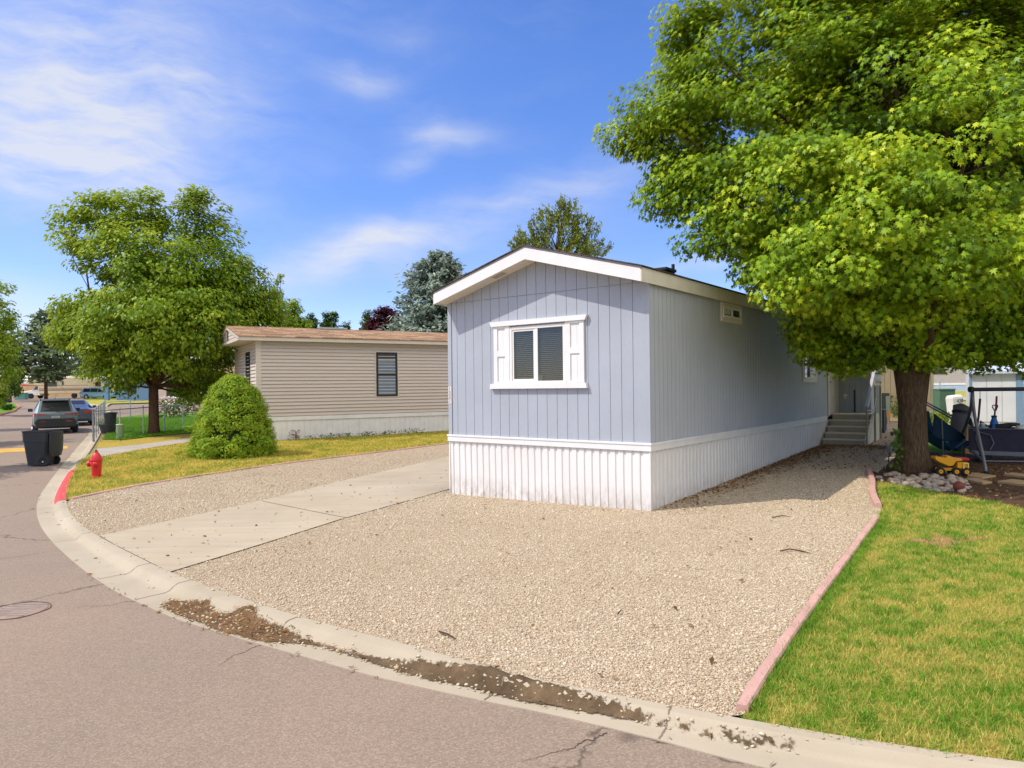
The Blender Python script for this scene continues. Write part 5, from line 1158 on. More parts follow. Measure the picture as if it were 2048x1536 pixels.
# sedan ahead of it
dv = np.array([math.cos(hd), math.sin(hd)]); sd = ctr[:2]+dv*6.3+np.array([dv[1], -dv[0]])*1.05
SED = [(0, .74, .42, .90, .94, .66), (.1, .86, .3, .94, .98, .68), (.75, .91, .24, .96, 1.06, .66), (1.5, .92, .22, .95, 1.43, .56), (2.4, .92, .22, .94, 1.45, .57), (3.3, .91, .22, .93, 1.0, .68), (4.3, .86, .26, .78, .82, .62), (4.7, .7, .36, .6, .64, .5)]
t, rg, bd = car('sedan', 'blue-grey sedan parked in front of the grey-green SUV', (sd[0], sd[1], float(g(*sd))-STEP), hd-.02, SED, M['sedanpaint'], (.95, 3.7), .33)
for s_ in (1, -1):
    m = MB()
    for x0, x1 in ((1.15, 1.9), (1.98, 3.0)):
        def pt(x, up):
            b = np.interp(x, [q[0] for q in SED], [q[3] for q in SED]); tt_ = np.interp(x, [q[0] for q in SED], [q[4] for q in SED]); w1 = np.interp(x, [q[0] for q in SED], [q[5] for q in SED])
            f_ = .1 if not up else .85; return (x, s_*(.89+(w1-.89)*f_+.012), b+(tt_-.05-b)*f_)
        q = [pt(x0, 0), pt(x1, 0), pt(x1, 1), pt(x0, 1)]
        panel(m, q if s_ > 0 else q[::-1], .004)
    m.build('side_window', M['carglass'], t)
    m = MB(); m.taper(2.85, s_*1.02, .95, 1.10, .13, .2, .11, .18); m.build('mirror', M['trimblk'], t, bevel=.02)
    m = MB(); m.box((-.02, s_*.6-.2, .72), (.06, s_*.6+.2, .86)); m.build('taillight', M['lamp_red'], t)
m = MB(); panel(m, [(.85, .54, 1.09), (.85, -.54, 1.09), (1.44, -.45, 1.40), (1.44, .45, 1.40)], .012); m.build('rear_window', M['carglass'], t)
# minivan seen from the side
q = P(168, 798.5, -STEP); VAN = [(0, .82, .4, 1.0, 1.05, .76), (.1, .93, .3, 1.05, 1.30, .76), (.5, .97, .24, 1.06, 1.74, .70), (1.8, .98, .22, 1.05, 1.78, .72), (3.2, .98, .22, 1.03, 1.74, .70), (4.1, .97, .24, 1.0, 1.08, .78), (4.8, .92, .28, .84, .9, .7), (5.1, .75, .4, .66, .7, .55)]
t, rg, bd = car('minivan', 'light blue minivan parked sideways at the far end of the street', q, -.05, VAN, M['vanpaint'], (1.0, 4.0), .36)
for s_ in (1, -1):
    m = MB()
    for x0, x1 in ((.5, 1.55), (1.62, 2.7), (2.78, 3.75)):
        def pt(x, up):
            b = np.interp(x, [q_[0] for q_ in VAN], [q_[3] for q_ in VAN]); tt_ = np.interp(x, [q_[0] for q_ in VAN], [q_[4] for q_ in VAN]); w1 = np.interp(x, [q_[0] for q_ in VAN], [q_[5] for q_ in VAN])
            f_ = .06 if not up else .86; return (x, s_*(.95+(w1-.95)*f_+.015), b+(tt_-.05-b)*f_)
        q2 = [pt(x0, 0), pt(x1, 0), pt(x1, 1), pt(x0, 1)]
        panel(m, q2 if s_ > 0 else q2[::-1], .006)
    m.build('side_window', M['carglass'], t)
    m = MB(); m.box((-.04, s_*.8-.1, .78), (.12, s_*.8+.14, 1.12)); m.build('taillight', M['lamp_red'], t)
m = MB(); panel(m, [(.12, .66, 1.28), (.12, -.66, 1.28), (.46, -.6, 1.68), (.46, .6, 1.68)], .012); m.build('rear_window', M['carglass'], t)
m = MB(); m.box((.3, -1.0, .97), (4.0, -.985, 1.0)); m.build('side_moulding', M['rim'], t)
# motorhome far away, nose to the left
M['rvbody'] = mat('cream_rv_body', S(214, 196, 158), .45, .06, 1); M['rvstripe'] = mat('rv_brown_stripe', S(140, 104, 74), .5, .1); M['rvwhite'] = mat('rv_white', S(232, 226, 216), .4, .05)
q = P(186, 796); RV = thing('motorhome', 'cream and brown-striped motorhome parked beyond the far street fence', 'motorhome', q, PI-.04)
m = MB(); m.prism([(0, .75), (0, 3.1), (.3, 3.3), (9.0, 3.3), (9.9, 2.9), (9.95, 2.2), (8.1, 2.05), (7.9, .75)], 'y', -1.2, 1.2); m.build('body', M['rvbody'], RV, bevel=.08)
m = MB(); m.prism([(7.8, .5), (7.8, 2.0), (8.6, 2.0), (9.2, 1.35), (10.5, 1.15), (10.6, .5)], 'y', -1.0, 1.0); m.build('cab', M['rvwhite'], RV, bevel=.08)
m = MB(); m.box((.05, 1.2, 1.25), (7.9, 1.215, 1.42)); m.box((.05, 1.2, 1.55), (7.9, 1.212, 1.62)); m.box((.05, 1.2, 2.0), (9.6, 1.212, 2.06)); m.build('stripes', M['rvstripe'], RV)
for x0, x1, z0, z1 in ((5.0, 6.5, 1.9, 2.6), (6.9, 7.7, 2.5, 2.85), (3.9, 4.2, 2.1, 2.7), (8.7, 9.4, 2.4, 2.65)):
    m = MB(); m.box((x0, 1.2, z0), (x1, 1.23, z1)); m.build('window', M['carglass'], RV)
m = MB(); m.prism([(8.2, 1.4), (8.2, 1.9), (8.55, 1.9), (8.95, 1.4)], 'y', 1.0, 1.02); m.build('cab_window', M['carglass'], RV)
m = MB(); m.box((3.2, -.4, 3.3), (4.3, .4, 3.55)); m.build('roof_air_unit', M['rvwhite'], RV, bevel=.05)
for x in (2.3, 9.3):
    for s_ in (-1, 1):
        m = MB(); m.lathe([(.2, -.14), (.42, -.12), (.42, .12), (.2, .14)], 18, Matrix.Translation((x, s_*1.05, .42)) @ Matrix.Rotation(PI/2, 4, 'X')); m.build('wheel', M['rubber'], RV, smooth=.6)
# second camper end and a small stall beyond the van
q = ground_under(205, 112); cp = thing('camper_trailer', 'cream camper trailer partly hidden behind the light blue minivan', 'camper', q, 0)
m = MB(); m.prism([(-1.3, .6), (-1.3, 3.0), (-1.1, 3.2), (3.2, 3.2), (3.3, .6)], 'y', -1.1, 1.1); m.build('body', M['rvbody'], cp, bevel=.08)
m = MB(); m.box((-.9, -1.13, 1.85), (.3, -1.09, 2.6)); m.build('window', M['carglass'], cp)
m = MB(); m.lathe([(.15, -.1), (.36, -.1), (.36, .1), (.15, .1)], 16, Matrix.Translation((.6, -1.0, .36)) @ Matrix.Rotation(PI/2, 4, 'X')); m.build('wheel', M['rubber'], cp)
# far blue house
M['farblue'] = mat('far_blue_siding', S(108, 140, 178), .6, .06); M['farwhite'] = mat('far_white_trim', S(226, 224, 226), .5, .04)
q = ground_under(238, 92); fb = thing('house', 'blue house with a white-capped porch column at the far end of the street', 'house', q, .05)
m = MB(); m.box((-.4, 0, -.1), (9, 6, 2.6)); m.build('wall', M['farblue'], fb)
m = MB(); m.prism([(-.5, 2.6), (6.5, 2.6), (3, 3.9)], 'x', -1.9, 9.2); m.build('roof', M['farwhite'], fb)
m = MB(); m.box((-1.75, -.45, 0), (-1.25, .05, 2.9)); m.build('porch_column', M['farblue'], fb)
m = MB(); m.box((-2.1, -.7, 2.9), (-.6, .3, 3.35)); m.box((-1.95, -.6, 2.8), (-.9, .2, 2.9)); m.build('column_cap', M['farwhite'], fb, bevel=.04)
m = MB(); m.box((1.0, -.03, 1.0), (2.2, -.0, 2.1)); m.build('window', M['carglass'], fb)
# house glimpsed behind the street maple
q = ground_under(420, 56); hb_ = thing('house', 'pale pink-beige house glimpsed through the street maple above the rose bushes', 'house', q, .3)
M['pinkbeige'] = mat('pink_beige_siding', S(222, 198, 184), .6, .06)
m = MB(); m.box((-4.2, 0, -.1), (6, 6, 3.0)); m.build('wall', M['pinkbeige'], hb_)
m = MB(); m.prism([(-.5, 3.0), (6.5, 3.0), (3, 4.3)], 'x', -4.7, 6.4); m.build('roof', M['shingle_t'], hb_)
for x in (-3.2, .2): m = MB(); m.box((x, -.04, 1.2), (x+1.1, 0, 2.3)); m.build('window', M['carglass'], hb_)
# far tan slatted fence and lot clutter at the left
M['tanfence'] = mat('tan_fence_board', S(206, 172, 122), .7, .1); M['post'] = M['metal']
a_ = at(14, 760, 125); ff = thing('fence', 'long tan board fence along the lot across the far street', 'fence', (a_[0], a_[1], float(g(a_[0], a_[1]))), .02)
m = MB()
for i in range(22): m.box((-14+i*1.6, 0, 0), (-14+i*1.6+1.57, .05, 2.0))
m.build('board_panel', M['tanfence'], ff)
for i in range(0, 23, 2): m = MB(); m.box((-14.05+i*1.6, -.08, 0), (-13.93+i*1.6, -.0, 2.15)); m.build('post', M['tanfence'], ff)
M['turq'] = mat('turquoise_metal', S(104, 156, 144), .5, .08)
q = P(43, 799); gb = thing('utility_box', 'turquoise utility box on the verge below the far tan fence', 'utility box', q, .1)
m = MB(); m.box((-.75, -.5, 0), (.75, .5, .9)); m.build('cabinet', M['turq'], gb, bevel=.06)
m = MB(); m.box((-.8, -.55, .9), (.8, .55, 1.0)); m.build('lid', M['turq'], gb, bevel=.03)
q = at(30, 760, 140); vn = thing('parked_boat', 'white covered boat standing behind the tan fence at far left', 'boat', (q[0], q[1], float(g(q[0], q[1]))+1.0), .1)
m = MB(); m.prism([(-3.2, 1.5), (-2.6, .6), (2.8, .6), (3.4, 1.5)], 'y', -1, 1); m.build('hull', M['rvwhite'], vn, bevel=.1)
m = MB(); m.prism([(-1.8, 1.5), (-1.2, 2.3), (1.6, 2.3), (2.2, 1.5)], 'y', -.9, .9); m.build('cover', M['rvwhite'], vn, bevel=.1)
q = at(68, 760, 140); vr = thing('parked_pickup', 'red and white pickup behind the tan fence left of the motorhome', 'pickup', (q[0], q[1], float(g(q[0], q[1]))+1.2), .0)
m = MB(); m.prism([(-2.4, .5), (-2.4, 1.2), (-.6, 1.2), (-.2, 1.9), (1.0, 1.9), (1.4, 1.2), (2.5, 1.1), (2.5, .5)], 'y', -.9, .9); m.build('body', mat('red_paint', S(190, 84, 78), .4), vr, bevel=.08)
m = MB(); m.box((-2.3, -.85, 1.2), (-.7, .85, 1.9)); m.build('cap', M['rvwhite'], vr, bevel=.1)
# ------------------------------------------------------------------ hydrant, bins, fence, pedestals
M['hydrant'] = mat('red_hydrant_paint', S(206, 40, 42), .4, .1, 4, .001, 50, coat=.2)
b_ = P(193, 955); hy = thing('fire_hydrant', 'bright red fire hydrant standing on the dry corner lawn', 'hydrant', b_, .25)
s_ = b_[1]/F*53/.75
sc = lambda pr: [(r*s_, z*s_) for r, z in pr]
m = MB(); m.lathe(sc([(.0, -.05), (.165, -.05), (.165, .025), (.115, .03), (.115, .06), (.135, .30), (.145, .48)]), 24); m.build('barrel', M['hydrant'], hy, smooth=.5)
m = MB(); m.lathe(sc([(.15, .475), (.165, .48), (.165, .515), (.14, .52), (.135, .56), (.105, .64), (.055, .695), (.04, .70), (.04, .74), (.0, .745)]), 24); bn = m.build('bonnet', M['hydrant'], hy, smooth=.5)
m = MB(); m.lathe(sc([(.03, .745), (.03, .775), (.0, .775)]), 5); m.build('operating_nut', M['dmetal'], bn)
for ang, rr, ln in ((PI-.25, .075, .12), (-PI/2+.1, .062, .05), (PI/2+.1, .062, .05)):
    Rm = Matrix.Rotation(ang, 4, 'Z') @ Matrix.Translation((.10*s_, 0, .39*s_)) @ Matrix.Rotation(PI/2, 4, 'Y')
    m = MB(); m.lathe(sc([(rr*.85, 0), (rr*.85, ln*.6), (rr*1.15, ln*.62), (rr*1.15, ln*.62+.05), (rr*.7, ln*.62+.075), (.025, ln*.62+.08), (.022, ln*.62+.12), (.0, ln*.62+.12)]), 16, Rm); m.build('nozzle_cap', M['hydrant'], hy, smooth=.5)
m = MB()
for i in range(8): a = i*PI/4; m.lathe(sc([(.014, .02), (.014, .045), (0, .045)]), 6, Matrix.Translation((.142*s_*math.cos(a), .142*s_*math.sin(a), 0)))
m.build('flange_bolts', M['hydrant'], hy)
M['bin'] = mat('black_bin_plastic', (.028, .03, .038), .5, .2, 3, dirt=.12)
def wheelie(label, loc, rz, open_lid, h=1.0):
    t = thing('wheelie_bin', label, 'bin', loc, rz); t.scale = (h,)*3
    def ring(wx, wy, z, c=.06): return [(sx*(wx/2-(c if a else 0)), sy*(wy/2-(0 if a else c)), z) for sx, sy, a in ((-1, -1, 0), (-1, -1, 1), (1, -1, 1), (1, -1, 0), (1, 1, 0), (1, 1, 1), (-1, 1, 1), (-1, 1, 0))]
    def tub(levels, cap0=True, cap1=False):
        m = MB(); n = 8
        for lv in levels: m.v += ring(*lv)
        for i in range(len(levels)-1):
            for k in range(n): m.f.append((i*n+k, i*n+(k+1) % n, (i+1)*n+(k+1) % n, (i+1)*n+k))
        if cap0: m.f.append(tuple(range(n-1, -1, -1)))
        if cap1: m.f.append(tuple((len(levels)-1)*n+k for k in range(n)))
        return m
    tub([(.52, .50, .03), (.68, .60, .70), (.70, .62, .705), (.73, .65, 1.0), (.76, .68, 1.005), (.76, .68, 1.03), (.71, .63, 1.03), (.69, .61, .98), (.50, .46, .06)], True, True).build('body', M['bin'], t, smooth=.4)
    m = MB()
    if open_lid:
        R_ = Matrix.Translation((.49, 0, 1.0)) @ Matrix.Rotation(.04, 4, 'Y')
        for zz_, ww in ((0, .62), (-.2, .66), (-.55, .66), (-.72, .5)):
            m.v += [tuple(R_ @ Vector((-.06, -ww/2, zz_))), tuple(R_ @ Vector((-.02, -ww/2, zz_))), tuple(R_ @ Vector((.05, 0, zz_))), tuple(R_ @ Vector((-.02, ww/2, zz_))), tuple(R_ @ Vector((-.06, ww/2, zz_)))]
        for i in range(3):
            for k in range(5): m.f.append((i*5+k, i*5+(k+1) % 5, (i+1)*5+(k+1) % 5, (i+1)*5+k))
        m.f += [(4, 3, 2, 1, 0), (15, 16, 17, 18, 19)]
    else: m = tub([(.78, .70, 1.03), (.80, .72, 1.06), (.7, .6, 1.12), (.3, .3, 1.14)], True, True)
    m.build('lid', M['bin'], t, smooth=.5)
    m = MB(); m.tube([(.42, -.28, .98), (.42, .28, .98)], .018, 8); m.box((.36, -.28, .95), (.43, -.25, 1.0)); m.box((.36, .25, .95), (.43, .28, 1.0)); m.build('handle', M['bin'], t)
    for sy in (-1, 1):
        Rm = Matrix.Translation((.24, sy*.30, .14)) @ Matrix.Rotation(-sy*PI/2, 4, 'X'); m = MB(); m.lathe([(.03, -.03), (.13, -.035), (.145, -.02), (.145, .02), (.13, .035), (.11, .025), (.03, .03)], 20, Rm); w_ = m.build('wheel', M['rubber'], t, smooth=.6)
        m = MB(); m.lathe([(.025, .03), (.025, .04), (0, .04)], 10, Rm); m.build('hub', M['metal'], w_)
    m = MB(); m.tube([(.24, -.3, .14), (.24, .3, .14)], .012, 8); m.build('axle', M['dmetal'], t); return t
b_ = P(82, 931, -STEP); wheelie('black wheeled rubbish bin with its lid hanging open beside the near kerb', b_, .08, True, 1.0*b_[1]/F*70/1.03)
b_ = P(13, 806); wheelie('small closed dark bin far off at the left edge of the street', b_, .3, False, b_[1]/F*17/1.1)
# chain link fence
fc = [P(187, 884), P(210, 846)]; c0, c1 = np.array(fc[0]), np.array(fc[1]); cE = P(400, 853); cF = P(420, 826)
FH = 1.2
fen = thing('chain_link_fence', 'galvanised chain-link fence round the green lawn with the street maple', 'fence', (c0[0], c0[1], c0[2]))
def gp3(p, z): return (p[0]-c0[0], p[1]-c0[1], float(g(p[0], p[1]))-c0[2]+z)
def fence_run(a, b, n, name):
    a, b = np.array(a)[:2], np.array(b)[:2]; L = np.linalg.norm(b-a)
    m = MB(); m.tube([gp3(a, FH), gp3((a+b)/2, FH), gp3(b, FH)], .022, 6); m.build('top_rail', M['metal'], fen)
    for i in range(n+1):
        p = a+(b-a)*i/n; m = MB(); r_ = .042 if i == 0 else .028; m.lathe([(r_, -.1), (r_, FH+.02), (r_*1.3, FH+.03), (r_*1.2, FH+.08), (0, FH+.1)], 8, Matrix.Translation(gp3(p, 0))); m.build('post', M['metal'], fen, smooth=.6)
    vs = []; fs = []; s_ = .075; k = int(L/s_); d = (b-a)/L; nn = np.array([-d[1], d[0]])
    rows = int(FH/s_)
    for sg in (1, -1):
        for i in range(-rows, k):
            t0 = i*s_; z0, z1 = 0., FH; u0, u1 = (t0, t0+FH) if sg > 0 else (t0+FH, t0)
            def clipz(u, other_u, z, other_z):
                if u < 0: f_ = (0-u)/(other_u-u); return 0., z+(other_z-z)*f_
                if u > L: f_ = (L-u)/(other_u-u); return L, z+(other_z-z)*f_
                return u, z
            if max(u0, u1) <= 0 or min(u0, u1) >= L: continue
            A0 = clipz(u0, u1, z0, z1); A1 = clipz(u1, u0, z1, z0); b0 = len(vs)
            for (u, z) in (A0, A1):
                p = a+d*u
                for o_ in (-.001, .001): vs.append(gp3(p+nn*.004*sg, z+o_*1.5))
            fs.append((b0, b0+1, b0+3, b0+2))
    raw('wire_mesh', vs, fs, M['metal'], fen)
fence_run(c0, c1, 6, 'a'); fence_run(c0, cE, 5, 'b'); fence_run(c1, cF, 5, 'c')
M['sage'] = mat('sage_green_plastic', S(130, 150, 112), .6, .08, 4, dirt=.1)
b_ = P(240, 877); pd = thing('utility_pedestal', 'short round sage-green utility pedestal on the lawn behind the fence', 'pedestal', b_)
m = MB(); m.lathe([(.135, -.05), (.135, .52), (.14, .525), (.14, .56)], 20); m.build('tube', M['sage'], pd, smooth=.5)
m = MB(); m.lathe([(.145, .555), (.148, .58), (.13, .60), (0, .605)], 20); m.build('cap', mat('pedestal_cap', S(176, 184, 156), .6), pd, smooth=.5)
b_ = P(216, 867); pt_ = thing('planter', 'dark two-tier plastic planter on the grass behind the chain-link fence', 'planter', b_)
m = MB(); m.lathe([(.22, 0), (.27, .02), (.36, .42), (.39, .44), (.37, .46), (.30, .40)], 20); m.build('lower_pot', M['black'], pt_, smooth=.5)
m = MB(); m.lathe([(.2, .40), (.22, .42), (.26, .92), (.30, .94), (.28, .97), (.2, .9)], 20, Matrix.Translation((.12, 0, 0))); m.build('upper_pot', M['black'], pt_, smooth=.5)
n = 60; d = ball(n, .3, .5)*np.array([1, .6, .8])+np.array([-.2, -.1, .5]); leaf_object('leaves', d, rng.normal(size=(n, 3)), .1, LEAF_OVAL, M['leaf_lime'], pt_)
# manhole, edging, twigs
M['iron'] = mat('cast_iron', (.22, .18, .155), .8, .25, 12, .004, 60)
b_ = P(33, 1222, -STEP); mh = thing('manhole_cover', 'round iron manhole cover with a cracked patch edge in the road', 'manhole cover', (b_[0], b_[1], b_[2]))
m = MB(); m.lathe([(.27, -.06), (.27, .006), (.25, .010), (.0, .010)], 40); mc = m.build('cover', mat('worn_cover', S(150, 129, 114), .85, .2, 9, .003, 60), mh)
m = MB(); pts = [(.29*math.cos(a)*(1+.03*math.sin(a*5)), .29*math.sin(a)*(1+.03*math.cos(a*7)), .004) for a in np.linspace(0, 2*PI, 60)]; m.tube(pts, .007, 4, False)
m.build('gap_ring', mat('crack_filler', S(112, 90, 74), .95, .2), mh)
m = MB()
for i in range(-3, 4): m.box((-.2, i*.06-.006, .010), (.2, i*.06+.006, .0125))
m.build('ribs', M['iron'], mc)
M['pink'] = mat('pink_concrete_edging', S(192, 150, 138), .85, .09, 2.5, .002, 60, dirt=.3)
def strip(pts, w, h, m, name='edging', sub=8):
    p = smooth_line(pts, max(6, len(pts)*sub)); mb = MB(); n = len(p)
    for i in range(n):
        d = p[min(i+1, n-1)]-p[max(i-1, 0)]; d /= np.linalg.norm(d); q = np.array([-d[1], d[0]])
        e = 1.0 if 0 < i < n-1 else .85
        for u, z in ((-.5, -.05), (-.5, h*.7), (-.36, h), (.36, h), (.5, h*.7), (.5, -.05)):
            x = p[i]+q*w*u*e; mb.v.append((x[0], x[1], float(g(*p[i]))+z+.004*math.sin(i*1.1)))
    for i in range(n-1):
        for k in range(6): mb.f.append((i*6+k, i*6+(k+1) % 6, (i+1)*6+(k+1) % 6, (i+1)*6+k))
    mb.f += [(5, 4, 3, 2, 1, 0), tuple((n-1)*6+k for k in range(6))]
    return mb.build(name, m, smooth=.5)
tag(strip(PX([(1484, 1424), (1551, 1316), (1650, 1178), (1752, 1040)]), .085, .045, M['pink']), 'long straight pink concrete edging strip between the gravel and the near lawn', 'edging')
tag(strip(PX([(1757, 1016), (1746, 990), (1745, 966), (1737, 943)]), .10, .075, M['pink']), 'short wavy pink edging piece ending at the stones by the maple', 'edging')
tag(strip(left_edge, .09, .035, M['pink'], sub=12), 'thin pink edging line between the left gravel strip and the dry lawn', 'edging')
for pts, lab in (([(1560, 1106), (1580, 1103), (1600, 1104), (1622, 1110)], 'curved dark twig lying on the gravel near the pink edging'), ([(1545, 1038), (1565, 1035), (1582, 1036)], 'short twig on the gravel beside the house shadow'), ([(878, 1268), (895, 1275), (912, 1282)], 'thin bent twig on the gravel close to the kerb'), ([(1236, 1232), (1243, 1225)], 'tiny dark stick in the middle of the gravel yard')):
    q = [P(a, b) for a, b in pts]; o_ = q[0]; tw = MB(); tw.tube([(p[0]-o_[0], p[1]-o_[1], p[2]-o_[2]+.022+.008*math.sin(i*2)) for i, p in enumerate(q)], [.008]*(len(q)-1)+[.003], 6)
    t_ = tw.build('twig', M['bark2'], smooth=4); t_.location = tuple(o_); tag(t_, lab, 'twig')
# ------------------------------------------------------------------ around the maple
M['stone'] = mat('river_stone', S(178, 160, 138), .7, .22, 5, .004, 40); M['stone2'] = mat('grey_stone', S(156, 148, 142), .7, .2, 5, .004, 40)
base_s = []
def stone_mesh(nm, m):
    bm = bmesh.new(); bmesh.ops.create_icosphere(bm, subdivisions=3, radius=1)
    for v in bm.verts: v.co *= 1+.10*math.sin(v.co.x*3.1+v.co.y*2)+.06*math.sin(v.co.z*5+v.co.x*4)
    me = bpy.data.meshes.new(nm); bm.to_mesh(me); bm.free(); me.materials.append(m); me.polygons.foreach_set('use_smooth', [True]*len(me.polygons)); return me
sm = [stone_mesh('river_stone', M['stone']), stone_mesh('river_stone', M['stone2'])]
stp = PX([(1752, 955), (1790, 946), (1830, 958), (1880, 940), (1915, 955), (1945, 975), (1925, 985), (1870, 984), (1800, 972), (1760, 965)])
xy = scatter(np.array(stp), lambda x, y: np.full(len(x), 900.), 900); chosen = []
for q in xy[rng.permutation(len(xy))]:
    if np.hypot(*(q-TB[:2])) < .5: continue
    if all(np.hypot(*(q-c)) > .072 for c in chosen): chosen.append(q)
    if len(chosen) >= 105: break
for i, q in enumerate(chosen):
    o = bpy.data.objects.new('river_stone', sm[0 if rng.random() < .72 else 1]); COL.objects.link(o); r_ = .028+.048*rng.random()**1.5
    o.location = (q[0], q[1], float(g(*q))+r_*.35); o.scale = (r_*1.2, r_*.95, r_*.8); o.rotation_euler = (rng.normal(0, .2), rng.normal(0, .2), rng.random()*6)
    tag(o, 'rounded pale river stone lying in the ring round the large maple trunk', 'stone', 'river stones round the large maple')
M['ball'] = mat('rust_red_ball', S(120, 56, 42), .6, .15, 6); b_ = P(1918, 984); r_ = .085
o = thing('ball', 'rust-red ball resting against the river stones', 'ball', (b_[0], b_[1], b_[2]))
m = MB(); m.lathe([(r_*math.sin(a), r_-r_*math.cos(a)) for a in np.linspace(.01, PI-.01, 20)], 28); m.build('shell', M['ball'], o, smooth=4)
m = MB(); m.lathe([(.012, 2*r_-.002), (.006, 2*r_+.003), (0, 2*r_+.003)], 8); m.build('valve', M['dmetal'], o)
M['slab'] = mat('buff_paving_slab', S(170, 142, 104), .85, .14, 3, .003, 50, dirt=.3)
for pts, lab in (([(1936, 948), (1958, 950), (1992, 955), (1965, 960), (1935, 957)], 'buff stepping slab under the foot of the swing frame'), ([(1930, 961), (1957, 961), (1985, 968), (1965, 971), (1938, 965)], 'buff stepping slab between the toy truck and the red ball'),
        ([(2006, 953), (2024, 949), (2060, 953), (2060, 960)], 'buff stepping slab farther back at the right edge'), ([(1994, 968), (2024, 962), (2064, 966), (2060, 977), (2040, 974)], 'buff stepping slab nearest the lawn at the right edge')):
    q = PX(pts); c = np.mean(np.array(q), 0); z0 = float(g(*c)); m = MB(); m.prism([(a-c[0], b-c[1]) for a, b in q], 'z', -.03, .045); o = m.build('stepping_slab', M['slab'], bevel=.008); o.location = (c[0], c[1], z0); tag(o, lab, 'paving slab', 'stepping slabs in the bare soil')
# toy dump truck
M['toyyellow'] = mat('yellow_toy_plastic', S(226, 160, 22), .4, .08); M['toyred'] = mat('red_toy_plastic', S(168, 46, 26), .4, .1)
b_ = P(1902, 953); tk = thing('toy_dump_truck', 'yellow toy dump truck with a red top parked on the stones', 'toy truck', (b_[0], b_[1]+.06, b_[2]+.02), -.22); tk.scale = (1.04,)*3
m = MB(); m.prism([(-.26, .30), (-.24, .33), (-.08, .31), (-.06, .34), (.0, .34), (.02, .315), (.17, .30), (.17, .26), (.08, .25), (.03, .175), (-.03, .165), (-.20, .24)], 'y', -.115, .115); m.build('tipper', M['toyyellow'], tk, bevel=.008)
m = MB(); m.box((.13, -.11, .262), (.285, .11, .31)); m.build('canopy', M['toyred'], tk, bevel=.008)
m = MB(); m.box((.10, -.10, .13), (.27, .10, .22)); m.box((.10, -.105, .215), (.26, .105, .235)); m.box((-.2, -.06, .08), (.26, .06, .13)); m.build('chassis', M['toyyellow'], tk, bevel=.006)
m = MB()
for a, b in (((.185, -.125, .10), (.20, -.108, .225)), ((.255, -.125, .10), (.27, -.108, .225)), ((.2, -.125, .10), (.255, -.108, .115)), ((.2, -.125, .21), (.255, -.108, .225))): m.box(a, b)
m.build('cab_frame', mat('pale_toy_plastic', S(226, 206, 120), .4), tk)
for x in (-.17, .08, .235):
    for sy in (-1, 1):
        Rm = Matrix.Translation((x, sy*.10, .072)) @ Matrix.Rotation(-sy*PI/2, 4, 'X'); m = MB(); m.lathe([(.03, -.035), (.066, -.035), (.074, -.02), (.074, .02), (.066, .035), (.04, .03)], 18, Rm); w_ = m.build('wheel', M['rubber'], tk, smooth=.5)
        m = MB(); m.lathe([(.038, .028), (.034, .04), (.012, .04), (.01, .03)], 14, Rm); m.build('hub', M['toyyellow'], w_)
# porch swing frame
M['swing'] = mat('grey_swing_tube', S(112, 112, 116), .45, .12, 5, metal=.3); M['swingdk'] = mat('dark_swing_beam', S(44, 42, 50), .5, .1)
f1 = P(1973, 949); f2 = P(1912, 900); topp = at(1945, 779, 13.6); ex = at(2050, 784, 13.4)-topp; ex = ex/np.linalg.norm(ex)*np.array([1, 1, 0]); ex /= np.linalg.norm(ex)
sw = thing('swing_frame', 'grey tubular garden swing frame with a dark top beam by the shed', 'swing', (f1[0], f1[1], f1[2])); LO = np.array(f1)
def rel(p): return tuple(np.array(p)-LO)
SWL = 1.9
m = MB(); m.tube([rel(topp-ex*.04), rel(topp+ex*SWL)], .038, 10); m.build('top_beam', M['swingdk'], sw)
m = MB(); m.lathe([(.055, -.03), (.055, .04), (0, .045)], 12, Matrix.Translation(rel(topp-ex*.03)) @ Matrix.Rotation(PI/2, 4, 'Y')); m.build('beam_cap', M['swingdk'], sw)
for k_ in (0, 1):
    o_ = ex*SWL*k_
    for f_, nm in ((np.array(f1), 'leg'), (np.array(f2), 'leg')):
        f0 = f_+o_; f0[2] = g(f0[0], f0[1]); m = MB(); pts = []
        for t_ in np.linspace(0, 1, 12): b_ = topp+o_+np.array([0, 0, -.03]); q = b_*(1-t_)+f0*t_; q = q+np.array([0, 0, 0])+ (f0-b_)*np.array([1, 1, 0])*(-.28*math.sin(PI*t_)*(1-t_)); pts.append(rel(q))
        m.tube(pts, .030, 9); lg = m.build(nm, M['swing'], sw, smooth=4)
        m = MB(); m.lathe([(.04, -.01), (.045, .05), (.03, .06)], 10, Matrix.Translation(rel(f0))); m.build('foot_cap', M['swingdk'], lg)
    mA = np.array(f1)*.86+topp*.14+o_; mB_ = np.array(f2)*.86+topp*.14+o_
    m = MB(); m.tube([rel(mA), rel((mA+mB_)/2+np.array([0, 0, .05])), rel(mB_)], .02, 8); m.build('spreader', M['swing'], sw)
q0 = np.array(f1)*.85+topp*.15; m = MB(); m.tube([rel(q0), rel(q0+ex*SWL)], .012, 7); m.build('cross_bar', M['swing'], sw)
h0 = topp+ex*.13; m = MB(); m.tube([rel(h0), rel(h0+np.array([0, 0, -.2]))], .008, 6); m.build('hook', M['metal'], sw)
m = MB(); m.tube([rel(h0+np.array([0, 0, -.18])), rel(h0+np.array([-.03, 0, -.5])), rel(h0+np.array([-.10, 0, -.95])), rel(h0+np.array([-.06, -.05, -1.2])), rel(h0+np.array([0.0, -.05, -1.32]))], .020, 8); m.build('hanger_rod', M['swingdk'], sw, smooth=4)
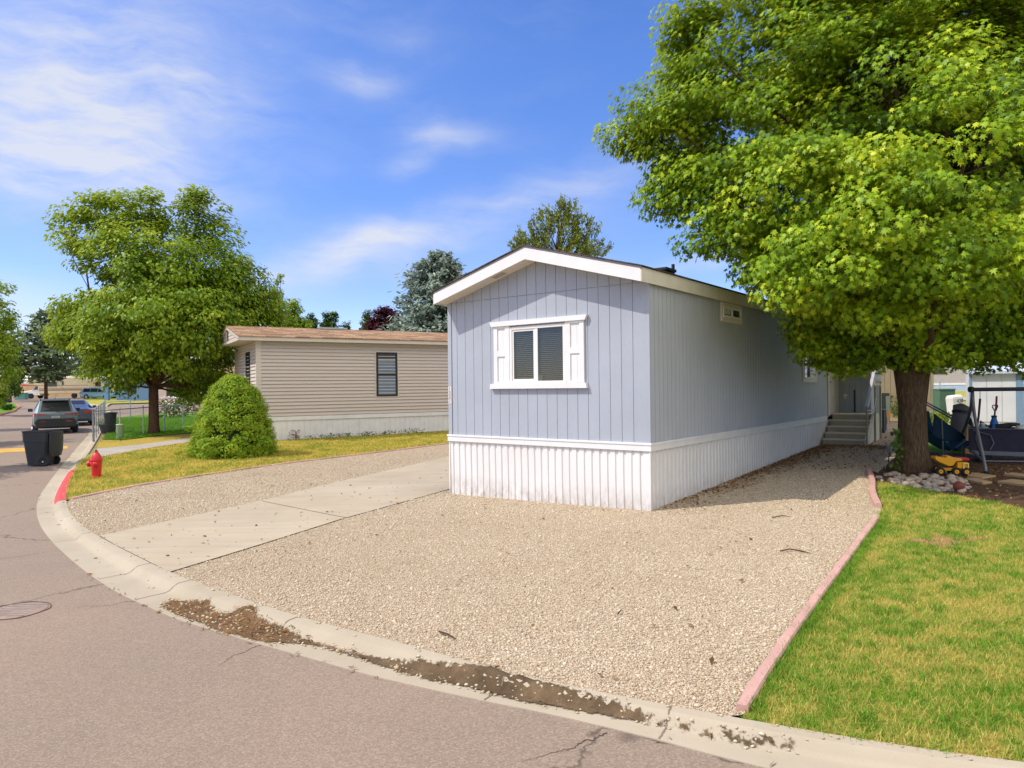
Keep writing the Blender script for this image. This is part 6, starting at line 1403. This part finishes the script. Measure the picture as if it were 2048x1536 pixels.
# teal folding chair
M['teal'] = mat('teal_canvas', S(24, 84, 108), .8, .2, 4); M['tealdk'] = mat('dark_teal_canvas', S(16, 46, 66), .8, .2, 4)
b_ = P(1895, 922); ch = thing('folding_chair', 'teal canvas folding chair with grey legs behind the large maple', 'chair', (b_[0]+.13, b_[1]+.1, b_[2]), .1)
def cloth(pts_a, pts_b, m, name, par, sag=.05, n=8):
    vs = []; fs = []; a = smooth_line(pts_a, n+1); b = smooth_line(pts_b, n+1)
    for i in range(n+1):
        for j in range(n+1):
            t_ = j/n; p = a[i]*(1-t_)+b[i]*t_; p[2] -= sag*math.sin(PI*t_)*math.sin(PI*i/n*.9+.1); vs.append(tuple(p))
    for i in range(n):
        for j in range(n): k = i*(n+1)+j; fs.append((k, k+1, k+n+2, k+n+1))
    mb = MB().add(vs, fs); o = mb.build(name, m, par, smooth=4); md = o.modifiers.new('thick', 'SOLIDIFY'); md.thickness = .012; return o
cloth([(-.35, -.05, .62), (-.1, -.1, .34), (.15, -.15, .27), (.42, -.2, .42)], [(-.35, .5, .62), (-.1, .5, .34), (.15, .5, .27), (.42, .5, .42)], M['teal'], 'seat', ch, .07)
cloth([(-.42, -.08, 1.0), (-.2, -.12, .82), (.1, -.15, .60), (.2, -.16, .52)], [(-.5, -.12, .55), (-.25, -.16, .42), (.05, -.18, .42), (.2, -.18, .48)], M['tealdk'], 'armrest', ch, .02)
cloth([(-.52, -.05, 1.05), (-.48, -.05, .85), (-.42, -.05, .66), (-.36, -.05, .56)], [(-.52, .52, 1.05), (-.48, .52, .85), (-.42, .52, .66), (-.36, .52, .56)], M['teal'], 'backrest', ch, .0)
for pts in ([(-.30, -.14, .85), (-.28, -.14, .4), (-.25, -.12, .02)], [(-.35, -.1, .02), (-.05, .1, .2), (.22, .3, .42)], [(.22, -.15, .42), (.0, 0, .2), (-.3, .25, .02)], [(.12, -.18, .34), (.22, -.18, .02)], [(.18, .48, .34), (.28, .48, .02)], [(-.42, .5, .6), (-.3, .5, .02)]):
    m = MB(); m.tube(pts, .014, 7); m.build('leg', M['swing'], ch)
# wagon with things in it
M['navy'] = mat('navy_wagon_fabric', S(44, 42, 60), .75, .22, 6); wq = P(2006, 926); wx = at(2048, 890, 14.2)-at(1958, 890, 14.6); wa = math.atan2(wx[1], wx[0])
wg_ = thing('garden_wagon', 'navy sided garden wagon full of odds and ends at the right edge', 'wagon', (wq[0], wq[1]+.2, wq[2]), wa)
m = MB()
for a, b in (((-.46, -.3, .27), (.95, -.27, .68)), ((-.46, .27, .27), (.95, .3, .68)), ((-.46, -.27, .27), (-.43, .27, .68)), ((.92, -.27, .27), (.95, .27, .68)), ((-.46, -.3, .24), (.95, .3, .27))): m.box(a, b)
m.build('box', M['navy'], wg_)
m = MB(); m.tube([(-.47, -.31, .69), (.96, -.31, .69), (.96, .31, .69), (-.47, .31, .69), (-.47, -.31, .69)], .012, 6); m.box((-.45, -.32, .16), (.95, -.28, .24)); m.box((-.45, .28, .16), (.95, .32, .24)); m.build('frame', M['swing'], wg_)
for x in (-.2, .7):
    for sy in (-1, 1):
        m = MB(); m.lathe([(.04, -.03), (.12, -.03), (.13, 0), (.12, .03), (.04, .03)], 16, Matrix.Translation((x, sy*.26, .13)) @ Matrix.Rotation(PI/2, 4, 'X')); m.build('wheel', M['rubber'], wg_, smooth=.5)
m = MB(); m.tube([(-.40, -.32, .66), (-.1, -.325, .56), (-.05, -.325, .40), (-.12, -.325, .26)], .012, 6); m.build('pull_strap', M['swing'], wg_)
def wl(x, y, z): c_, s__ = math.cos(wa), math.sin(wa); return (wg_.location.x+c_*x-s__*y, wg_.location.y+s__*x+c_*y, wg_.location.z+z)
M['bluejug'] = mat('blue_plastic', S(34, 104, 176), .4, .1)
jg = thing('jug', 'bright blue plastic jug standing in the navy wagon', 'jug', wl(-.02, .1, .28), wa); m = MB(); m.lathe([(.075, 0), (.085, .02), (.085, .40), (.07, .52), (.045, .60), (.045, .62)], 18); m.build('body', M['bluejug'], jg, smooth=.5)
m = MB(); m.lathe([(.05, .62), (.05, .66), (0, .665)], 14); m.build('cap', M['black'], jg)
hs = thing('hose', 'tangled black tubes piled in the navy wagon', 'hose', wl(-.2, 0, .5), wa); m = MB()
for k_ in range(4): m.tube([(-.24+.05*k_, -.05, .02*k_), (-.05, .06*k_-.1, .20+.04*k_), (.15, .05, .24-.03*k_), (.42, -.02, .28-.02*k_), (.52, 0, .27)], .022, 7)
m.build('tubing', M['black'], hs, smooth=4)
m = MB(); m.tube([(.44, -.02, .27), (.60, 0, .26)], .034, 8); m.build('grip', M['black'], hs)
pk = thing('bag_bundle', 'white and teal plastic bundle beside the blue jug in the wagon', 'bundle', wl(-.22, -.02, .5), wa); m = MB(); m.lathe([(.02, 0), (.15, .02), (.17, .12), (.11, .2), (.03, .25)], 12); m.build('sack', mat('teal_white_plastic', S(150, 190, 196), .4, .4, 8), pk, smooth=4)
m = MB(); m.lathe([(.03, .24), (.05, .27), (.02, .29)], 8); m.build('knot', M['rvwhite'], pk)
hl_ = thing('helmet', 'white-topped dark helmet shape lying on the right side of the wagon load', 'helmet', wl(.48, 0, .66), wa); m = MB(); m.lathe([(.17, .0), (.175, .03), (.14, .085), (.07, .11), (.0, .115)], 18); m.build('shell', M['rvwhite'], hl_, smooth=4)
m = MB(); m.lathe([(.18, -.03), (.19, .0), (.17, .02)], 18); m.build('rim', M['black'], hl_)
# shovel leaning on the shed, dark bag, board, cone-shaped planter
sv = at(1994, 800, 16.5); sb_ = at(1983, 862, 15.4); M['redhandle'] = mat('red_tool_handle', S(214, 70, 62), .5, .1)
sh_ = thing('shovel', 'shovel with a dark D-grip and red shaft leaning against the shed', 'shovel', tuple(sb_)); d = sv-sb_
m = MB(); m.tube([(0, 0, -.4), tuple(d*.62)], .018, 8); m.build('shaft', M['dmetal'], sh_)
m = MB(); m.tube([tuple(d*.62), tuple(d*.62+np.array([-.06, 0, .1])), tuple(d*.62+np.array([-.05, 0, .14])), tuple(d*.62+np.array([.06, 0, .14])), tuple(d*.62+np.array([.06, 0, .1])), tuple(d*.62)], .013, 7); m.build('grip', M['dmetal'], sh_)
m = MB(); m.tube([tuple(d*.66+np.array([.05, .05, 0])), tuple(d*1.02+np.array([.06, .1, .06]))], .022, 8); m.build('red_shaft', M['redhandle'], sh_)
bg = at(1918, 868, 16.2); gz_ = float(g(bg[0], bg[1])); M['greybag'] = mat('grey_bag_fabric', S(120, 114, 112), .8, .2, 5)
bag = thing('golf_bag', 'grey and black bag standing behind the teal chair left of the shed', 'bag', (bg[0], bg[1], gz_), .3)
Hg = (at(1918, 808, 16.2)[2]-gz_); m = MB(); m.tube([(0, 0, .02), (-.02, 0, Hg*.4), (.02, 0, Hg*.72), (.06, 0, Hg*.84)], [.16, .17, .16, .15], 12); m.build('body', M['greybag'], bag, smooth=4)
m = MB(); m.tube([(.06, 0, Hg*.84), (.08, 0, Hg*.95), (.10, 0, Hg)], [.16, .17, .05], 12); m.build('top_cover', M['greybag'], bag, smooth=4)
m = MB(); m.tube([(.045, 0, Hg*.80), (.055, 0, Hg*.855)], [.172, .172], 12); m.build('band', M['black'], bag)
m = MB(); m.tube([(.2, -.08, Hg*.7), (.26, -.05, Hg*.4), (.2, -.04, .04)], [.05, .14, .10], 10); m.build('side_pocket', M['black'], bag, smooth=4)
bd_ = at(1936, 872, 15.6); wb = thing('wood_board', 'small upright tan wooden board beside the grey bag', 'board', (bd_[0], bd_[1], float(g(bd_[0], bd_[1]))), .2)
m = MB(); hb2 = at(1936, 848, 15.6)[2]-float(g(bd_[0], bd_[1])); m.prism([(-.10, 0), (.08, 0), (.06, hb2*.9), (.0, hb2), (-.04, hb2*.85)], 'y', -.02, .02); m.build('plank', mat('tan_wood', S(206, 160, 98), .6, .12, 6), wb)
m = MB(); m.box((-.08, -.032, hb2*.3), (.06, -.02, hb2*.3+.04)); m.build('batten', mat('orange_wood', S(200, 130, 70), .6, .12, 6), wb)
# solar light leaning by the trunk
b_ = P(1776, 926); sl_t = thing('garden_light', 'small grey garden spotlight on a stake leaning by the left of the maple trunk', 'garden light', b_, .2)
m = MB(); m.tube([(.0, 0, -.02), (.03, 0, .16), (.05, 0, .24)], .012, 7); m.build('stake', M['black'], sl_t)
m = MB(); m.taper(.07, 0, .22, .36, .10, .1, .16, .14, .02); m.build('lamp_head', mat('grey_lamp', S(140, 138, 146), .5), sl_t, bevel=.01)
m = MB(); m.tube([tuple(np.array(P(x, y))-b_+np.array([0, 0, .02])) for x, y in ((1776, 926), (1760, 932), (1748, 938))], .008, 6); m.build('cable', M['metal'], sl_t)
# poles leaning behind the trunk
for i, (a_, b__) in enumerate((((1850, 803), (1908, 834)), ((1850, 808), (1906, 838)))):
    p0 = at(*a_, 18.5); p1 = at(*b__, 16.8); o_ = thing('long_pole', ('upper', 'lower')[i]+' of two thin dark poles slanting between the maple trunk and the grey bag', 'pole', tuple(p1)); m = MB(); m.tube([(0, 0, 0), tuple((p0-p1)*1.6)], .02, 7); m.build('tube', M['swingdk'], o_)
    m = MB(); m.lathe([(.03, -.02), (.03, .03), (0, .03)], 8); m.build('end_cap', M['black'], o_)
    m = MB(); q = tuple(p1*0); m.tube([(0, 0, 0), (.02, .05, float(g(p1[0], p1[1]))-p1[2])], .02, 7); m.build('prop', M['swingdk'], o_)
# air conditioner by the porch
b_ = P(1758, 866); ac = thing('air_conditioner', 'dark grey slotted air-conditioning unit on the gravel behind the porch steps', 'air conditioner', (b_[0]-.02, b_[1]+.5, b_[2]), -.55); M['acg'] = mat('grey_ac_metal', S(92, 96, 104), .5, .08, metal=.3)
AH = 46*(b_[1]+.4)/F
m = MB(); m.box((-.36, -.36, 0), (.36, .36, AH*.97)); m.build('core', M['dmetal'], ac)
m = MB()
for sx in (-1, 1):
    for sy in (-1, 1): m.box((sx*.38-.06, sy*.38-.06, 0), (sx*.38+.06, sy*.38+.06, AH))
m.box((-.44, -.44, AH*.94), (.44, .44, AH)); m.box((-.44, -.44, 0), (.44, .44, .06)); m.build('casing', M['acg'], ac, bevel=.02)
m = MB()
for i in range(8):
    z = .09+i*(AH-.16)/8; m.box((-.40, -.41, z), (.40, -.37, z+.045)); m.box((-.40, .37, z), (.40, .41, z+.045)); m.box((-.41, -.37, z), (-.37, .37, z+.045)); m.box((.37, -.37, z), (.41, .37, z+.045))
m.build('louvre', M['acg'], ac)
m = MB(); m.lathe([(.34, AH), (.34, AH+.02), (.30, AH+.02), (.1, AH+.03), (0, AH+.03)], 20); m.build('fan_guard', M['dmetal'], ac)
# tan house, utility posts, far house, shed
def vgroove(name, col, sp_=.2):
    return mat(name, col, .65, .06, 2)
M['tansid'] = vgroove('tan_siding', (.62, .49, .30)); q = P(1868, 832); th_d = np.array([math.cos(-.05), math.sin(-.05)])
tz = thing('house', 'tan house with vertical board siding behind the porch steps and maple trunk', 'house', (q[0], q[1], q[2]), -.05)
m = MB(); x = -6.5
while x < -.01: m.box((x+.008, -.02, .25), (min(x+.22, 0)-.008, 0, 2.75)); x += .22
m.box((-6.5, 0, -.2), (0, 7, 2.75)); m.build('wall', M['tansid'], tz)
m = MB(); m.prism([(-.5, 2.72), (7.5, 2.72), (3.5, 4.0)], 'x', -6.9, .35); m.build('roof', M['shingle_t'], tz)
m = MB(); m.box((-6.5, -.03, -.2), (0, -.0, .22)); m.build('foundation', mat('pale_foundation', S(206, 190, 176), .8, .1), tz)
M['postbrown'] = mat('brown_grey_metal', S(92, 92, 84), .6, .1); M['sagebox'] = mat('pale_sage_metal', S(170, 184, 168), .5, .06); M['orangest'] = mat('orange_sticker', S(238, 168, 66), .6, .05)
b_ = P(1771, 848); up_ = thing('utility_post', 'brown-grey metal utility post with an orange notice in front of the tan house', 'utility post', b_, -.2); UH = 62*b_[1]/F
m = MB(); m.box((-.12, -.08, -.05), (.12, .08, UH)); m.build('post_box', M['postbrown'], up_, bevel=.01)
m = MB(); m.box((-.01, -.095, UH*.42), (.12, -.08, UH*.9)); m.build('meter_door', M['sagebox'], up_)
m = MB(); m.box((-.05, -.102, UH*.22), (.13, -.08, UH*.42)); m.build('notice', M['orangest'], up_)
m = MB(); m.box((.03, -.09, .0), (.1, -.08, UH*.22)); m.build('conduit', M['tansid'], up_)
b_ = P(1887, 840); u2 = thing('utility_pedestal', 'slim pale green pedestal with an orange sticker right of the maple trunk', 'pedestal', b_, -.1); UH = 62*b_[1]/F
m = MB(); m.box((-.09, -.07, -.05), (.07, .07, UH)); m.build('cabinet', M['sagebox'], u2, bevel=.012)
m = MB(); m.box((-.06, -.08, UH*.72), (.03, -.07, UH*.92)); m.build('sticker', M['orangest'], u2)
m = MB(); m.box((-.10, -.08, UH*.30), (.08, .08, UH*.33)); m.build('seam_band', M['postbrown'], u2)
b_ = P(1903, 842); u3 = thing('transformer_box', 'dark green utility cabinet between the slim pedestal and the white numbered box', 'utility box', (b_[0]+.1, b_[1]+.5, b_[2]), -.1); UH = 62*b_[1]/F
m = MB(); m.box((-.32, -.25, -.05), (.22, .25, UH)); m.build('cabinet', mat('dark_green_metal', S(86, 120, 94), .5, .1), u3, bevel=.02)
m = MB(); m.box((-.34, -.27, UH), (.24, .27, UH+.05)); m.build('lid', mat('green_lid', S(104, 132, 108), .5, .1), u3, bevel=.02)
b_ = P(1914, 850); u4 = thing('utility_box', 'leaning white box marked with a black number beside the green utility cabinet', 'utility box', (b_[0], b_[1], b_[2]), .0); UH = 60*b_[1]/F
tl = Matrix.Rotation(-.10, 4, 'Y'); u4.rotation_euler = (0, -.10, .15)
M['whitebox'] = mat('white_box_plastic', S(232, 230, 222), .5, .05)
m = MB(); m.taper(0, 0, -.1, UH*.93, .36, .30, .40, .32); m.build('cabinet', M['whitebox'], u4, bevel=.02)
m = MB(); m.taper(0, 0, UH*.93, UH, .40, .32, .32, .24); m.build('lid', M['whitebox'], u4, bevel=.02)
text_mesh('number', '428', .16, M['digit'], u4, (.06, -.166, UH*.80), (PI/2, 0, 0))
b_ = P(1880, 800); fp = thing('metal_post', 'thin galvanised post standing on the far lawn left of the slim pedestal', 'post', b_); PH_ = 38*b_[1]/F
m = MB(); m.tube([(0, 0, -.1), (0, 0, PH_)], .05, 8); m.build('pole', M['metal'], fp)
m = MB(); m.lathe([(.07, PH_), (.07, PH_+.05), (0, PH_+.1)], 8); m.build('cap', M['metal'], fp)
b_ = P(1868, 804); yl = thing('play_swing', 'small yellow garden play frame on the far lawn right of the maple trunk', 'play frame', b_); M['lemon'] = mat('yellow_frame', S(222, 214, 90), .5, .08); hh = 34*b_[1]/F
m = MB(); m.tube([(-.35, 0, hh), (.1, 0, .02)], .035, 7); m.tube([(-.35, 0, hh), (.45, -.1, .02)], .035, 7); m.tube([(-.35, 0, hh), (-.35, 1.5, hh)], .035, 7); m.tube([(-.35, 1.5, hh), (.1, 1.5, 0)], .03, 7); m.build('frame', M['lemon'], yl)
m = MB(); m.box((-.2, -.15, .05), (.45, .15, .16)); m.build('seat', M['lemon'], yl, bevel=.03)
q = at(1908, 771, 62); q[2] = g(q[0], q[1]); fh = thing('mobile_home', 'distant grey-sided home with a pale blue skirt left of the shed', 'mobile home', q, -.35)
k62 = 62/F; m = MB(); m.box((-6, 0, .75), (7, 4, 3.1)); m.build('wall', mat('distant_grey_siding', S(170, 160, 158), .6, .06), fh)
m = MB(); m.box((-6, -.03, .0), (7, .0, .62)); m.build('skirting', mat('distant_blue_skirt', S(164, 180, 204), .6, .06), fh)
m = MB(); m.box((-6, -.06, .62), (7, 0, .76)); m.build('trim_band', M['farwhite'], fh)
m = MB(); m.prism([(-.4, 3.1), (4.4, 3.1), (2, 3.9)], 'x', -6.3, 7.3); m.build('roof', M['shingle_d'], fh)
m = MB(); m.box((-2, -.04, 1.6), (-.8, 0, 2.6)); m.build('window', M['carglass'], fh)
M['shedw'] = mat('white_shed_panel', (.66, .67, .68), .5, .05, 2, dirt=.06); M['shedb'] = mat('blue_grey_shed_trim', S(122, 148, 172), .5, .08)
SY = 23.5; s0 = at(1944, 850, SY); s1 = at(2033, 850, SY-.6); sz = float(g(s0[0], s0[1])); sa = math.atan2(s1[1]-s0[1], s1[0]-s0[0]); SWd = float(np.linalg.norm((s1-s0)[:2])); SHt = at(1944, 748, SY)[2]-sz
sd_ = thing('shed', 'white panelled garden shed with blue-grey corner trim at the right edge', 'shed', (s0[0], s0[1], sz), sa)
m = MB(); x = 0
while x < SWd-.02: x2 = min(x+.42, SWd); m.box((x+.006, -.02, .05), (x2-.006, 0, SHt)); x = x2
m.box((0, 0, -.1), (SWd, 2.6, SHt)); m.build('wall', M['shedw'], sd_)
m = MB(); m.box((SWd, -.04, -.05), (SWd+.20, .10, SHt)); m.build('corner_trim', M['shedb'], sd_)
m = MB(); m.box((-.06, -.04, -.05), (.0, .1, SHt)); m.build('corner_trim', M['shedb'], sd_)
m = MB(); m.box((SWd+.001, .1, -.1), (SWd+.02, 2.6, SHt)); m.build('side_wall', M['shedb'], sd_)
m = MB(); m.add([(-.12, -.16, SHt), (SWd+.3, -.16, SHt), (SWd+.3, 2.7, SHt+.5), (-.12, 2.7, SHt+.5), (-.12, -.16, SHt+.09), (SWd+.3, -.16, SHt+.09), (SWd+.3, 2.7, SHt+.59), (-.12, 2.7, SHt+.59)], [(3, 2, 1, 0), (4, 5, 6, 7), (0, 1, 5, 4), (1, 2, 6, 5), (2, 3, 7, 6), (3, 0, 4, 7)]); m.build('roof', mat('pale_shed_roof', S(200, 208, 220), .5, .05), sd_)
bk = at(2046, 846, 15.0); bb = thing('cushion', 'round dark patterned cushion at the right edge above the wagon', 'cushion', wl(.78, .05, .62), wa); m = MB(); m.lathe([(.0, 0), (.14, .02), (.17, .12), (.14, .22), (0, .24)], 16); m.build('cover', mat('dark_pattern_cloth', (.05, .06, .05), .8, .5, 12), bb, smooth=4)
m = MB(); m.tube([(.17*math.cos(a), .17*math.sin(a), .12) for a in np.linspace(0, 2*PI, 30)], .010, 5, False); m.build('piping', M['black'], bb)
